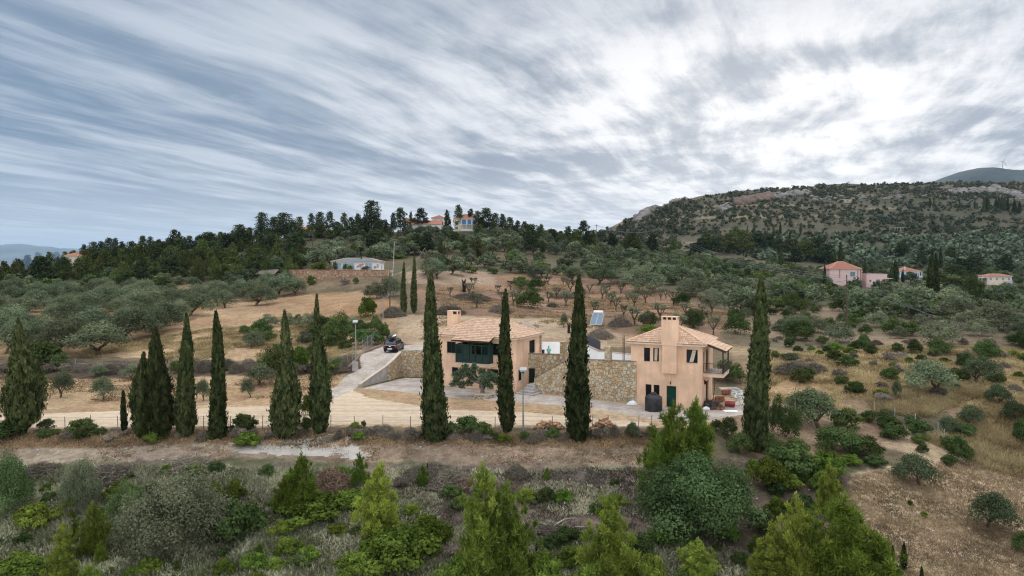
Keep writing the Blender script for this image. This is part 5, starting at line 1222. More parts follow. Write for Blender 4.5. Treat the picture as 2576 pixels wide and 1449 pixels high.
 ('olive', 545, 770, 50, 70, 'forked olive at the top of the golden slope'), ('olive', 640, 770, 55, 90, 'broad olive at the top of the golden slope'), ('olive', 700, 745, 55, 90, 'dense olive below the hut roof'),
 ('dome', 985, 745, 55, 70, 'grey green bush below the white bungalow wall'), ('dome', 940, 752, 45, 60, 'bushy olive on the bank below the white bungalow wall'),
 # middle slope
 ('dome_dark', 1335, 775, 58, 85, 'dark bush with two heads behind the knobbly cypress'), ('dome_dark', 1310, 728, 40, 50, 'dark tree above the two headed bush'), ('dome_dark', 1350, 730, 38, 55, 'second dark tree above the two headed bush'),
 ('dome', 1620, 735, 65, 125, 'very large rounded grey green bush on the middle slope'), ('dome', 1565, 712, 42, 90, 'rounded bush west of the very large one'), ('olive_dark', 1505, 715, 45, 75, 'dark olive on the middle slope above the solar heater'),
 ('olive_dark', 1437, 708, 42, 62, 'green tree behind the tip of the wall cypress'), ('dome', 1795, 775, 52, 80, 'rounded green bush on the middle slope west of the tall smooth cypress'), ('dome', 1740, 745, 50, 90, 'bright grey bush behind the rounded one'),
 ('dome_dark', 1715, 770, 42, 52, 'dark bush next to the bare pruned trees'), ('mastic_dark', 1630, 823, 45, 58, 'green bush behind the chimney house roof'), ('dome_dark', 1745, 825, 58, 62, 'dark bush right of the chimney on the slope'),
 ('mastic', 1632, 840, 26, 60, 'light green bush peeping over the tiled roof'), ('dome_dark', 1855, 840, 60, 72, 'dark bush beside the tall smooth cypress'), ('olive_dark', 1915, 795, 60, 60, 'brownish olive behind the tall smooth cypress'),
 ('dome_dark', 2000, 790, 65, 65, 'very round dark bush on the eastern slope'), ('dome', 1895, 745, 50, 90, 'grey bush above the brownish olive'), ('dome', 1960, 735, 50, 80, 'grey bush above the very round dark one'),
 ('olive', 1418, 825, 40, 22, 'thin young olive by the dead trunk at the pad edge'), ('olive', 1345, 700, 30, 34, 'young olive on the red earth of the middle slope'), ('olive', 1378, 698, 34, 34, 'second young olive on the red earth'), ('olive', 1340, 695, 36, 50, 'grey olive on the red earth, widest of three'),
 ('dome', 1985, 905, 20, 60, 'low green spurge patch on the eastern slope'),
 ('dome_dark', 2310, 800, 62, 95, 'dark tree in the middle of the eastern valley'), ('dome', 2400, 805, 70, 110, 'large grey olive beside the dark valley tree'), ('dome', 2515, 830, 75, 130, 'broad grey olive on the eastern terrace edge'),
 ('dome_dark', 2245, 840, 50, 60, 'leafy green tree below the dark valley tree'), ('mastic_dark', 2285, 845, 42, 55, 'grey green bush below the dark valley tree'), ('mastic_dark', 2120, 838, 30, 40, 'bush at the foot of the eastern utility pole'),
 ('dome_dark', 2145, 822, 40, 60, 'bush behind the eastern utility pole'), ('mastic_dark', 2172, 878, 42, 40, 'greyish bush on the eastern slope below the pole'), ('mastic_dark', 2085, 825, 30, 34, 'small dark bush on the eastern slope near the pole'),
 ('dome_dark', 2445, 768, 90, 60, 'big black green conifer in the eastern valley'), ('mastic_dark', 1963, 832, 14, 50, 'flat dark cushion bush on the eastern slope'), ('mastic_dark', 2100, 905, 28, 55, 'bush beside the heap of dead branches'),
 ('tuft', 2245, 925, 20, 22, 'lone small bush in the red grass'), ('olive_dark', 2250, 1000, 48, 26, 'thin young tree before the golden grass'), ('mastic', 2215, 997, 20, 46, 'yellow green spurge cushion by the golden grass'),
 ('mastic_dark', 1250, 900, 0.1, .1, 'x')]
for i, r_ in enumerate(FG[:-1]):
    kind, x, yb, hp, wp, lab = r_
    if kind in ('yp', 'yp2', 'mastic') and yb > 1449:
        put(kind, x, yb, hp, wp, lab, v=i)
    else: put(kind, x, yb, hp, wp, lab, v=i)

SCRUB = [(-60,1470),(-60,1180),(500,1180),(1000,1190),(1640,1200),(1700,1330),(1900,1400),(2100,1449),(2100,1470)]
# pines along the ridge, read off the skyline
SK = [(659,533,608,38),(690,545,610,40),(714,534,612,58),(735,556,612,36),(753,540,590,25),(784,533,590,22),(805,532,592,30),(830,531,592,27),(848,556,590,24),(866,535,590,20),(884,545,588,22),(901,536,588,24),(935,503,592,52),(918,545,590,30),(952,548,592,30),(968,552,590,26),
      (989,534,590,17),(1008,522,592,38),(1034,531,584,14),(1059,523,586,40),(1040,548,586,26),(1125,527,582,18),(1154,511,578,25),(1184,523,580,22),(1201,530,584,22),(1223,522,590,46),(1246,535,592,26),(1264,538,592,22),(1282,545,595,30),(1211,548,588,22),
      (1302,554,596,18),(1320,556,600,28),(1338,563,640,46),(1362,562,605,14),(1385,575,608,30),(1409,586,628,30),(1429,568,612,24),(1468,554,625,38),(1450,575,628,40),(1490,578,625,34),(1514,577,612,24),(1350,580,612,30),(1240,556,596,24),
      (97,633,682,22),(126,633,685,22),(144,633,682,22),(70,640,690,26),(45,650,695,28),(10,655,705,30),(212,614,672,22),(236,607,668,32),(255,606,666,26),(274,597,664,32),(291,598,664,22),(330,606,660,30),(360,592,655,28),(379,594,655,22),(400,602,655,26),(439,576,650,30),(451,582,648,16),(425,598,652,28),(477,592,648,28),(500,592,650,30),(522,583,650,64),(605,563,630,44),(560,590,640,34),(585,582,632,26),(628,572,622,30),(185,628,676,24),(165,632,680,22),(308,606,662,20)]
for i, (x, yt, yb, wd) in enumerate(SK):
    kind = 'pine_tall' if yb - yt > 55 else 'pine_far'
    put(kind, x, yb, (yb - yt) * .97, wd * 1.0, 'dark pine in the tree line on the crest of the ridge', 'pines on the crest of the ridge', v=i)
# pines and cypress clump around the chapel
CP = [(1800,592,640,44),(1765,600,642,40),(1748,612,645,22),(1835,585,636,48),(1870,580,632,40),(1905,582,628,40),(1935,590,632,36),(1960,600,640,34),(1990,600,645,40),(2025,608,655,46),(2055,600,650,50),(2075,615,662,50),(2000,625,665,36),(1780,585,625,24),(1850,570,612,26),(2270,606,650,30),(2262,618,652,26),(2318,630,672,26),(2392,620,655,26),(2395,665,705,50),(2450,640,695,48),(2420,650,700,46),(2530,640,690,34),(2370,690,715,40),(2405,700,735,56)]
for i, (x, yt, yb, wd) in enumerate(CP):
    put('pine_far', x, yb, yb - yt, wd * 1.1, 'dark rounded pine of the wood in the valley below the far hill', 'pines of the valley wood', v=i)
for i, (x, yb, hp, wd, lab) in enumerate(((945,640,62,60,'pine with a spreading dark crown above the white bungalow'),(1045,640,52,46,'stone pine at the western end of the trio above the olive rows'),(1075,642,58,40,'slim stone pine in the middle of the trio above the olive rows'),(1028,640,42,36,'lower dark pine beside the trio above the olive rows'),
   (1140,625,42,40,'dark bushy pine below the blue shuttered house'),(1200,648,58,48,'bright green pine on the slope below the blue shuttered house'),(1108,645,42,32,'bright young pine by the wooden pole on the slope'),(1283,645,40,26,'bright young pine beside the terraced clearing'),(1170,640,42,30,'young pine with a pointed top above the clearing'),
   (1590,640,55,44,'tall dark pine between the two wooden pole lines'),(1695,650,62,40,'pale green pine beside the braced pole'),(1540,628,40,34,'pine at the shoulder of the ridge'),(1640,640,50,34,'green pine behind the braced pole'))):
    put('yp_far' if 'bright' in lab or 'pointed' in lab or 'pale' in lab else 'pine_far', x, yb, hp, wd, lab, v=i)

# ------------------------------------------------------------------ parcels of look-alike plants
G1 = 'grey green olive in the grove above the golden slope'
scatter([(-60,890),(-60,742),(300,745),(480,752),(560,735),(740,722),(745,745),(600,770),(480,790),(430,840),(300,860),(210,860),(90,880)], 95, 5.4, [(6, 'olive', 3.8, 5.2, 1.35, G1, 'olives of the western grove'), (1, 'dome', 3.2, 4.6, 1.3, 'bushy untrimmed olive in the grove above the golden slope', 'bushy olives of the western grove')], 5)
scatter([(-60,722),(450,716),(745,700),(770,645),(620,612),(350,648),(100,688),(-60,706)], 190, 5.2, [(5, 'yp_far', 6, 9, .62, 'green pine in the belt of trees on the western slope', 'green pines of the western belt'), (3, 'pine_far', 7, 11, .66, 'dark pine in the belt of trees on the western slope', 'dark pines of the western belt'), (2, 'dome_far', 3.5, 5.5, 1.4, 'round grey bush in the belt of trees on the western slope', 'bushes of the western belt')], 6, sky=[(-60,664),(0,659),(100,643),(200,630),(350,606),(500,594),(600,574),(745,562)])
scatter([(-60,735),(500,722),(640,712),(640,690),(-60,700)], 36, 6, [(1, 'dome_far', 3, 5.5, 1.35, 'dark round bush at the foot of the western pine belt', 'bushes at the foot of the pine belt')], 16)
scatter([(560,650),(745,640),(960,612),(1285,596),(1430,610),(1450,648),(1210,640),(1050,640),(960,662),(780,672),(740,690),(640,680)], 210, 5.6, [(9, 'olive_far', 4.2, 5.6, 1.3, 'olive tree in the dense rows below the ridge houses', 'olives below the ridge houses'), (1, 'yp_far', 4, 7, .6, 'green pine among the olives below the ridge houses', 'green pines among the ridge olives')], 7)
scatter([(1080,690),(1060,655),(1220,652),(1440,655),(1620,660),(1640,690),(1450,705),(1250,690)], 75, 6.2, [(3, 'olive_far', 3.2, 5.2, 1.5, 'olive tree on the red terraces of the middle slope', 'olives of the middle terraces'), (4, 'dome_far', 2.2, 5.0, 1.5, 'green bush on the red terraces of the middle slope', 'bushes of the middle terraces')], 8)
scatter([(1480,625),(1720,645),(1860,665),(2060,700),(2060,775),(1860,790),(1800,760),(1640,700),(1480,690)], 150, 6.0, [(4, 'olive_far', 4, 5.6, 1.35, 'olive tree in the broad grove west of the pink house', 'olives of the valley grove'), (6, 'dome_far', 2.6, 5.8, 1.4, 'big dark bush in the broad grove west of the pink house', 'bushes of the valley grove')], 9)
scatter([(2050,700),(2100,725),(2300,725),(2576,730),(2640,730),(2640,850),(2480,800),(2300,815),(2100,790)], 85, 6.0, [(4, 'dome_far', 3, 5.2, 1.4, 'dark bush in the valley below the pink house', 'bushes below the pink house'), (3, 'olive_far', 4, 5.2, 1.35, 'olive tree in the valley below the pink house', 'olives below the pink house')], 10)
scatter([(1830,662),(2060,675),(2600,680),(2640,716),(2300,716),(2180,702),(2080,690)], 70, 8, [(3, 'dome_far', 3, 5.5, 1.4, 'dark bush among the valley houses', 'bushes among the valley houses'), (1, 'olive_far', 4, 5.5, 1.3, 'olive tree among the valley houses', 'olives among the valley houses')], 11)
scatter([(1360,708),(1600,735),(1790,770),(1800,850),(1640,830),(1440,800),(1400,790)], 34, 5.0, [(1, 'pruned', 2.4, 3.6, .95, 'hard pruned olive with bare forked stubs on the dry slope', 'pruned olives on the dry slope')], 12)
scatter([(1120,720),(1400,715),(1430,785),(1130,780)], 14, 6.0, [(2, 'pruned', 2.2, 3.4, .95, 'hard pruned olive behind the gravel pad', 'pruned olives behind the gravel pad'), (1, 'brush', .6, 1.1, 2.6, 'low heap of cut olive branches behind the gravel pad', 'branch heaps behind the gravel pad')], 13)
scatter([(1940,850),(2300,880),(2600,900),(2640,1000),(2400,1000),(2200,1010),(1960,960)], 46, 3.0, [(3, 'greyshrub', .6, 1.3, 1.6, 'low grey shrub on the dry eastern slope', 'grey shrubs of the eastern slope'), (2, 'mastic_dark', .8, 1.9, 1.4, 'small green shrub on the dry eastern slope', 'green shrubs of the eastern slope')], 14)
scatter([(2160,1045),(2300,1060),(2430,1130),(2400,1180),(2250,1130)], 16, 1.8, [(1, 'mastic_dark', .8, 1.6, 1.4, 'shrub in the hedge along the sandy path', 'shrubs along the sandy path')], 15)
for x, yb, hp, wp in ((120,716,22,50),(200,722,20,40),(340,708,50,42),(370,705,62,90),(300,715,42,60),(100,722,38,60),(265,716,26,30),(30,716,30,50),(640,690,60,60),(560,700,45,60),(600,705,45,50),(740,680,60,60)):
    put('dome_dark' if hp > 35 else 'dome_far', x, yb, hp, wp, 'dark round tree on the terrace edge under the pine belt', 'dark round trees under the pine belt')
scatter([(600,612),(985,600),(985,590),(900,588),(640,604)], 26, 4.6, [(2, 'pine_far', 3.5, 6.5, .9, 'low pine filling the tree line on the crest of the ridge', 'low pines of the ridge crest'), (2, 'olive_far', 3, 4.5, 1.3, 'olive at the top of the slope by the ridge houses', 'olives at the top of the slope')], 31)
scatter([(1205,596),(1500,622),(1480,606),(1300,592),(1205,588)], 26, 4.6, [(2, 'pine_far', 3.5, 6.5, .9, 'low pine filling the tree line on the crest of the ridge', 'low pines of the ridge crest'), (2, 'olive_far', 3, 4.5, 1.3, 'olive at the top of the slope by the ridge houses', 'olives at the top of the slope')], 34)
scatter(SCRUB, 95, 1.5, [(4, 'mastic', .5, 1.1, 1.7, 'small bright green shrub low in the near scrub', 'small bright shrubs of the near scrub'), (3, 'mastic_dark', .5, 1.2, 1.4, 'small dark green shrub low in the near scrub', 'small dark shrubs of the near scrub'), (2, 'greyshrub', .5, 1.0, 1.6, 'small grey shrub low in the near scrub', 'small grey shrubs of the near scrub'), (1, 'yp2', .9, 1.9, .5, 'pine seedling in the near scrub', 'pine seedlings of the near scrub')], 35)
scatter([(1650,1200),(1900,1180),(2140,1200),(2130,1449),(1900,1449),(1700,1380)], 26, 1.5, [(4, 'mastic', .6, 1.4, 1.5, 'green shrub around the foot of the eastern near pines', 'shrubs below the eastern near pines'), (3, 'mastic_dark', .7, 1.6, 1.3, 'dark shrub around the foot of the eastern near pines', 'dark shrubs below the eastern near pines')], 36)
scatter([(1840,765),(2600,770),(2600,870),(2300,872),(2040,868),(1850,860)], 85, 3.4, [(3, 'dome_dark', 1.6, 3.6, 1.3, 'dark green bush on the upper eastern slope', 'dark bushes of the upper eastern slope'), (3, 'dome', 1.6, 3.6, 1.4, 'grey green bush on the upper eastern slope', 'grey bushes of the upper eastern slope'), (3, 'greyshrub', .8, 1.6, 1.6, 'twiggy grey shrub on the upper eastern slope', 'twiggy shrubs of the upper eastern slope')], 32)
scatter([(1960,862),(2600,872),(2600,1000),(2420,960),(2200,900),(2050,905)], 46, 2.6, [(2, 'mastic', .6, 1.3, 1.7, 'yellow green spurge cushion on the dry eastern slope', 'spurge cushions of the eastern slope'), (2, 'dome_dark', 1.2, 2.4, 1.2, 'rounded dark shrub among the golden grass', 'dark shrubs among the golden grass'), (2, 'brush_dry', .4, .9, 2.2, 'dry brown weed patch among the golden grass', 'weed patches among the golden grass')], 33)
for x in (1012, 1030, 1046, 1060, 1078, 1096, 1112, 1135, 1205, 1128, 748, 772, 790):
    put('olive_far', x + rnd.uniform(-3, 3), 590 + rnd.uniform(-2, 5), rnd.uniform(19, 25), rnd.uniform(28, 38), 'olive at the top of the slope by the ridge houses', 'olives at the top of the slope')
scatter([(2640,715),(3100,715),(3100,1090),(2600,1090),(2600,880)], 70, 4.5, [(3, 'dome_dark', 1.6, 4, 1.3, 'dark bush beyond the eastern terrace', 'dark bushes beyond the eastern terrace'), (3, 'olive_dark', 3, 4.6, 1.3, 'olive beyond the eastern terrace', 'olives beyond the eastern terrace'), (2, 'greyshrub', .7, 1.4, 1.6, 'grey shrub beyond the eastern terrace', 'grey shrubs beyond the eastern terrace')], 41)
scatter([(590,885),(880,895),(905,835),(780,800),(620,830)], 20, 3.2, [(3, 'dome_dark', 1.4, 3.0, 1.3, 'dark bush on the golden slope west of the drive', 'dark bushes west of the drive'), (3, 'dome', 1.4, 2.8, 1.4, 'grey green bush on the golden slope west of the drive', 'grey bushes west of the drive'), (2, 'greyshrub', .7, 1.3, 1.6, 'twiggy shrub on the golden slope west of the drive', 'twiggy shrubs west of the drive')], 42)
# brushwood, dead stuff
for kind, x, yb, hp, wp, lab in (('brush',270,1200,34,150,'grey heap of cut brushwood beyond the slender grey tree'),('brush',480,1172,20,140,'long low heap of brushwood along the near track'),('brush',100,1190,26,110,'dark heap of brushwood by the western bush'),
   ('brush_rust',835,1235,58,110,'rust coloured heap of dead pine branches'),('brush',900,1230,30,90,'grey branches lying across the rust coloured heap'),('brush',1130,1215,34,130,'grey tangle of branches between the feathery pines'),('brush_rust',1165,1225,24,70,'brown pine slash beside the tallest near pine'),
   ('brush',1080,1190,20,140,'flat spread of twigs on the slope below the track'),('brush',1300,1195,30,60,'grey twig tangle behind the tallest near pine'),('brush',1390,1345,22,110,'bleached fallen branches on bare earth'),('brush',1640,1235,34,60,'brown twig heap beside the pine'),
   ('brush',2000,935,26,100,'long heap of dead purple branches on the eastern slope'),('brush',2045,930,18,70,'smaller heap of dead branches next to the long one'),('brush',740,905,26,36,'tangle of bare grey branches behind the bottle shaped cypress'),
   ('brush_dry',1560,820,26,60,'dry brown thicket behind the solar heater'),('brush_dry',1510,850,26,70,'dry thicket behind the stakes'),('brush_dry',1260,785,22,60,'dry weeds along the back of the gravel pad, eastern clump'),('brush_dry',1130,788,22,80,'dry weeds along the back of the gravel pad, western clump'),
   ('brush',1430,745,12,90,'dead grey branches laid along a terrace'),('brush',1180,752,16,110,'burnt branches around the dead black trunk'),('brush',1745,815,18,50,'dark loose stones and twigs right of the chimney'),('brush',560,1430,24,60,'bare pale twigs in the near scrub'),('brush_dry',990,795,26,60,'dry thicket below the pair of cypresses'),('brush',480,1300,22,60,'dark twigs under the grey thicket')):
    put(kind, x, yb, hp * 1.0, wp, lab)
for x0, x1 in ((0, 230), (255, 330), (470, 640), (700, 860)):
    for x in range(x0, x1, 26):
        put(rnd.choice(('brush', 'brush', 'greyshrub', 'brush_dry')), x + rnd.uniform(-8, 8), 932 + rnd.uniform(-4, 6), rnd.uniform(20, 32), rnd.uniform(36, 60), 'dry bramble clump of the dark bank behind the young olives', 'bramble clumps of the dark bank')
for x in range(90, 1640, 24):
    if any(abs(x - c[0]) < c[3] * .45 for c in CY): continue
    k_ = rnd.choice(('greyshrub', 'brush_dry', 'greyshrub', 'mastic_dark', 'brush')); put(k_, x + rnd.uniform(-9, 9), 1096 + rnd.uniform(-6, 12), rnd.uniform(12, 30), rnd.uniform(24, 50), 'dry weed clump on the bank below the wire fence', 'weed clumps along the wire fence')

# ------------------------------------------------------------------ ground cover nobody could count
def cover(name, polys, n, m, hl, wl_, seed, blades=7, spread=.22, lean=.5, el=3., lift=.0, mask=None, label=None, cat='grass', thr=None):
    """one mesh of small tufts over a parcel"""
    rg = rg_(seed); P = []; want = n
    for poly in polys:
        W_ = np.array(wpoly(poly)); cand = rg.random((int(n * 2.6 / len(polys)), 2)) * (W_.max(0) - W_.min(0)) + W_.min(0)
        c = cand[pdist(cand[:, 0], cand[:, 1], W_) <= 0]
        if mask: c = c[[all(pdist(np.array([p[0]]), np.array([p[1]]), q)[0] > 0 for q in mask) for p in c]]
        if thr: c = c[fbm(c[:, 0] / thr[0], c[:, 1] / thr[0], 3, seed) > thr[1]]
        P.append(c[:int(n / len(polys))])
    P = np.concatenate(P); zz_ = np.array([Z(a, b) for a, b in P]); N = len(P)
    base = np.repeat(np.column_stack([P, zz_]), blades, 0); M = len(base); sz = np.repeat(.6 + .8 * rg.random(N), blades)
    off = rg.normal(size=(M, 2)) * spread * sz[:, None]; ax = unit(np.column_stack([off * 1.6 + rg.normal(size=(M, 2)) * lean * .4, np.full(M, .6)]))
    L = hl * sz * (.6 + .7 * rg.random(M)); Wd = wl_ * (.6 + .8 * rg.random(M)) * sz
    base[:, :2] += off; base[:, 2] += L * .42 * ax[:, 2] - .02
    tn = np.clip(np.repeat(fbm(P[:, 0] / 1.7, P[:, 1] / 1.7, 3, seed + 3) * 1.4 - .25, blades) + .45 * (rg.random(M) - .5), 0, 1)
    v, f, t = leaves(base, ax, unit(rg.normal(size=(M, 3))), L, Wd, tn, rg)
    return prop(link(name, mesh_np(name, v, f, m, tint=t)), label, cat, kind='stuff')
L_PHR = leafmat('phrygana_leaf', (.25, .24, .16), (.52, .50, .35), .2); L_PHR2 = leafmat('phrygana_green', (.13, .155, .07), (.30, .33, .17), .2)
L_GRASS = leafmat('dry_grass', (.33, .235, .12), (.58, .46, .27), .25, .05); L_GRB = leafmat('brown_grass', (.22, .15, .09), (.40, .28, .17), .2, .05)
SCR = [(-60,1480),(-60,1172),(500,1175),(900,1190),(1060,1270),(1100,1330),(1640,1345),(1900,1400),(2130,1449),(2150,1480)]
BARE = [(900,1180),(1640,1178),(1760,1330),(1640,1345),(1100,1330),(960,1230)]
cover('ground_scrub', [SCR], 15000, L_PHR, .34, .085, 201, 11, .17, .6, label='grey brown low scrub covering the near slope', cat='scrub')
cover('ground_scrub', [BARE], 2600, L_PHR, .24, .07, 221, 9, .16, .7, label='sparse low scrub on the bare grey earth below the track', cat='scrub', thr=(2., .46))
cover('ground_scrub', [BARE], 2200, L_PURP, .24, .045, 222, 8, .2, .9, label='scattered twigs on the bare grey earth below the track', cat='scrub', thr=(2.4, .46))
cover('ground_scrub', [SCR], 4500, L_PURP, .36, .05, 202, 10, .18, .8, label='dark twiggy scrub among the paler scrub of the near slope', cat='scrub', thr=(2.6, .47))
cover('ground_scrub', [SCR], 9000, L_PHR2, .36, .09, 203, 12, .2, .5, label='green tinged low scrub in patches of the near slope', cat='scrub', thr=(3.3, .53))
cover('dry_grass', [[(2140,1480),(2120,1300),(2150,1195),(2450,1160),(2700,1150),(2700,1480)]], 16000, leafmat('pale_stubble', (.30,.22,.13), (.52,.40,.25), .2, .05), .16, .035, 204, 6, .10, .7, label='sparse brown stubble over the bare eastern field', cat='grass')
cover('dry_grass', [[(2330,1110),(2480,1010),(2700,990),(2700,1230),(2480,1180)], [(2180,990),(2420,960),(2500,990),(2330,1050),(2200,1040)]], 15000, L_GRASS, .42, .045, 205, 7, .16, .4, label='tall golden grass on the eastern slope', cat='grass')
cover('dry_grass', [[(1900,880),(2640,880),(2640,1010),(2300,1040),(1900,1010)]], 15000, L_GRASS, .30, .06, 206, 6, .18, .5, label='golden grass across the upper eastern slope', cat='grass', thr=(6, .45))
cover('dry_grass', [[(880,900),(640,905),(250,905),(200,880),(430,845),(700,800),(960,790),(960,850)]], 15000, L_GRASS, .34, .07, 207, 6, .22, .5, label='golden grass of the slope above the young olives', cat='grass', thr=(7, .44))
cover('dry_grass', [[(-60,1090),(1650,1092),(1650,1128),(-60,1128)]], 6000, L_GRB, .22, .05, 208, 7, .16, .6, label='brown weeds on the bank under the wire fence', cat='grass')
cover('dry_grass', [[(-60,1128),(1650,1128),(1650,1168),(-60,1168)]], 2200, L_GRB, .10, .045, 209, 6, .12, .7, label='trampled dry grass on the near track', cat='grass', thr=(3, .47))
cover('dry_grass', [[(-60,1022),(420,1018),(800,995),(860,950),(820,945),(-60,945)]], 7000, L_GRB, .10, .05, 210, 5, .15, .7, label='short dry stubble under the young olives', cat='grass', thr=(4, .46))
cover('dry_grass', [[(1060,865),(1420,830),(1600,840),(1820,860),(1830,780),(1420,700),(1100,720),(1060,790)]], 12000, L_GRB, .28, .09, 211, 6, .25, .6, label='brown dry grass between the pruned olives', cat='grass', thr=(6, .46))
# loose scrub on the far hill: thousands of bushes that read as one cover
def hill_cover(name, poly, n, m, s0, s1, seed, label, thr=.42, q=26):
    rg = rg_(seed); r = random.Random(seed); Vs = []; Fs = []; Ts = []; o = 0; c = 0
    xs_ = [p[0] for p in poly]; ys_ = [p[1] for p in poly]; P = np.array(poly, float)
    for _ in range(n * 6):
        if c >= n: break
        x, y = r.uniform(min(xs_), max(xs_)), r.uniform(min(ys_), max(ys_))
        if pdist(np.array([x]), np.array([y]), poly)[0] > 0: continue
        g = ground(x, y)
        if g is None or g[1] > 1250: continue
        if fbm(np.array([g[0] / 60.]), np.array([g[2] / 9.]), 3, 55)[0] + r.uniform(-.12, .12) < thr: continue
        s = r.uniform(s0, s1) * r.uniform(.6, 1.25); k = 1. + .0006 * g[1]; h = s * .75
        v, f, t = blob_leaves([(0, 0, h * .4, s * .5, s * .5, h * .5), (s * .25 * r.uniform(-1, 1), s * .2, h * .35, s * .35, s * .35, h * .45)], q, s * .36, 1.2, rg, shell=.3)
        Vs.append(v + np.array(g)); Fs.append(f + o); Ts.append(t); o += len(v); c += 1
    return prop(link(name, mesh_np(name, np.concatenate(Vs), np.concatenate(Fs), m, tint=np.concatenate(Ts))), label, 'scrub', kind='stuff')
HILL = [(1480,598),(1600,545),(1700,505),(1850,484),(2100,464),(2400,460),(2640,458),(2640,675),(2200,665),(1850,655),(1640,640)]
hill_cover('hillside_scrub', HILL, 3600, leafmat('far_scrub', (.042, .052, .030), (.09, .10, .06), .1), 2.0, 5.2, 301, 'dark scattered bushes all over the far hillside', .40)
hill_cover('hillside_scrub', [(1850,484),(2100,463),(2400,459),(2640,457),(2640,505),(2300,500),(2050,492),(1850,500)], 900, MATS['far_scrub'], 2.4, 5.5, 302, 'dense dark scrub along the crest of the far hill', .30)
hill_cover('hillside_scrub', [(1900,600),(2640,590),(2640,680),(2200,668),(1900,655)], 700, leafmat('far_olive', (.07, .088, .055), (.13, .155, .10), .1), 4, 7, 303, 'grey olives on the lower terraces of the far hill', .40, 34)
hill_cover('hillside_scrub', [(1480,600),(1600,548),(1700,508),(1760,500),(1720,600),(1640,640)], 260, MATS['far_scrub'], 3, 6.5, 304, 'bushes on the western shoulder of the far hill', .25)

# the look-alike olives beyond the 300 that show largest become one mass
def too_many(nm, keep, label, cat):
    T = [o for o in col.objects if o.parent is None and o.name.split('.')[0] == nm]
    T.sort(key=lambda o: -max(o.scale[0], o.scale[2]) / max(o.location.y, 1)); rest = T[keep:]
    if not rest: return
    V = []; F_ = []; Tn = []; Mi = []; off = 0; mats_ = []
    for o in rest:
        Mx = Matrix.LocRotScale(o.location, o.rotation_euler, o.scale); A = np.array(Mx)
        for c in (o.children or [o]):
            me = c.data; v = np.empty(len(me.vertices) * 3, np.float32); me.vertices.foreach_get('co', v); v = v.reshape(-1, 3) @ A[:3, :3].T + A[:3, 3]
            q = np.array([p.vertices[:] for p in me.polygons if len(p.vertices) == 4]); m_ = me.materials[0]
            if m_ not in mats_: mats_.append(m_)
            a = me.attributes.get('tint')
            if a: t = np.empty(len(v), np.float32); a.data.foreach_get('value', t)
            else: t = np.full(len(v), .5)
            V.append(v); F_.append(q + off); Tn.append(t); Mi += [mats_.index(m_)] * len(q); off += len(v)
    for o in rest:
        for c in list(o.children): bpy.data.objects.remove(c)
        bpy.data.objects.remove(o)
    prop(link(nm + 's', mesh_np(nm + 's', np.concatenate(V), np.concatenate(F_), mats_, tint=np.concatenate(Tn), mi=Mi)), label, cat, kind='stuff')
too_many('olive_tree', 292, 'the farther olives that merge into one grey green grove on the slopes', 'olive grove')
ORD = ['first', 'second', 'third', 'fourth', 'fifth', 'sixth', 'seventh', 'eighth', 'ninth', 'tenth', 'eleventh', 'twelfth', 'thirteenth', 'fourteenth', 'fifteenth', 'sixteenth']
def by_landmark(group, marks, what):
    """give each member of a line of look-alikes its place counted from the nearest landmark"""
    G = [(1288 + FPX * o.location.x / o.location.y, o) for o in col.objects if o.parent is None and o.get('group') == group]; B = {}
    for x, o in G:
        m = min(marks, key=lambda m: abs(m[1] - x)); B.setdefault((m[0], 'west' if x < m[1] else 'east', m[1]), []).append((x, o))
    for (nm, sd_, mx), L in B.items():
        L.sort(key=lambda q: abs(q[0] - mx))
        for i, (x, o) in enumerate(L): o['label'] = f'{what}, {ORD[min(i, 15)]} to the {sd_} of the {nm}'
by_landmark('pines on the crest of the ridge', [('hidden orange roof', 175), ('big round pine', 522), ('grey white ridge house', 765), ('tallest crest pine', 936), ('long low ridge house', 1040), ('blue shuttered ridge house', 1170), ('tall dark pole', 1500), ('gap in the crest trees', 1330)], 'crest pine')
by_landmark('pines of the valley wood', [('white chapel', 1858), ('braced pole', 1666), ('twin cypress spires', 2346), ('pink house', 2125), ('hillside building frame', 2268)], 'valley pine')
by_landmark('dark cypresses on the far hillside', [('white chapel', 1858), ('stone hut', 2126), ('grey rock band', 2440), ('jagged grey rocks', 2540), ('hillside building frame', 2268)], 'hillside cypress')
by_landmark('bramble clumps of the dark bank', [('great old olive', 245), ('slim cypress', 472), ('skirted cypress', 552), ('bottle shaped cypress', 717), ('drive lamp post', 895)], 'bramble clump')
by_landmark('weed clumps along the wire fence', [('broad ragged cypress', 62), ('tiny thin cypress', 313), ('skirted cypress', 552), ('bottle shaped cypress', 717), ('thin tipped cypress', 803), ('massive western cypress', 1093), ('slender knobbly cypress', 1274), ('wall cypress', 1458)], 'weed clump by the fence')
by_landmark('pruned olives on the dry slope', [('chimney of the east house', 1705), ('solar heater', 1508), ('very large round bush', 1620)], 'bare pruned olive')
by_landmark('pruned olives behind the gravel pad', [('charred forked trunk', 1168), ('two headed bush', 1335)], 'bare pruned olive')
by_landmark('shrubs along the sandy path', [('umbrella olive', 2315), ('large eastern olive', 2062)], 'path side shrub')
by_landmark('dark round trees under the pine belt', [('hidden orange roof', 175), ('largest round tree', 370), ('thatched lean-to', 655)], 'dark round tree')
by_landmark('green pines among the ridge olives', [('grey white ridge house', 765), ('blue shuttered ridge house', 1170)], 'green pine below the ridge')
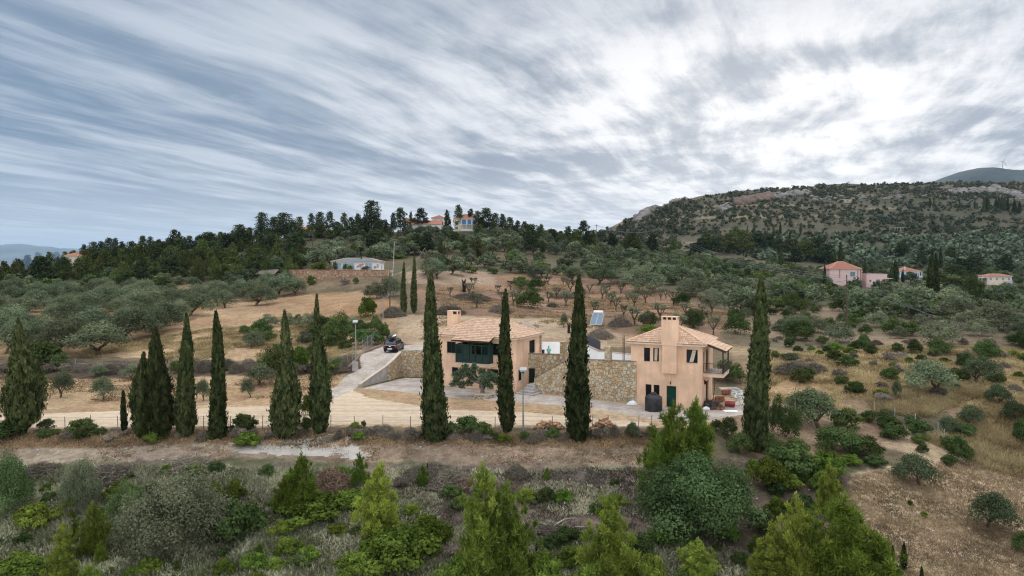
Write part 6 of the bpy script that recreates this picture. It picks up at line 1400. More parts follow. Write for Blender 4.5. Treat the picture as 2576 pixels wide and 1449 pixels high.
# ------------------------------------------------------------------ the tree in the planter
def planter_tree():
    rg = rg_(400); mb = MB(); c = pl
    limb(mb, (0, 0, .2), (-.12, 0, 1.25), .24, .17, rg, 8, .08)
    bl = []
    k = pl.y / FPX
    for dx, dy, s in ((1150,938,.62),(1165,925,.60),(1180,935,.62),(1168,912,.38),(1145,952,.50),(1160,960,.46),(1190,920,.42),(1192,945,.46),(1178,955,.42),(1215,938,.55),(1228,932,.52),(1240,943,.48),(1222,952,.48),(1208,925,.40),(1246,952,.36),(1232,962,.36),(1190,908,.25),(1135,957,.32)):
        x = (dx - 1212.75) * k; z = (987 - dy) * k; y = rg.normal() * .45
        bl.append((x, y, z, s, s, s * .85))
    for q in ((-1.5, .2, 1.75), (-1.0, -.2, 2.2), (.5, .1, 1.9), (.8, -.3, 1.6), (-.3, .3, 2.0)): limb(mb, (-.12, 0, 1.2), q, .12, .04, rg, 5, .12)
    o = empty('olive_tree', (c.x, c.y, .15), 0, 'small two lobed olive tree growing in the round stone planter', 'olive tree')
    link('crown', crown_mesh('crown', [blob_leaves(bl, 9000, .12, 1.9, rg, shell=.35)], leafmat('planter_olive_leaf', (.075, .115, .062), (.17, .22, .135))), o); link('trunk', wood_mesh('trunk', mb, m_bark_g), o)
planter_tree()

# ------------------------------------------------------------------ distant and neighbouring houses
m_pink = mat('pink_render', (.62, .45, .43), .9, .15, var=.06, vscale=.3); m_blue = mat('pale_blue_render', (.45, .56, .70), .9, .15, var=.06, vscale=.3)
m_cream = mat('cream_render', (.62, .54, .42), .9, .15, var=.08, vscale=.3); m_bw = mat('white_render', (.58, .58, .56), .9, .15, var=.06, vscale=.3)
m_shut = mat('blue_shutter', (.06, .17, .36), .6, .3); m_gl2 = mat('grey_pane', (.10, .15, .19), .15, .5); m_slate = mat('grey_roof', (.16, .20, .25), .7, .3, var=.15, vscale=1)
def plain_house(name, label, xl, yb, w, hw, dp, roof, wins, mw, mr=None, d=None, yaw=0., rise=2., ov=.4, frame=None, pane=None, cat='house', z0=None, group=None):
    """wins: (a0, a1, z0, z1) as parts of width / metres of height"""
    g = ground(xl, yb) if d is None else at(xl, yb, d)
    z = g[2] if z0 is None else z0
    f = Face((g[0], g[1]), (math.cos(yaw), math.sin(yaw)), z); o = empty(name, tuple(f.o), 0, label, cat, group)
    fr = Face(f.P(w, 0).xy, -f.n, z); fl = Face(f.P(0, 0, -dp).xy, f.n, z); fb = Face(f.P(w, 0, -dp).xy, -f.e, z)
    H_ = [[a * w, b * w, c, e] for a, b, c, e in wins]; m = MB()
    f.wall(0, w, -2.5, hw, H_, mb=m)
    sw_ = [[dp * .3, dp * .3 + 1.1, hw - 2.0, hw - .9]]
    fr.wall(.222, dp - .222, -2.5, hw, sw_, mb=m); fl.wall(.222, dp - .222, -2.5, hw, sw_, mb=m); fb.wall(0, w, -2.5, hw, [], mb=m); m.build('wall', mw, o)
    for h in H_: window(o, f, h, frame or m_frame_d, 1 if h[1] - h[0] > 1.3 else 0, glass=pane or m_gl2, sill=False, rec=.1)
    for ff_ in (fr, fl): window(o, ff_, sw_[0], frame or m_frame_d, 0, glass=pane or m_gl2, sill=False, rec=.1)
    if roof == 'hip': hip_roof(o, f, 0, w, dp, hw + .14, rise, ov, mr or m_tile_r, px=.5, py=.8, amp=.05)
    elif roof == 'flat':
        m = MB(); f.box(m, -.1, w + .1, hw + .003, hw + .25, -dp - .1, .1); m.build('roof', mr or mw, o)
    elif roof == 'gable':
        m = MB(); T = lambda a, q, zz: f.P(a, zz, -q); q = ov
        m.add([T(-q, -q, hw), T(w + q, -q, hw), T(w + q, dp / 2, hw + rise), T(-q, dp / 2, hw + rise), T(-q, dp + q, hw), T(w + q, dp + q, hw)] + [T(-q, -q, hw + .14), T(w + q, -q, hw + .14), T(w + q, dp / 2, hw + rise + .14), T(-q, dp / 2, hw + rise + .14), T(-q, dp + q, hw + .14), T(w + q, dp + q, hw + .14)],
              [(3, 2, 1, 0), (5, 2, 3, 4), (6, 7, 8, 9), (10, 9, 8, 11), (0, 1, 7, 6), (4, 10, 11, 5), (0, 6, 9, 3), (3, 9, 10, 4), (1, 2, 8, 7), (2, 5, 11, 8)])
        m.build('roof', mr or m_tile_r, o)
        m = MB()
        for a in (.02, w - .2): m.add([T(a, 0, hw), T(a, dp, hw), T(a, dp / 2, hw + rise - .1), T(a + .18, 0, hw), T(a + .18, dp, hw), T(a + .18, dp / 2, hw + rise - .1)], [(0, 1, 2), (5, 4, 3), (0, 3, 4, 1), (1, 4, 5, 2), (2, 5, 3, 0)])
        m.build('gable_wall', mw, o)
    return o, f
def chim(o, f, a, q, z0, z1, m, s=.5):
    b = MB(); f.box(b, a, a + s, z0, z1 - .3, -q - s, -q); f.box(b, a - .08, a + s + .08, z1 - .3, z1 - .15, -q - s - .08, -q + .08); f.box(b, a + .05, a + s - .05, z1 - .15, z1, -q - s + .05, -q - .05); b.build('chimney', m, o)
o, f = plain_house('house', 'cream house on the ridge with a red pyramid roof and blue shutters', 1142, 582, 11.2, 6.0, 9, 'hip', [(.34,.52,3.3,5.5),(.58,.74,3.3,5.5),(.80,.96,3.3,5.5),(.06,.18,3.6,4.8),(.05,.17,.9,2.1)], m_cream, m_tile_o, rise=2.4, frame=m_shut, pane=m_shut)
m = MB(); f.box(m, 3.4, 11.4, 2.85, 3.05, .003, 1.6)
for a in (3.5, 6.1, 8.7, 11.2): f.box(m, a, a + .2, 3.05, 6.0, 1.4, 1.6); f.box(m, a, a + .2, 0, 2.85, 1.4, 1.6)
m.build('veranda', m_bw, o); m = MB(); railing(f, m, 3.5, 11.3, 1.5, 1.5, 3.05, .95, .35, .03); m.build('railing', m_shut, o); chim(o, f, 1.8, 3, 6.4, 8.4, m_cream)
m = MB(); f.box(m, 3.4, 11.4, .1, 1.0, 1.62, 1.66)
for k in range(12): a = 3.4 + .72 * k; f.box(m, a, a + .1, 1.0, 2.85, 1.62, 1.66)
m.build('trellis', m_bw, o)
o, f = plain_house('house', 'long low house on the ridge under a stretched red roof', 1036, 577, 13.8, 2.3, 7, 'gable', [(.2,.3,.6,1.8),(.5,.6,.6,1.8)], m_bw, m_tile_r, rise=2.0, d=322); chim(o, f, 6.5, 2.5, 3, 5.2, m_bw)
o, f = plain_house('house', 'small red roofed wing at the western end of the long low ridge house', 1014, 575, 4.6, 2.9, 6, 'gable', [(.4,.6,.8,1.9)], m_bw, m_tile_r, rise=1.8, d=326); chim(o, f, 1.2, 2, 4, 5.5, m_bw)
o, f = plain_house('house', 'white ridge house with a red roof half hidden behind the long low one', 1086, 572, 6.8, 4.6, 7, 'hip', [(.62,.75,2.6,3.8),(.2,.33,2.6,3.8)], m_bw, m_tile_r, rise=1.6, d=345)
o, f = plain_house('house', 'grey white house with a faded red roof among the ridge pines', 742, 586, 9, 2.9, 7, 'gable', [(.3,.4,.8,2.0),(.6,.7,.8,2.0)], m_bw, m_tile_o, rise=1.7, yaw=.3); chim(o, f, 6, 2.5, 3.2, 5.4, m_cream)
o, f = plain_house('house', 'little orange roofed house hidden in the western pine belt', 165, 676, 5.5, 4.2, 5, 'hip', [(.3,.5,2.4,3.4)], m_cream, m_tile_o, rise=1.3, d=236, yaw=-.3)
# chapel
o, f = plain_house('chapel', 'tiny white chapel with a bell gable and red roof before the valley wood', 1849, 622, 5.4, 3.6, 7, 'gable', [(.42,.58,.1,2.0)], m_bw, m_tile_o, rise=1.2, ov=.2, cat='chapel')
m = MB(); f.box(m, .8, 1.1, 3.7, 6.2, -.5, -.1); f.box(m, 1.6, 1.9, 3.7, 6.2, -.5, -.1); f.box(m, .7, 2.0, 6.2, 6.6, -.55, -.05); m.build('bell_gable', m_cream, o)
# pink house and annex
o, f = plain_house('house', 'pink two storey house with a red pyramid roof in the valley', 2087, 719, 10.9, 6.1, 9, 'hip', [(.67,.83,3.4,5.1),(.05,.11,.2,2.2)], m_pink, m_tile_r, d=250, rise=2.6, frame=mat('blue_grey_frame', (.22,.30,.36), .7, .2), pane=mat('blue_grey_shutter', (.13,.20,.24), .6, .2), yaw=-.06)
m = MB(); mbr = mat('maroon_pipe', (.14,.035,.04), .6, .3)
for a, z in ((3.45, 3.0), (9.9, .6), (10.85, .6)): m = MB(); f.box(m, a, a + .14, z, 6.0, .02, .14); m.build('downpipe', mbr, o)
pass
m = MB(); f.box(m, 10.95, 12.6, .2, 5.2, -8, -3); f.box(m, 10.9, 12.9, 5.2, 5.5, -8.3, -2.8); m.build('side_wing', m_pink, o)
o, f = plain_house('annex', 'flat roofed pink annex standing between two cypresses', 2179.5, 715, 7.6, 3.55, 7, 'flat', [(.14,.24,.9,1.6),(.46,.66,.1,1.7)], m_pink, None, d=252, cat='outbuilding')
m = MB(); f.box(m, 7.3, 9.2, 2.0, 2.15, -3, .8); m.build('awning', m_bw, o)
o, f = plain_house('house', 'pale blue two storey house with white balconies in the valley', 2262, 712, 10.0, 5.6, 8, 'hip', [(.08,.18,3.3,4.5),(.38,.52,3.0,5.0),(.60,.74,3.0,5.0),(.80,.94,3.0,5.0),(.56,.76,.1,2.0)], m_blue, m_tile_r, d=332, rise=1.7)
m = MB(); f.box(m, 3.2, 10.3, 2.75, 2.95, .003, 1.7)
for a in (3.3, 5.9, 7.9, 9.9): f.box(m, a, a + .22, 2.95, 5.6, 1.4, 1.62)
f.box(m, 3.2, 10.3, 2.95, 3.5, 1.62, 1.70); m.build('balcony', m_bw, o); chim(o, f, 3.2, 1.5, 5.7, 8.0, m_bw, .7)
o, f = plain_house('bungalow', 'long cream bungalow with an orange roof at the eastern edge of the valley', 2482, 709, 12.4, 2.6, 7, 'hip', [(.12,.2,.8,2.0),(.36,.44,.8,2.0),(.60,.68,.8,2.0),(.84,.92,.8,2.0)], m_cream, m_tile_o, d=335, rise=1.1, frame=mat('violet_shutter', (.24,.24,.42), .6, .2), pane=MATS['violet_shutter'])
m = MB(); f.box(m, -3.2, -.003, 1.9, 2.1, -5, 1)
for a, q in ((-3.1, .8), (-.3, .8), (-3.1, -4.8)): f.box(m, a, a + .2, -2, 1.9, q, q + .2)
m.build('porch', m_bw, o)
q = at(2530, 716, 318); fw_ = Face((q[0], q[1]), (1, .1), q[2]); m = MB(); fw_.box(m, 0, 3.4, -2, 1.7, -.3, 0); prop(m.build('retaining_wall', mat('blue_grey_render', (.36, .40, .46), .9, .1)), 'blue grey retaining wall below the eastern bungalow', 'wall')
o, f = plain_house('shed', 'long shed with a pale flat roof glimpsed between the eastern trees', 2419, 779, 9.5, 2.0, 5, 'flat', [(.3,.4,.5,1.4)], m_cream, mat('pale_sheet_roof', (.55,.56,.55), .6, .3, var=.1), d=245, cat='shed')
o, f = plain_house('stone_hut', 'ruined square stone hut high on the far hillside', 2115, 509.5, 11.5, 3.4, 8, 'none', [(.15,.33,.9,2.4),(.52,.7,.9,2.4)], mat('hut_stone', (.36,.30,.22), .95, .1, var=.2, vscale=.5), cat='hut')
g = ground(2251, 582); f = Face((g[0], g[1]), (1, 0), g[2]); m = MB(); wd = 38 * g[1] / FPX
for z in (.2, 3.2): f.box(m, 0 if z < 1 else 0, wd if z < 1 else wd * .74, z, z + .35, -8, 0)
for k in range(6):
    for q in (0, -7.6): f.box(m, wd * k / 6 + .0, wd * k / 6 + .4, -3, .2, q - .4, q)
for k in range(5):
    for q in (0, -7.6): f.box(m, wd * .74 * k / 4.15, wd * .74 * k / 4.15 + .4, .55, 3.2, q - .4, q)
prop(m.build('building_frame', mat('bare_concrete', (.36, .34, .29), .95, .1)), 'unfinished two level concrete building frame on the far hillside', 'building')
# white bungalow on its stone terrace
ff0 = Face((at(835, 680, 191)[0], 191), (1, 0), 12.25)
g = MB(); a0 = at(729, 680, 188.4)[0]; a1 = at(976, 680, 188.4)[0]; g.box(a0, a1, 188.9, 199, 6, 12.2); prop(g.build('terrace', m_slab), kind='structure')
g = MB(); g.box(a0, a1, 188.3, 188.88, 6, 12.35); o = g.build('terrace_wall', stone_mat('red_rubble', 2.4, [(.40,.22,.15),(.48,.30,.20),(.34,.24,.18),(.52,.40,.28),(.30,.17,.12),(.45,.27,.16)], (.30,.20,.14))); prop(o, 'long reddish stone terrace wall under the white bungalow', 'wall')
g = MB(); g.box(a0 - .1, a1 + .1, 188.2, 188.95, 12.353, 12.48); g.build('coping', mat('brick_cap', (.36,.18,.13), .9, .1), o)
o, f = plain_house('bungalow', 'white bungalow with a low grey roof and blue framed glass doors on the stone terrace', 835, 680, 13.4, 2.35, 6.5, 'hip', [(.045,.20,.05,2.0),(.22,.29,.05,2.0),(.31,.47,.05,2.0),(.69,.84,.05,2.0),(.93,.98,.6,1.8)], m_bw, m_slate, d=191, z0=12.25, rise=.95, ov=.35, frame=mat('pale_blue_frame', (.42,.55,.68), .6, .3), pane=mat('pale_glass', (.20,.29,.36), .1, .5))
for a, z, r_, c in ((7.9, 1.35, .40, (.30,.14,.10)), (7.2, 1.1, .20, (.25,.22,.2)), (8.6, 1.7, .2, (.35,.25,.2)), (12.1, .9, .28, (.40,.10,.08))):
    m = MB(); n = 14; pts = [tuple(f.P(a + r_ * math.cos(t * 6.2832 / n), z + r_ * math.sin(t * 6.2832 / n), .06)) for t in range(n + 1)]; m.tube(pts, .06, 4)
    for t in range(0, n, 3): m.tube([tuple(f.P(a, z, .06)), pts[t]], .035, 4)
    m.build('wheel_ornament', mat('ornament_%d' % int(a * 10), c, .8, .1), o)
m = MB(); f.box(m, 7.6, 7.85, 2.6, 3.9, -2.5, -2.25); m.build('flue', m_frame_d, o)
o, f = plain_house('shed', 'low thatched lean-to at the western end of the stone terrace', 646, 700, 5.2, 1.2, 3.5, 'none', [(.4,.6,.2,.9)], mat('shed_boards', (.12,.10,.085), .9, .1), None, d=196, cat='shed')
m = MB(); m.add([f.P(-.4, 1.1, .8), f.P(5.4, 1.1, .8), f.P(5.2, 2.4, -3.6), f.P(.4, 2.4, -3.6), f.P(-.4, 1.25, .8), f.P(5.4, 1.25, .8), f.P(5.2, 2.55, -3.6), f.P(.4, 2.55, -3.6)], [(3, 2, 1, 0), (4, 5, 6, 7), (0, 1, 5, 4), (1, 2, 6, 5), (2, 3, 7, 6), (3, 0, 4, 7)]); m.build('roof', mat('thatch', (.15, .13, .115), .95, .1, var=.3, vscale=2), o)
for kind, x, yb, hp, wp, lab in (('mastic_dark',842,695,26,14,'conical clipped bush before the terrace wall, western one'),('dome_dark',868,694,22,13,'clipped dark bush before the terrace wall, eastern one'),('mastic',881,681,16,14,'bright round bush at the bungalow door'),
   ('mastic',785,716,20,22,'round green bush under the palm'),('greyshrub',867,716,20,26,'white flowering bush below the terrace wall'),('mastic_dark',895,714,18,18,'dark bush beside the white flowering one'),('mastic',810,668,26,60,'bright vine arbour beside the white bungalow'),('mastic_dark',803,680,22,34,'flowering shrub at the corner of the terrace'),
   ('mastic_dark',735,682,18,34,'pink and white oleander on the terrace end'),('greyshrub',828,700,18,22,'grey blue agave clump before the terrace wall'),('mastic',1000,650,10,50,'bright hedge behind the bungalow'),('mastic_dark',1160,666,14,38,'yellowish hedge above the sandy terrace'),('dome_dark',730,668,34,50,'dark olive behind the oleander'),('dome_dark',660,675,45,60,'dark evergreen above the thatched lean-to'),('greyshrub',920,682,14,24,'reddish flowering shrub before the bungalow windows'),('mastic_dark',780,716,28,14,'dark bush beside the palm')):
    q = ground(x, yb) if yb > 690 or x > 980 or x < 729 else None
    if q is None: put(kind, x, yb, hp, wp, lab, d=189.6 if yb > 672 else 200); bpy.context.scene.collection.objects[-1] if False else None
    else: put(kind, x, yb, hp, wp, lab)
for o_ in [o_ for o_ in col.objects if o_.get('label') and o_.parent is None and 188.2 < o_.location.y < 199.1 and a0 - 1 < o_.location.x < a1 + 1 and o_.location.z < 12.19 and o_.get('category') in ('shrub', 'tree', 'bush') and o_.location.y > 188.9]: o_.location.z = 12.2
# palm
g = ground(784, 716); o = empty('palm', g, 0, 'small palm with spreading fronds below the terrace wall', 'palm'); m = MB(); m.tube([(0, 0, -.3), (0, 0, 1.6)], .16, 8); t = m.build('trunk', m_bark); t.parent = o; t.matrix_parent_inverse = Matrix()
rg = rg_(5); P = []; A = []
for k in range(26):
    a = 2.4 * k; e = .2 + .9 * rg.random()
    for s in np.linspace(.15, 1.3, 7): P.append((math.cos(a) * s * math.cos(e * .6), math.sin(a) * s * math.cos(e * .6), 1.7 + s * math.sin(e) - .45 * s * s)); A.append((math.cos(a), math.sin(a), .3 - .5 * s))
v, f_, t_ = leaves(np.array(P), unit(np.array(A)), unit(rg.normal(size=(len(P), 3))), np.full(len(P), .5), np.full(len(P), .16), rg.random(len(P)), rg); link('fronds', mesh_np('fronds', v, f_, L_SH, tint=t_), o)

# ------------------------------------------------------------------ poles, wires, lamps, fences
m_pole = mat('pole_wood', (.10, .065, .05), .9, .2, var=.2, vscale=2); m_wire = mat('wire_alu', (.16, .165, .17), .5, .4)
def pole(x, yb, yt, lab, arm=None, r=.14, m=m_pole, lean=0, name='utility_pole', cat='utility pole', d=None):
    g = ground(x, yb) if d is None else at(x, yb, d); h = (yb - yt) * g[1] / FPX; o = empty(name, g, 0, lab, cat); b = MB(); L = lean * g[1] / FPX
    b.tube([(0, 0, -.5), (L, 0, h)], [r, r * .7], 7); p = b.build('pole', m); p.parent = o; top = Vector((g[0] + L, g[1], g[2] + h))
    if arm:
        aw, az, tilt = arm; b = MB(); b.tube([(L - aw / 2, 0, h - az - tilt / 2), (L + aw / 2, 0, h - az + tilt / 2)], .06, 4); c = b.build('crossarm', m_iron if tilt else m_pole); c.parent = o
        for s in (-.46, 0, .46): b = MB(); zz = h - az + tilt * s; b.tube([(L + aw * s, 0, zz + .05), (L + aw * s, 0, zz + .3)], .07, 5); c = b.build('insulator', m_bw); c.parent = o
    return o, top, h
P1 = pole(981, 777, 681, 'dark wooden utility pole beside the pair of cypresses', None, .13)
P1b = pole(992, 652, 603, 'dark wooden pole on the slope above the white bungalow', (1.6, .3, 0))
P2 = pole(1077, 711, 623, 'slightly leaning rusty utility pole on the sandy terrace', None, .13, lean=-7)
P3 = pole(1125.6, 646, 596, 'rusty pole among the olives below the ridge houses'); P4 = pole(787, 643, 579, 'dark pole behind the white bungalow arbour', (1.5, .3, 0))
P6 = pole(1500.5, 663, 565, 'tall dark pole reaching above the skyline in the middle of the slope', (1.4, .4, 0)); P7 = pole(1567.5, 636, 608, 'short dark pole between the tall one and the braced one')
P8 = pole(1665.5, 657, 572, 'braced utility pole with a long crossarm on the middle slope', (3.0, .5, 0), .17)
b = MB(); h8 = P8[2]; k8 = P8[0].location.y / FPX
for s, q in ((-5, 0), (5.5, 1.0)): b.tube([(s * k8, q, -.5), (0, 0, h8 * .62)], .12, 6)
c = b.build('brace', m_pole); c.parent = P8[0]
P9 = pole(2131.5, 839, 691, 'tall thin utility pole on the eastern slope with a tilted metal crossarm', (3.3, .85, .45), .12, lean=-4)
P10 = pole(2561, 778, 737, 'short dark pole at the eastern edge of the valley'); P5 = pole(961, 580, 561, 'distant thin pole on the ridge among the pines', None, .12)
for x, yb, yt, lab in ((961.5,805,747,'western galvanised post of the pair below the utility pole'),(965,806,747,'eastern galvanised post of the pair below the utility pole'),(954.7,818,785,'short galvanised post behind the dark bushes by the drive')): pole(x, yb, yt, lab, None, .05, m_iron, name='metal_post', cat='post')
def wire(a, b_, sag, lab, r=.016, name='power_line', m=m_wire):
    a, b_ = Vector(a), Vector(b_); g = MB(); g.tube([tuple(a.lerp(b_, t / 14) - Vector((0, 0, sag * 4 * (t / 14) * (1 - t / 14)))) for t in range(15)], r, 4); return prop(g.build(name, m), lab, 'cable')
T9 = P9[1]; T8 = P8[1]
EN = [Vector(at(2700, 872, 88)), Vector(at(2700, 892, 88)), Vector(at(2700, 925, 86))]
for k, s in enumerate((-.46, 0, .46)):
    A9 = T9 + Vector((3.3 * s, 0, -.6 + .45 * s)); w_ = ('northernmost', 'middle', 'lowest')[k]
    wire(A9, EN[k], 1.2, ('upper', 'middle', 'lower')[k] + ' power line running from the eastern pole toward the near edge'); wire(T8 + Vector((3.0 * s, 0, -.25)), A9, 3.5, ('outer', 'central', 'inner')[k] + ' power line strung between the braced pole and the eastern pole', .02)
    wire(P6[1] + Vector((1.4 * s, 0, -.2)), T8 + Vector((3 * s, 0, -.25)), 2.5, ('western', 'central', 'eastern')[k] + ' power line between the tall dark pole and the braced pole', .02)
wire(P1[1], P1b[1] + Vector((0, 0, -.5)), 5.5, 'pale cable drooping from the upper pole to the pole by the cypresses', .05); wire(P1[1] + Vector((0, 0, -1)), P2[1], 1.5, 'thin cable between the cypress pole and the leaning rusty pole', .02)
g1 = ground(963, 805); wire(P1[1] + Vector((0, 0, -4.5)), (g1[0], g1[1], g1[2] + 4.2), .4, 'pale cable running down to the galvanised posts', .03)
m_lamp = mat('lamp_housing', (.40, .42, .43), .5, .3)
for x, yb, yt, lab, d_ in ((895, 926, 814, 'grey lamp post with a square flood light at the bend of the drive', None), (1316, 1083.5, 936, 'grey lamp post with a flood light beside the slender knobbly cypress', None)):
    g = ground(x, yb); h = (yb - yt) * g[1] / FPX; o = empty('lamp_post', g, 0, lab, 'lamp post', 'flood light posts of the yard'); b = MB(); b.tube([(0, 0, -.2), (0, 0, h * .45), (0, 0, h)], [.07, .055, .045], 8); c = b.build('pole', m_iron); c.parent = o
    b = MB(); b.tube([(0, 0, h - .02), (0, -.02, h + .12)], .1, 8); c = b.build('bracket', m_frame_d); c.parent = o
    b = MB(); s = math.sin(.5); cc = math.cos(.5); T = lambda x_, y_, z_: (x_, y_ * cc - z_ * s - .1, h + .28 + y_ * s + z_ * cc)
    b.box(-.28, .28, -.22, .22, -.11, .09, T=T); c = b.build('lamp_head', m_lamp, bevel=.03); c.parent = o
    b = MB(); b.box(-.24, .24, -.18, .17, -.125, -.112, T=T); e = b.build('glass', mat('lamp_glass', (.45, .50, .52), .1, .6)); e.parent = c; e.matrix_parent_inverse = Matrix()
g = ground(893, 932); b = MB(); b.box(g[0] - .3, g[0] + .35, g[1] - .2, g[1] + .2, g[2] - .2, g[2] + 1.0); prop(b.build('meter_box', m_grey, bevel=.03), 'grey concrete block at the foot of the drive lamp post', 'block')
def fence(pts, hgt, lab, name='wire_fence', wires=(.25, .7, 1.1), r=.03, mp=None, mesh=False, sk=()):
    G = [ground(*p) for p in pts]; o = empty(name, G[0], 0, lab, 'fence'); 
    for i, g in enumerate(G):
        l = rnd.uniform(-.05, .05); b = MB(); b.tube([(g[0], g[1], g[2] - .3), (g[0] + l, g[1], g[2] + hgt * rnd.uniform(.92, 1.08))], r, 5); b.build('post', mp or m_iron, o)
    b = MB()
    for w__ in wires:
        for p, q in zip(G, G[1:]): p = Vector(p) + Vector((0, 0, w__ * hgt / 1.2)); q = Vector(q) + Vector((0, 0, w__ * hgt / 1.2)); b.tube([p, (p + q) / 2 - Vector((0, 0, .03)), q], .008, 3)
    if mesh:
        for p, q in zip(G, G[1:]):
            p, q = Vector(p), Vector(q); n = int((q - p).length / .16)
            for k in range(n): a = p.lerp(q, k / n); b.tube([a, a + Vector((0, 0, hgt * .92))], .005, 3)
    b.build('wires', m_wire, o); return o
fx_ = [0, 36, 101, 164, 227, 297, 342, 428, 448, 512, 580, 660, 690, 765, 832, 892, 963, 1032, 1125, 1180, 1245, 1318, 1390, 1490, 1531, 1606, 1640]
fence([(x, 1081 + 2 * math.sin(x)) for x in fx_], 1.2, 'long low wire fence on thin metal posts behind the row of cypresses', mp=mat('fence_post', (.17, .16, .155), .7, .3))
fence([(862,925),(874,918),(886,911),(898,903),(912,893),(924,883),(935,874),(946,864),(957,856)], 1.9, 'tall wire mesh fence climbing beside the outer edge of the drive', mesh=True)
fence([(x, 934 - .01 * x) for x in (20, 80, 130, 190, 258, 318, 380, 450)], 1.5, 'wire fence along the foot of the golden slope', mp=m_iron)
fence([(2200,1052),(2250,1068),(2302,1085),(2360,1105),(2375,1128)], 1.5, 'old post fence beside the sandy path', mp=m_grey)

# ------------------------------------------------------------------ yard things
# car
def loft(secs, name, m, parent, smooth=True):
    """secs: list of (y, [(x,z)...]) closed half outlines mirrored"""
    b = MB(); n = len(secs[0][1]); vs = []
    for y, o_ in secs: vs += [(x, y, z) for x, z in o_] + [(-x, y, z) for x, z in reversed(o_)]
    K = 2 * n; fs = [(i * K + k, i * K + (k + 1) % K, (i + 1) * K + (k + 1) % K, (i + 1) * K + k) for i in range(len(secs) - 1) for k in range(K)]
    fs += [tuple(range(K)), tuple(range((len(secs) - 1) * K, len(secs) * K))]
    b.add(vs, fs); o_ = b.build(name, m, None, smooth=False, bevel=0); o_.parent = parent
    return o_
cx, cy_ = at(981, 889.7, 84.9)[0], 84.9; cz = 2.5 + .07
car = empty('parked_car', (cx, cy_, cz), -R(5), 'black hatchback with a roof box parked at the top of the concrete drive', 'car')
m_car = mat('black_paint', (.008, .009, .013), .25, .25); m_cgl = mat('car_glass', (.02, .028, .036), .05, .7); m_tyre = mat('tyre', (.02, .02, .02), .9, .2); m_chr = mat('chrome', (.7, .7, .72), .2, .5, metal=1)
low = lambda w_, b0, t0: [(w_ * .80, b0), (w_ * .97, b0 + .12), (w_, b0 + .38), (w_ * .98, t0 - .12), (w_ * .90, t0)]
loft([(0.0, low(.78, .34, .86)), (.10, low(.87, .25, .97)), (.6, low(.895, .20, 1.00)), (1.6, low(.895, .18, 1.0)), (2.8, low(.895, .18, .98)), (3.3, low(.88, .20, .94)), (3.85, low(.83, .24, .86)), (4.08, low(.70, .34, .70))], 'body', m_car, car)
gh = lambda w_, w2, z0, z1: [(w_, z0), (w_ * .985, z0 + .05), (w2 * 1.04, z1 - .10), (w2 * .93, z1), (w2 * .4, z1 + .02)]
gr_ = loft([(.16, gh(.80, .70, .94, 1.10)), (.42, gh(.82, .66, .95, 1.50)), (.9, gh(.83, .68, .95, 1.56)), (2.2, gh(.83, .68, .95, 1.55)), (2.55, gh(.82, .66, .95, 1.48)), (3.15, gh(.78, .70, .92, 1.02))], 'glasshouse', m_cgl, car)
b = MB(); b.box(-.66, .66, .45, 2.4, 1.565, 1.60); c = b.build('roof_panel', m_car, bevel=.015); c.parent = car
b = MB()
for s in (-1, 1):
    for y in (.30, 1.35, 2.5): b.tube([(s * .80, y + (0 if y < 2 else .35), .98), (s * .70, y, 1.53)], .04, 4)
c = b.build('pillars', m_car); c.parent = car
for s in (-1, 1):
    for y in (.72, 3.28):
        wt = MB(); prof = [(.19, -.09), (.30, -.10), (.33, -.06), (.33, .06), (.30, .10), (.19, .09)]; vs = []; n = 20
        for r_, z_ in prof: vs += [(s * .80 + z_, y + r_ * math.cos(2 * math.pi * k / n), .33 + r_ * math.sin(2 * math.pi * k / n)) for k in range(n)]
        wt.add(vs, [(i * n + k, i * n + (k + 1) % n, ((i + 1) % 6) * n + (k + 1) % n, ((i + 1) % 6) * n + k) for i in range(6) for k in range(n)]); t = wt.build('wheel', m_tyre); t.parent = car
        rm = MB(); rm.tube([(s * .80 - .07 * s, y, .33), (s * .80 + .085 * s, y, .33)], .2, 14); r2 = rm.build('rim', mat('dark_alloy', (.12,.12,.13), .4, .5, metal=.7)); r2.parent = t; r2.matrix_parent_inverse = Matrix()
    b = MB(); b.box(s * .71 - .10, s * .71 + .11, -.045, .12, .62, .92); c = b.build('tail_light', mat('red_lens', (.30, .015, .02), .2, .6), bevel=.03); c.parent = car
    b = MB(); b.box(s * .93 - .08, s * .93 + .08, 2.75, 2.92, .93, 1.08); c = b.build('mirror', m_car, bevel=.02); c.parent = car
b = MB(); b.box(-.29, .29, -.085, -.055, .42, .55); c = b.build('number_plate', mat('plate_white', (.75, .76, .76), .5, .3)); c.parent = car
b = MB(); b.box(-.72, .72, -.05, .06, .30, .60); c = b.build('bumper', m_car, bevel=.03); c.parent = car
b = MB(); b.tube([(-.13, -.015, .76), (0, -.03, .765), (.13, -.015, .76)], .03, 5); b.tube([(-.70, .03, .94), (.70, .03, .94)], .022, 4); c = b.build('trim', m_chr); c.parent = car
for y in (.85, 2.0):
    b = MB(); b.tube([(-.68, y, 1.58), (-.66, y, 1.68), (.66, y, 1.68), (.68, y, 1.58)], .022, 5); c = b.build('roof_bar', m_rail); c.parent = car
bx = lambda w_, z1: [(w_ * .7, 1.70), (w_, 1.78), (w_ * .96, z1 - .10), (w_ * .7, z1), (w_ * .25, z1 + .02)]
rb_ = loft([(.05, bx(.24, 1.86)), (.16, bx(.36, 2.04)), (.6, bx(.39, 2.12)), (1.7, bx(.38, 2.12)), (2.15, bx(.30, 2.0)), (2.3, bx(.2, 1.9))], 'roof_box', mat('box_plastic', (.015, .016, .02), .25, .4), car)
for v_ in rb_.data.vertices: v_.co.x += .0
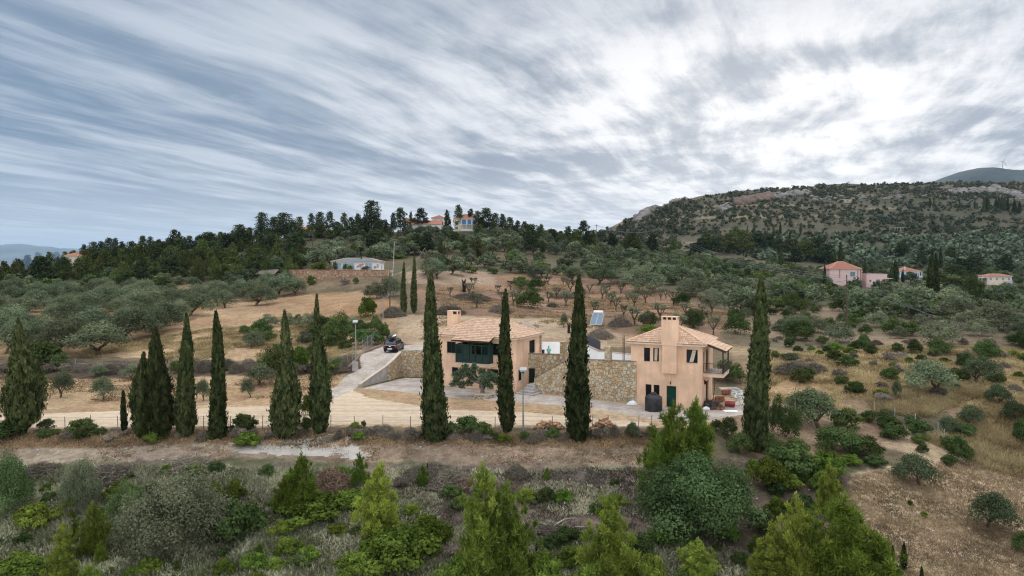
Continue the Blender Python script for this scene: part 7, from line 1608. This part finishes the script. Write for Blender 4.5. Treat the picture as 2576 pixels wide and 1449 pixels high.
# person on the patio
def skin(name, joints, edges, m, sub=1):
    me = bpy.data.meshes.new(name); me.from_pydata([j[:3] for j in joints], edges, []); me.materials.append(m); o_ = link(name, me)
    s_ = o_.modifiers.new('s', 'SKIN'); sv = me.skin_vertices[0].data
    for i, j in enumerate(joints): sv[i].radius = (j[3], j[4] if len(j) > 4 else j[3]); sv[i].use_root = i == 0
    u = o_.modifiers.new('u', 'SUBSURF'); u.levels = u.render_levels = sub
    dg = bpy.context.evaluated_depsgraph_get(); me2 = bpy.data.meshes.new_from_object(o_.evaluated_get(dg)); o_.modifiers.clear(); o_.data = me2; me2.materials.clear(); me2.materials.append(m)
    for p in me2.polygons: p.use_smooth = True
    return o_
pp = at(1380.5, 889, 77); pz0 = 2.63
per = empty('person', (pp[0], pp[1], pz0), R(0), 'person with dark hair in a turquoise t-shirt standing on the patio looking at their hands', 'person')
J = [(0, 0, .92, .15, .11), (0, 0, 1.12, .13, .10), (0, 0, 1.32, .165, .11), (0, .01, 1.43, .07, .07), (0, 0, 1.50, .055), (0, -.01, 1.58, .085, .095), (0, -.005, 1.66, .08, .09)]
J += [(-.17, 0, 1.39, .06), (-.21, -.03, 1.14, .045), (-.07, -.24, 1.16, .034), (.17, 0, 1.39, .06), (.22, -.03, 1.14, .045), (.07, -.24, 1.17, .034)]
J += [(-.09, 0, .88, .09), (-.10, -.01, .48, .062), (-.10, .02, .09, .042), (-.11, -.13, .04, .035), (.09, 0, .88, .09), (.10, -.01, .48, .062), (.10, .02, .09, .042), (.11, -.13, .04, .035)]
Ed = [(0, 1), (1, 2), (2, 3), (3, 4), (4, 5), (5, 6), (2, 7), (7, 8), (8, 9), (2, 10), (10, 11), (11, 12), (0, 13), (13, 14), (14, 15), (15, 16), (0, 17), (17, 18), (18, 19), (19, 20)]
m_skin = mat('skin', (.42, .25, .17), .6, .3); body = skin('body', J, Ed, m_skin, 2); body.parent = per
b = MB()
for s in (-1, 1):
    for k in range(5):
        bx0 = s * .07 + (k - 2) * .016 * (1 if k < 4 else 1); L_ = (.06, .075, .08, .07, .05)[k]
        b.tube([(bx0, -.255, 1.165), (bx0 - s * .008, -.285, 1.18), (bx0 - s * .02, -.285 - L_ * .35, 1.195 + L_ * .4)], [.009, .008, .006], 5)
c = b.build('fingers', m_skin); c.parent = body; c.matrix_parent_inverse = Matrix()
b = MB(); b.box(-.018, .018, -.098 - .01, -.085, 1.555, 1.60); c = b.build('nose', m_skin, bevel=.006); c.parent = body; c.matrix_parent_inverse = Matrix()
sh = skin('shirt', [(0, 0, .90, .185, .145), (0, 0, 1.12, .16, .13), (0, 0, 1.33, .19, .135), (0, .01, 1.43, .09, .08), (-.185, 0, 1.385, .085), (-.225, -.02, 1.22, .075), (.185, 0, 1.385, .085), (.225, -.02, 1.22, .075)], [(0, 1), (1, 2), (2, 3), (2, 4), (4, 5), (2, 6), (6, 7)], mat('turquoise_cotton', (.18, .58, .52), .9, .1), 2); sh.parent = per
hr = skin('hair', [(0, .035, 1.70, .085, .085), (0, .05, 1.62, .098, .085), (0, .05, 1.52, .075, .06)], [(0, 1), (1, 2)], mat('dark_hair', (.03, .015, .012), .7, .2), 2); hr.parent = per
tr = skin('trousers', [(0, 0, .92, .16, .125), (-.09, 0, .86, .10), (-.10, -.01, .48, .075), (-.10, .02, .12, .06), (.09, 0, .86, .10), (.10, -.01, .48, .075), (.10, .02, .12, .06)], [(0, 1), (1, 2), (2, 3), (0, 4), (4, 5), (5, 6)], mat('dark_cloth', (.05, .05, .07), .9, .1), 2); tr.parent = per
b = MB(); bq = at(1366.5, 890, 74.72); zc_ = 3.81; b.lathe([(.13, 0), (.17, .36), (.18, .36), (.18, .39), (.155, .39), (.12, .03)], (bq[0], 74.72, zc_), 16); bo_ = b.build('bucket', mat('purple_plastic', (.14, .05, .19), .4, .4), smooth=True); prop(bo_, 'purple plastic bucket on the stone wall beside the person', 'bucket')
# water tank
g = at(1644, 1034, 62.6); o = empty('water_tank', (g[0], g[1], .06), 0, 'black plastic water tank before the narrow windows of the chimney house', 'tank')
b = MB(); b.lathe([(.78, 0), (.80, .04), (.785, .30), (.80, .34), (.785, .62), (.80, .66), (.785, .95), (.80, 1.0), (.79, 1.18), (.75, 1.27), (.52, 1.42), (.25, 1.52)], (0, 0, 0), 40); c = b.build('body', mat('black_plastic', (.013, .013, .015), .5, .15, var=.5, vscale=1.2, var2=(.06, .06, .065)), smooth=True); c.parent = o
b = MB(); b.lathe([(.26, 1.50), (.28, 1.52), (.28, 1.60), (.22, 1.63), (.16, 1.64), (.15, 1.69), (.03, 1.70)], (0, 0, 0), 24); c = b.build('lid', MATS['black_plastic'], smooth=True); c.parent = o
# barrel
g = at(1836, 1032, 64.2); o = empty('oil_drum', (g[0], g[1], .36), R(-25), 'red oil drum lying on its side by the building rubble', 'drum')
b = MB(); pf = [(.02, -.43), (.26, -.43), (.27, -.45), (.29, -.44), (.285, -.16), (.305, -.14), (.285, -.12), (.285, .12), (.305, .14), (.285, .16), (.29, .44), (.27, .45), (.26, .43), (.02, .43)]
vs = [(z_, r_ * math.cos(2 * math.pi * k / 22), r_ * math.sin(2 * math.pi * k / 22)) for r_, z_ in pf for k in range(22)]
b.add(vs, [(i * 22 + k, i * 22 + (k + 1) % 22, (i + 1) * 22 + (k + 1) % 22, (i + 1) * 22 + k) for i in range(len(pf) - 1) for k in range(22)] + [tuple(range(22)), tuple(range((len(pf) - 1) * 22, len(pf) * 22))]); c = b.build('shell', mat('red_drum', (.25, .045, .04), .5, .4, var=.35, vscale=4)); c.parent = o
# bricks
m_brick = mat('terracotta_block', (.30, .125, .08), .9, .1, var=.25, vscale=6, objvar=.2)
bk = MB(); bk.box(-.125, .125, -.09, .09, 0, .14); bk0 = bk.build('hollow_brick', m_brick, bevel=.008); bme = bk0.data; bpy.data.objects.remove(bk0)
def brick(p, rz, lab, grp, rx=0):
    o_ = link('hollow_brick', bme); o_.location = p; o_.rotation_euler = (rx, 0, rz); o_.scale = (1.15, 1.15, 1.15); return prop(o_, lab, 'brick', grp)
for cxy, d_, n_, lab, grp in (((1797, 1032), 64.0, (2, 2, 3), 'terracotta block in the near stack by the oil drum', 'bricks by the oil drum'), ((1811, 1008), 66.8, (3, 2, 3), 'terracotta block in the middle stack beside the wall corner', 'bricks beside the wall corner'), ((1828, 990), 70.5, (3, 2, 3), 'terracotta block in the farthest stack by the yard olive', 'bricks by the yard olive')):
    g = at(*cxy, d_)
    for i in range(n_[0]):
        for j in range(n_[1]):
            for k in range(n_[2]):
                if rnd.random() < .15 * k: continue
                brick((g[0] + (i - 1) * .30 + rnd.uniform(-.01, .01), g[1] + j * .22, .07 + k * .165), rnd.uniform(-.06, .06), lab, grp)
for k in range(7):
    g = at(1800 + k * 3 + rnd.uniform(-3, 3), 1040, 63.2 + rnd.uniform(-.6, .8)); brick((g[0], g[1], .07), rnd.uniform(0, 3), 'loose terracotta block on the ground beside the oil drum', 'loose bricks')
# rubble heap, tarps, boards
o = empty('rubble_heap', (at(1787, 1030, 63.9)[0], 63.9, .05), 0, 'dark heap of branches and scrap against the corner of the chimney house', 'rubble')
cb_, = brush(401, .75, 2.2, 700, mat('scrap', (.12, .095, .085), .9, .1, var=.5, vscale=4, objvar=0), .06),; link('scrap', cb_, o)
b = MB()
for k in range(9): a = rnd.uniform(0, 6); b.tube([(rnd.uniform(-.9, .9), rnd.uniform(-.6, .6), .1 + rnd.random() * .3), (rnd.uniform(-1, 1), rnd.uniform(-.7, .7), .2 + rnd.random() * .5)], .035, 5)
c = b.build('branches', m_bark_g); c.parent = o
def cloth(x, y, w_, d_, h_, seed, name, lab, m, cat):
    n = 16; vs = []; rgc = rg_(seed)
    for i in range(n + 1):
        for j in range(n + 1):
            u, v = i / n - .5, j / n - .5; ed = max(0, 1 - 4 * max(u * u, v * v)) ** .6
            vs.append((x + u * w_ * (1 + .15 * math.sin(v * 9 + seed)), y + v * d_ * (1 + .15 * math.sin(u * 7)), Z(x, y) + .075 + h_ * ed * float(.35 + .9 * fbm(np.array([u * 5 + seed]), np.array([v * 5 + 9.]), 3, seed)[0])))
    me = mesh_np(name, vs, [(i * (n + 1) + j, (i + 1) * (n + 1) + j, (i + 1) * (n + 1) + j + 1, i * (n + 1) + j + 1) for i in range(n) for j in range(n)], m, smooth=True); return prop(link(name, me), lab, cat)
m_tarp = mat('white_tarp', (.72, .73, .75), .6, .3)
g = at(1590, 1019, 65.2); cloth(g[0], g[1], .95, .5, .42, 3, 'tarp', 'crumpled white sheet at the foot of the stone wall beside the black tank', m_tarp, 'tarpaulin')
g = at(1771, 1037, 63.0); cloth(g[0] + .2, g[1], .6, .4, .3, 4, 'tarp', 'white sack against the corner of the chimney house', m_tarp, 'sack')
g = at(1838, 1046, 62.2); cloth(g[0], g[1], 1.3, .7, .05, 6, 'tarp', 'flat white plastic sheet on the ground before the oil drum', m_tarp, 'tarpaulin')
m_board = mat('pale_board', (.38, .42, .42), .8, .2, var=.3, vscale=2, objvar=.3)
for k in range(26):
    x_ = rnd.uniform(1836, 1868); y_ = rnd.uniform(978, 1003); g = ground(x_, y_); b = MB(); w_, l_ = rnd.uniform(.06, .2), rnd.uniform(.3, 1.1); b.box(-l_ / 2, l_ / 2, -w_ / 2, w_ / 2, 0, rnd.uniform(.02, .06)); o = b.build('board', m_board); o.location = (g[0], g[1], .06 + rnd.uniform(0, .05)); o.rotation_euler = (rnd.uniform(-.15, .15), rnd.uniform(-.15, .15), rnd.uniform(0, 3.1)); prop(o, 'broken pale board strewn across the side yard', 'board', 'boards strewn across the side yard')
b = MB(); pts = [at(1812 + 60 * t + 6 * math.sin(t * 9), 1000 + 10 * math.sin(t * 6) + 6 * t, 66.5) for t in np.linspace(0, 1, 18)]; b.tube([(p[0], 64.6 + 3.5 * math.sin(i * .5) * .5 + 1.5, .11) for i, p in enumerate(pts)], .022, 5); prop(b.build('hose', mat('black_hose', (.03, .03, .035), .5, .3)), 'dark garden hose curling over the concrete side yard', 'hose')
g = at(1820, 1010, 67); b = MB(); b.tube([(g[0] - .9, g[1] + .4, .06), (g[0] - .35, g[1] + 1.3, 3.0)], .04, 5); prop(b.build('prop_pole', m_pole), 'timber prop leaning under the balcony slab', 'pole')
# firewood
m_log = mat('split_log', (.34, .21, .125), .9, .1, var=.35, vscale=8, objvar=.35)
logs = []
for k in range(5):
    b = MB(); r_ = .075 + .02 * (k % 3); n = 5 + k % 2; L = .40; V_ = [(-L / 2 if e == 0 else L / 2, r_ * math.cos(2 * math.pi * i / n + k) * (1 + .2 * math.sin(i * 2.1 + k)), r_ * math.sin(2 * math.pi * i / n + k)) for e in (0, 1) for i in range(n)]
    b.add(V_, [tuple(range(n)), tuple(range(n, 2 * n))] + [(i, (i + 1) % n, n + (i + 1) % n, n + i) for i in range(n)]); t = b.build('firewood_log', m_log); logs.append(t.data); bpy.data.objects.remove(t)
for xa, xb, yb_, hh, lab, grp, N in ((1346, 1414, 1077, .55, 'split log in the flat western firewood pile by the lamp post', 'logs of the western firewood pile', 75), (1492, 1548, 1081, .85, 'split log in the taller firewood pile beside the massive cypress', 'logs of the eastern firewood pile', 85)):
    A = Vector(ground(xa, yb_)); B = Vector(ground(xb, yb_))
    for k in range(N):
        t = rnd.random(); top = hh * max(.12, 1 - abs(2 * t - 1) ** 1.5) ; z_ = rnd.random() ** .8 * top; y_ = rnd.uniform(-.45, .45) * (1 - z_ / hh * .6)
        o = link('firewood_log', rnd.choice(logs)); p = A.lerp(B, t); o.location = (p.x, p.y + y_, Z(p.x, p.y) + .06 + z_); o.rotation_euler = (rnd.uniform(0, 6), rnd.uniform(-.4, .4), rnd.uniform(-.9, .9)); s = rnd.uniform(.8, 1.35); o.scale = (s, s, s); prop(o, lab, 'log', grp)
# solar heater
g = at(1488, 818, 115); z_ = Z(g[0], 115); sh_ = empty('solar_heater', (g[0], 115, z_), 0, 'solar water heater with two blue grey collectors and a white tank on open ground', 'solar heater')
e_ = Vector((.80, -.42, 0)).normalized(); dn = Vector((-.62, -1.1, 0)); 
def SP(a, t): return Vector((.25, .4, 1.95)) + e_ * a + (dn + Vector((0, 0, -1.8))) * t
for k in (0, 1):
    a0_, a1_ = k * 1.08, k * 1.08 + 1.02; nrm = e_.cross(dn + Vector((0, 0, -1.8))).normalized(); nrm = nrm if nrm.z > 0 else -nrm
    b = MB(); c4 = [SP(a0_, 0), SP(a1_, 0), SP(a1_, 1), SP(a0_, 1)]; b.add([p + nrm * .09 for p in c4] + c4, [(0, 1, 2, 3), (7, 6, 5, 4), (0, 4, 5, 1), (1, 5, 6, 2), (2, 6, 7, 3), (3, 7, 4, 0)]); c = b.build('collector', mat('alu_frame', (.45, .46, .47), .4, .5, metal=.6)); c.parent = sh_
    b = MB(); c4 = [SP(a0_ + .05, .03), SP(a1_ - .05, .03), SP(a1_ - .05, .97), SP(a0_ + .05, .97)]; b.add([p + nrm * .10 for p in c4] + [p + nrm * .093 for p in c4], [(0, 1, 2, 3), (7, 6, 5, 4), (0, 4, 5, 1), (1, 5, 6, 2), (2, 6, 7, 3), (3, 7, 4, 0)]); q = b.build('glass', mat('collector_glass', (.13, .20, .27), .25, .6)); q.parent = c; q.matrix_parent_inverse = Matrix()
b = MB(); c0_ = Vector((.25, .45, 2.25)) + e_ * .25; c1_ = c0_ + e_ * 1.55; b.tube([c0_ - e_ * .06, c0_, c0_ + e_ * .01, c1_ - e_ * .01, c1_, c1_ + e_ * .06], [.12, .22, .27, .27, .22, .12], 18); c = b.build('tank', m_white, smooth=False); c.parent = sh_
b = MB()
for a in (.1, 2.0): p = Vector((.25, .4, 1.95)) + e_ * a; b.tube([p, (p.x + .1, p.y + .5, -.1)], .03, 5); b.tube([p, SP(a, 1)], .03, 5); b.tube([SP(a, .98), Vector((*SP(a, .98).xy, -.1))], .03, 5)
c = b.build('stand', m_iron); c.parent = sh_
# gravel mound, boulders, stumps, dead trunks
def mound(x, y, w_, h_, name, lab, m, cat, seed=1):
    n = 26; vs = []; 
    for i in range(n + 1):
        for j in range(n + 1):
            u, v = (i / n - .5) * 2, (j / n - .5) * 2; r_ = math.hypot(u, v); px_, py_ = x + u * w_ / 2, y + v * w_ * .4
            vs.append((px_, py_, Z(px_, py_) - .06 + h_ * max(0, 1 - r_) ** .9 * (.85 + .3 * float(fbm(np.array([u * 4]), np.array([v * 4 + seed]), 3, seed)[0]))))
    return prop(link(name, mesh_np(name, vs, [(i * (n + 1) + j, (i + 1) * (n + 1) + j, (i + 1) * (n + 1) + j + 1, i * (n + 1) + j + 1) for i in range(n) for j in range(n)], m, smooth=True)), lab, cat)
g = at(1325, 820, 112); mound(g[0], 112, 3.6, 1.15, 'gravel_mound', 'low grey cone of gravel on the open ground behind the balcony house', mat('grey_gravel', (.34, .29, .255), .95, .1, var=.2, vscale=6, bump=.03, bscale=20), 'gravel heap')
def rock_mesh(seed, m, n=3, sz=(1, 1, .7), rough=.25, name='boulder'):
    bm = bmesh.new(); rg2 = rg_(seed)
    bmesh.ops.create_icosphere(bm, subdivisions=n, radius=.5)
    off = rg2.random(3) * 50
    from mathutils import noise
    for v in bm.verts:
        p = v.co * 2.2 + Vector(off); v.co *= 1 + rough * noise.fractal(p, 1., 2., 4) + rough * .5 * abs(noise.noise(p * 2.5)); v.co.x *= sz[0]; v.co.y *= sz[1]; v.co.z *= sz[2]
    me = bpy.data.meshes.new(name); bm.to_mesh(me); bm.free(); me.materials.append(m); return me
m_rock = mat('grey_rock', (.30, .28, .27), .95, .1, var=.35, vscale=3, bump=.05, bscale=6); m_lrock = mat('white_rock', (.55, .52, .50), .95, .1, var=.3, vscale=3, bump=.05, bscale=5)
g = ground(2242, 1432); o = link('boulder', rock_mesh(1, m_lrock, 4)); o.location = (g[0], g[1], g[2] + .15); k = g[1] / FPX; o.scale = (40 * k, 34 * k, 34 * k); prop(o, 'big pale boulder beside the plump young cypress', 'boulder')
stn = [rock_mesh(s, mat('pale_stone', (.40,.37,.34), .95, .1), 2) for s in (5, 6, 7)]
for k in range(150):
    z_ = rnd.choice(((-40, 1640, 1112, 1166), (-40, 1640, 1112, 1166), (1450, 2120, 1180, 1440), (2150, 2576, 1180, 1440), (600, 1640, 1170, 1440)))
    g = ground(rnd.uniform(z_[0], z_[1]), rnd.uniform(z_[2], z_[3])); o = link('stone', rnd.choice(stn)); s = rnd.uniform(.07, .22); o.location = (g[0], g[1], g[2] + .02); o.scale = (s, s, s * .8); o.rotation_euler = (0, 0, rnd.uniform(0, 6)); prop(o, 'loose pale stone lying on the ground of the near slope', 'stone', 'loose pale stones')
def stump(x, yb, hp, wp, lab, m=m_bark_g, forks=2):
    g = ground(x, yb); k = g[1] / FPX; h = hp * k; r_ = wp * k * .5; b = MB(); rg2 = rg_(int(x)); limb(b, (0, 0, -.2), (0, 0, h * .75), r_ * 1.25, r_, rg2, 9, .04)
    for q in range(forks): a = q * 3 + 1; limb(b, (0, 0, h * .6), (math.cos(a) * r_ * 1.6, math.sin(a) * r_, h), r_ * .7, r_ * .3, rg2, 6, .1)
    o_ = b.build('stump', m); o_.location = g; return prop(o_, lab, 'stump')
stump(632, 1080, 34, 14, 'broken grey stump between the skirted and the bottle shaped cypress'); stump(1217, 1090, 28, 7, 'short rotten stump by the fence east of the massive western cypress'); stump(1372, 1094, 16, 9, 'sawn grey stump before the western firewood pile'); stump(1167.5, 735, 32, 9, 'charred forked trunk on the middle slope', mat('charred', (.025, .02, .018), .95, .1)); stump(1431, 838, 26, 6, 'charred dead trunk at the edge of the gravel pad', MATS['charred']); stump(1190, 752, 20, 4, 'small burnt stem below the charred forked trunk', MATS['charred'])
g = ground(2000, 1078); b = MB(); k = g[1] / FPX; b.tube([(0, 0, -.2), (-.03, 0, 60 * k), (-.05, 0, 95 * k), (.12, 0, 118 * k), (.28, 0, 126 * k)], [.07, .055, .04, .025, .012], 6); o = b.build('dead_trunk', m_bark_g); o.location = g; prop(o, 'tall thin dead stem with a hooked tip among the junipers', 'dead tree')
g = ground(1405, 1330); b = MB(); rg2 = rg_(9)
for q in ((-1.6, .2, .5), (1.5, .4, .7), (-.9, -.5, .9), (2.0, -.2, .25)): limb(b, (-.4, 0, .1), tuple(v * .8 for v in q), .05, .012, rg2, 6, .2)
o = b.build('fallen_branch', m_lrock if False else mat('bleached_wood', (.42, .38, .34), .9, .1)); o.location = g; prop(o, 'bleached forked branch lying on bare earth in the near slope', 'branch')
g = ground(2484 - 1932 + 1932, 700)
# rock outcrops of the far hill
m_cl = mat('cliff_grey', (.18, .165, .155), .95, .1, var=.35, vscale=.12, bump=.6, bscale=.25); m_clr = mat('cliff_red', (.135, .085, .065), .95, .1, var=.4, vscale=.10, var2=(.11, .095, .09), bump=.6, bscale=.25)
def outcrop(x0, x1, y0, y1, n, s0, s1, m, lab, seed):
    n = int(n * 3.2); s0 *= .34; s1 *= .5; r = random.Random(seed); b = None; Vs = []; Fs = []; o_ = 0; bases = [rock_mesh(seed + i, m, 2, (1, 1, 1), .45) for i in range(3)]
    for _ in range(n):
        t = r.random(); g = ground(x0 + (x1 - x0) * t, y0 + (y1 - y0) * t + r.uniform(-5, 5)); s = r.uniform(s0, s1); me = r.choice(bases); a = r.uniform(0, 6)
        v = np.array([w_.co[:] for w_ in me.vertices]); v = v * (s * r.uniform(1, 1.8), s, s * r.uniform(.6, 1.2)); v = np.stack([v[:, 0] * math.cos(a) - v[:, 1] * math.sin(a), v[:, 0] * math.sin(a) + v[:, 1] * math.cos(a), v[:, 2]], 1) + np.array(g)
        Vs.append(v); Fs.append(np.array([p.vertices[:] for p in me.polygons]) + o_); o_ += len(v)
    return prop(link('rock_outcrop', mesh_np('rock_outcrop', np.concatenate(Vs), np.concatenate(Fs), m)), lab, 'rock', 'rock outcrops of the far hill')
outcrop(1600, 1650, 555, 518, 26, 8, 18, m_cl, 'grey cliff at the western shoulder of the far hill', 11); outcrop(1690, 1730, 503, 492, 14, 6, 12, m_cl, 'grey knob on the crest of the far hill west of the red cliff', 21)
outcrop(1855, 1935, 512, 496, 40, 8, 20, m_clr, 'red cliff band on the far hill', 31); outcrop(1935, 2030, 497, 484, 34, 7, 15, m_cl, 'grey rock band east of the red cliff', 41); outcrop(2385, 2500, 484, 482, 40, 7, 16, m_cl, 'wide grey rock band near the hilltop', 51); outcrop(2500, 2576, 474, 500, 30, 9, 20, m_cl, 'jagged grey rocks above the dark cypress clump', 61); outcrop(1818, 1835, 527, 520, 8, 7, 14, m_cl, 'pale boulder group below the red cliff', 71)
outcrop(2040, 2360, 500, 492, 30, 4, 9, m_cl, 'scattered rocks along the upper terrace of the far hill', 81)

# ------------------------------------------------------------------ far mountains, turbines
def ridge(name, pts, d, depth, zb, m, seed, amp, lab=None):
    n = 200; L = 26; xs_ = np.linspace(pts[0][0], pts[-1][0], n); top = np.interp(xs_, [p[0] for p in pts], [p[1] for p in pts]); V = []
    X = (xs_ - 1288) / FPX * d
    for j in range(L):
        t = j / (L - 1); prof = math.sin(math.pi * min(t * 1.0, 1)) if True else 0
        for i in range(n):
            zt = CAMZ + (671 - top[i]) / FPX * d; z = zb + (zt - zb) * prof ** .8 + amp * prof * (1 - prof * .75) * (fbm(np.array([X[i] / (depth * .12)]), np.array([t * 9.]), 5, seed)[0] - .5)
            V.append((X[i], d - depth * .5 + depth * t, z))
    F = [(j * n + i, j * n + i + 1, (j + 1) * n + i + 1, (j + 1) * n + i) for j in range(L - 1) for i in range(n - 1)]
    return prop(link(name, mesh_np(name, V, F, m, smooth=True)), kind='structure')
m_mt = mat('mountain_scrub', (.052, .062, .06), .95, .1, var=.35, vscale=.004, bump=8, bscale=.01)
ridge('mountain', [(2200,470),(2300,468),(2355,458),(2380,445),(2410,433),(2440,427),(2462,425.5),(2480,428),(2505,434),(2530,437),(2560,432),(2576,431),(2680,428),(2850,440),(3100,470)], 3600, 1600, 60, m_mt, 3, 120)
ridge('mountain', [(-900,640),(-500,628),(-200,634),(0,617),(40,615),(80,616),(110,622),(140,626),(165,625),(200,627),(260,632),(340,640),(500,655),(800,668)], 17000, 5500, -60, mat('far_limestone', (.13, .135, .13), .95, .1, var=.25, vscale=.001), 7, 500)
m_tw = mat('turbine_backlit', (.30, .32, .35), .5, .3)  # white turbines toned grey, their backlit shade put into the colour
for x, yb, yt, a0_, lab in ((2518.5, 437, 408, .45, 'white wind turbine standing on the far mountain'), (2578, 437, 403, -.45, 'white wind turbine cut by the picture edge on the far mountain')):
    g = at(x, yb, 3600); k = 3600 / FPX; h = (yb - yt) * k; o = empty('wind_turbine', (g[0], 3590, g[2] - 8), 0, lab, 'wind turbine'); b = MB(); b.tube([(0, 0, 0), (0, 0, h + 8)], [2.2, 1.3], 10); c = b.build('tower', m_tw); c.parent = o
    b = MB(); b.box(-1.8, 1.8, -5, 5, h + 7, h + 10.5); c = b.build('nacelle', m_tw, bevel=.4); c.parent = o
    for q in range(3):
        a = a0_ + q * 2.0944; b = MB(); L = 17 * k; dx_, dz_ = math.sin(a), math.cos(a); px_, pz_ = dz_, -dx_; W_ = 1.6
        b.add([(dx_ * s * L + px_ * w__, -6.2 + t_, h + 9 + dz_ * s * L + pz_ * w__) for s, w__ in ((0, -.8), (0, .8), (.2, W_ * 1.2), (1, .3), (1, -.1), (.2, -.9)) for t_ in (-.3, .3)], [(0, 2, 4, 6, 8, 10), (11, 9, 7, 5, 3, 1)] + [(2 * i, 2 * i + 1, (2 * i + 3) % 12, (2 * i + 2) % 12) for i in range(6)]); c = b.build('blade', m_tw); c.parent = o
# air
HZ = True
if HZ:
    b = MB(); b.box(-26000, 26000, -300, 23000, -400, 760); hz = b.build('haze', bpy.data.materials.new('haze')); prop(hz, 'thin bluish air between the viewer and the far mountains', 'haze', kind='stuff')
    m = hz.data.materials[0]; m.use_nodes = True; nt = m.node_tree; nt.nodes.clear(); v = nd(nt, 'ShaderNodeVolumePrincipled'); v.inputs['Density'].default_value = 3.6e-5; v.inputs['Color'].default_value = (.48, .72, 1., 1); v.inputs['Anisotropy'].default_value = .2; oo = nd(nt, 'ShaderNodeOutputMaterial'); nt.links.new(v.outputs[0], oo.inputs['Volume'])
# ------------------------------------------------------------------ look-alikes told apart by the landmark they stand nearest to
LM = [('huge grey thicket',440,1300),('domed mastic bush',90,1310),('pale gravel patch',800,1130),('rust coloured brush',835,1220),('tallest near pine',1215,1350),('bleached fallen branch',1405,1330),('bright sparse pine',1532,1380),('huge rounded olive',1775,1300),
 ('biggest dark green pine',2120,1380),('pale boulder',2242,1425),('forked round olive',2482,1310),('umbrella olive',2315,1210),('egg shaped juniper',2414,1150),('flat topped little tree',2435,1060),('large eastern olive',2062,1060),('smooth tall cypress',1902,1000),('wide feathery tree',2370,975),
 ('long dead branch heap',2000,930),('eastern utility pole',2132,820),('very round dark bush',2000,780),('dark valley tree',2310,790),('broad terrace olive',2515,815),('pink house',2125,715),('blue house',2287,708),('cream valley bungalow',2510,705),('black green conifer',2447,760),
 ('twin cypress spires',2346,750),('very large round bush',1620,720),('solar heater',1495,815),('two headed dark bush',1335,765),('charred forked trunk',1168,730),('sandy terrace olive',1100,700),('white bungalow',895,675),('grey white ridge house',765,582),('tallest crest pine',936,588),
 ('long low ridge house',1040,575),('blue shuttered house',1170,580),('tall dark pole',1500,650),('braced pole',1666,650),('white chapel',1858,620),('great old olive',245,880),('broad slope-top olive',640,760),('thatched lean-to',655,698),('terrace edge trees',370,695),('hidden orange roof',175,665),
 ('big round crest pine',522,640),('skirted cypress',552,1000),('broad ragged cypress',62,1000),('massive western cypress',1093,1000),('slim pole above bungalow',992,640),('valley path cypress',1964,680),('red cliff band',1895,505),('western field fence',30,800),('grove middle',330,790)]
LM = LM[:-2]
import re as _re
CNT = {}
for o in col.objects:
    if o.parent is None and o.get('label') and o.get('kind') is None: CNT.setdefault(o['label'], []).append(o)
SHORT = {}
for lab, L in CNT.items():
    if len(L) < 2 or L[0].get('category') in ('log', 'brick', 'board', 'lamp post'): continue
    s = _re.split(r' (?:in|of|on|at|among|below|before|above|around|along|with|low|filling|lying|behind|high) ', lab)[0].split(',')[0]
    SHORT.setdefault(s, []).extend(L)
for s, L in SHORT.items():
    B = {}
    for o in L:
        p = o.location; x = 1288 + FPX * p.x / p.y; y = 671 + FPX * (CAMZ - p.z) / p.y
        m = min(LM, key=lambda m: (m[1] - x) ** 2 + (2.0 * (m[2] - y)) ** 2); B.setdefault(m[0], []).append(((m[1] - x) ** 2 + (2.0 * (m[2] - y)) ** 2, o.name, o))
    for m, Q in B.items():
        Q.sort(key=lambda q: q[:2])
        for i, q in enumerate(Q):
            if i < 14: q[2]['label'] = f"{s} standing {ORD[i] + ' ' if i else ''}nearest to the {m}" if 'stone' not in s else f"{s} lying {ORD[i] + ' ' if i else ''}nearest to the {m}"
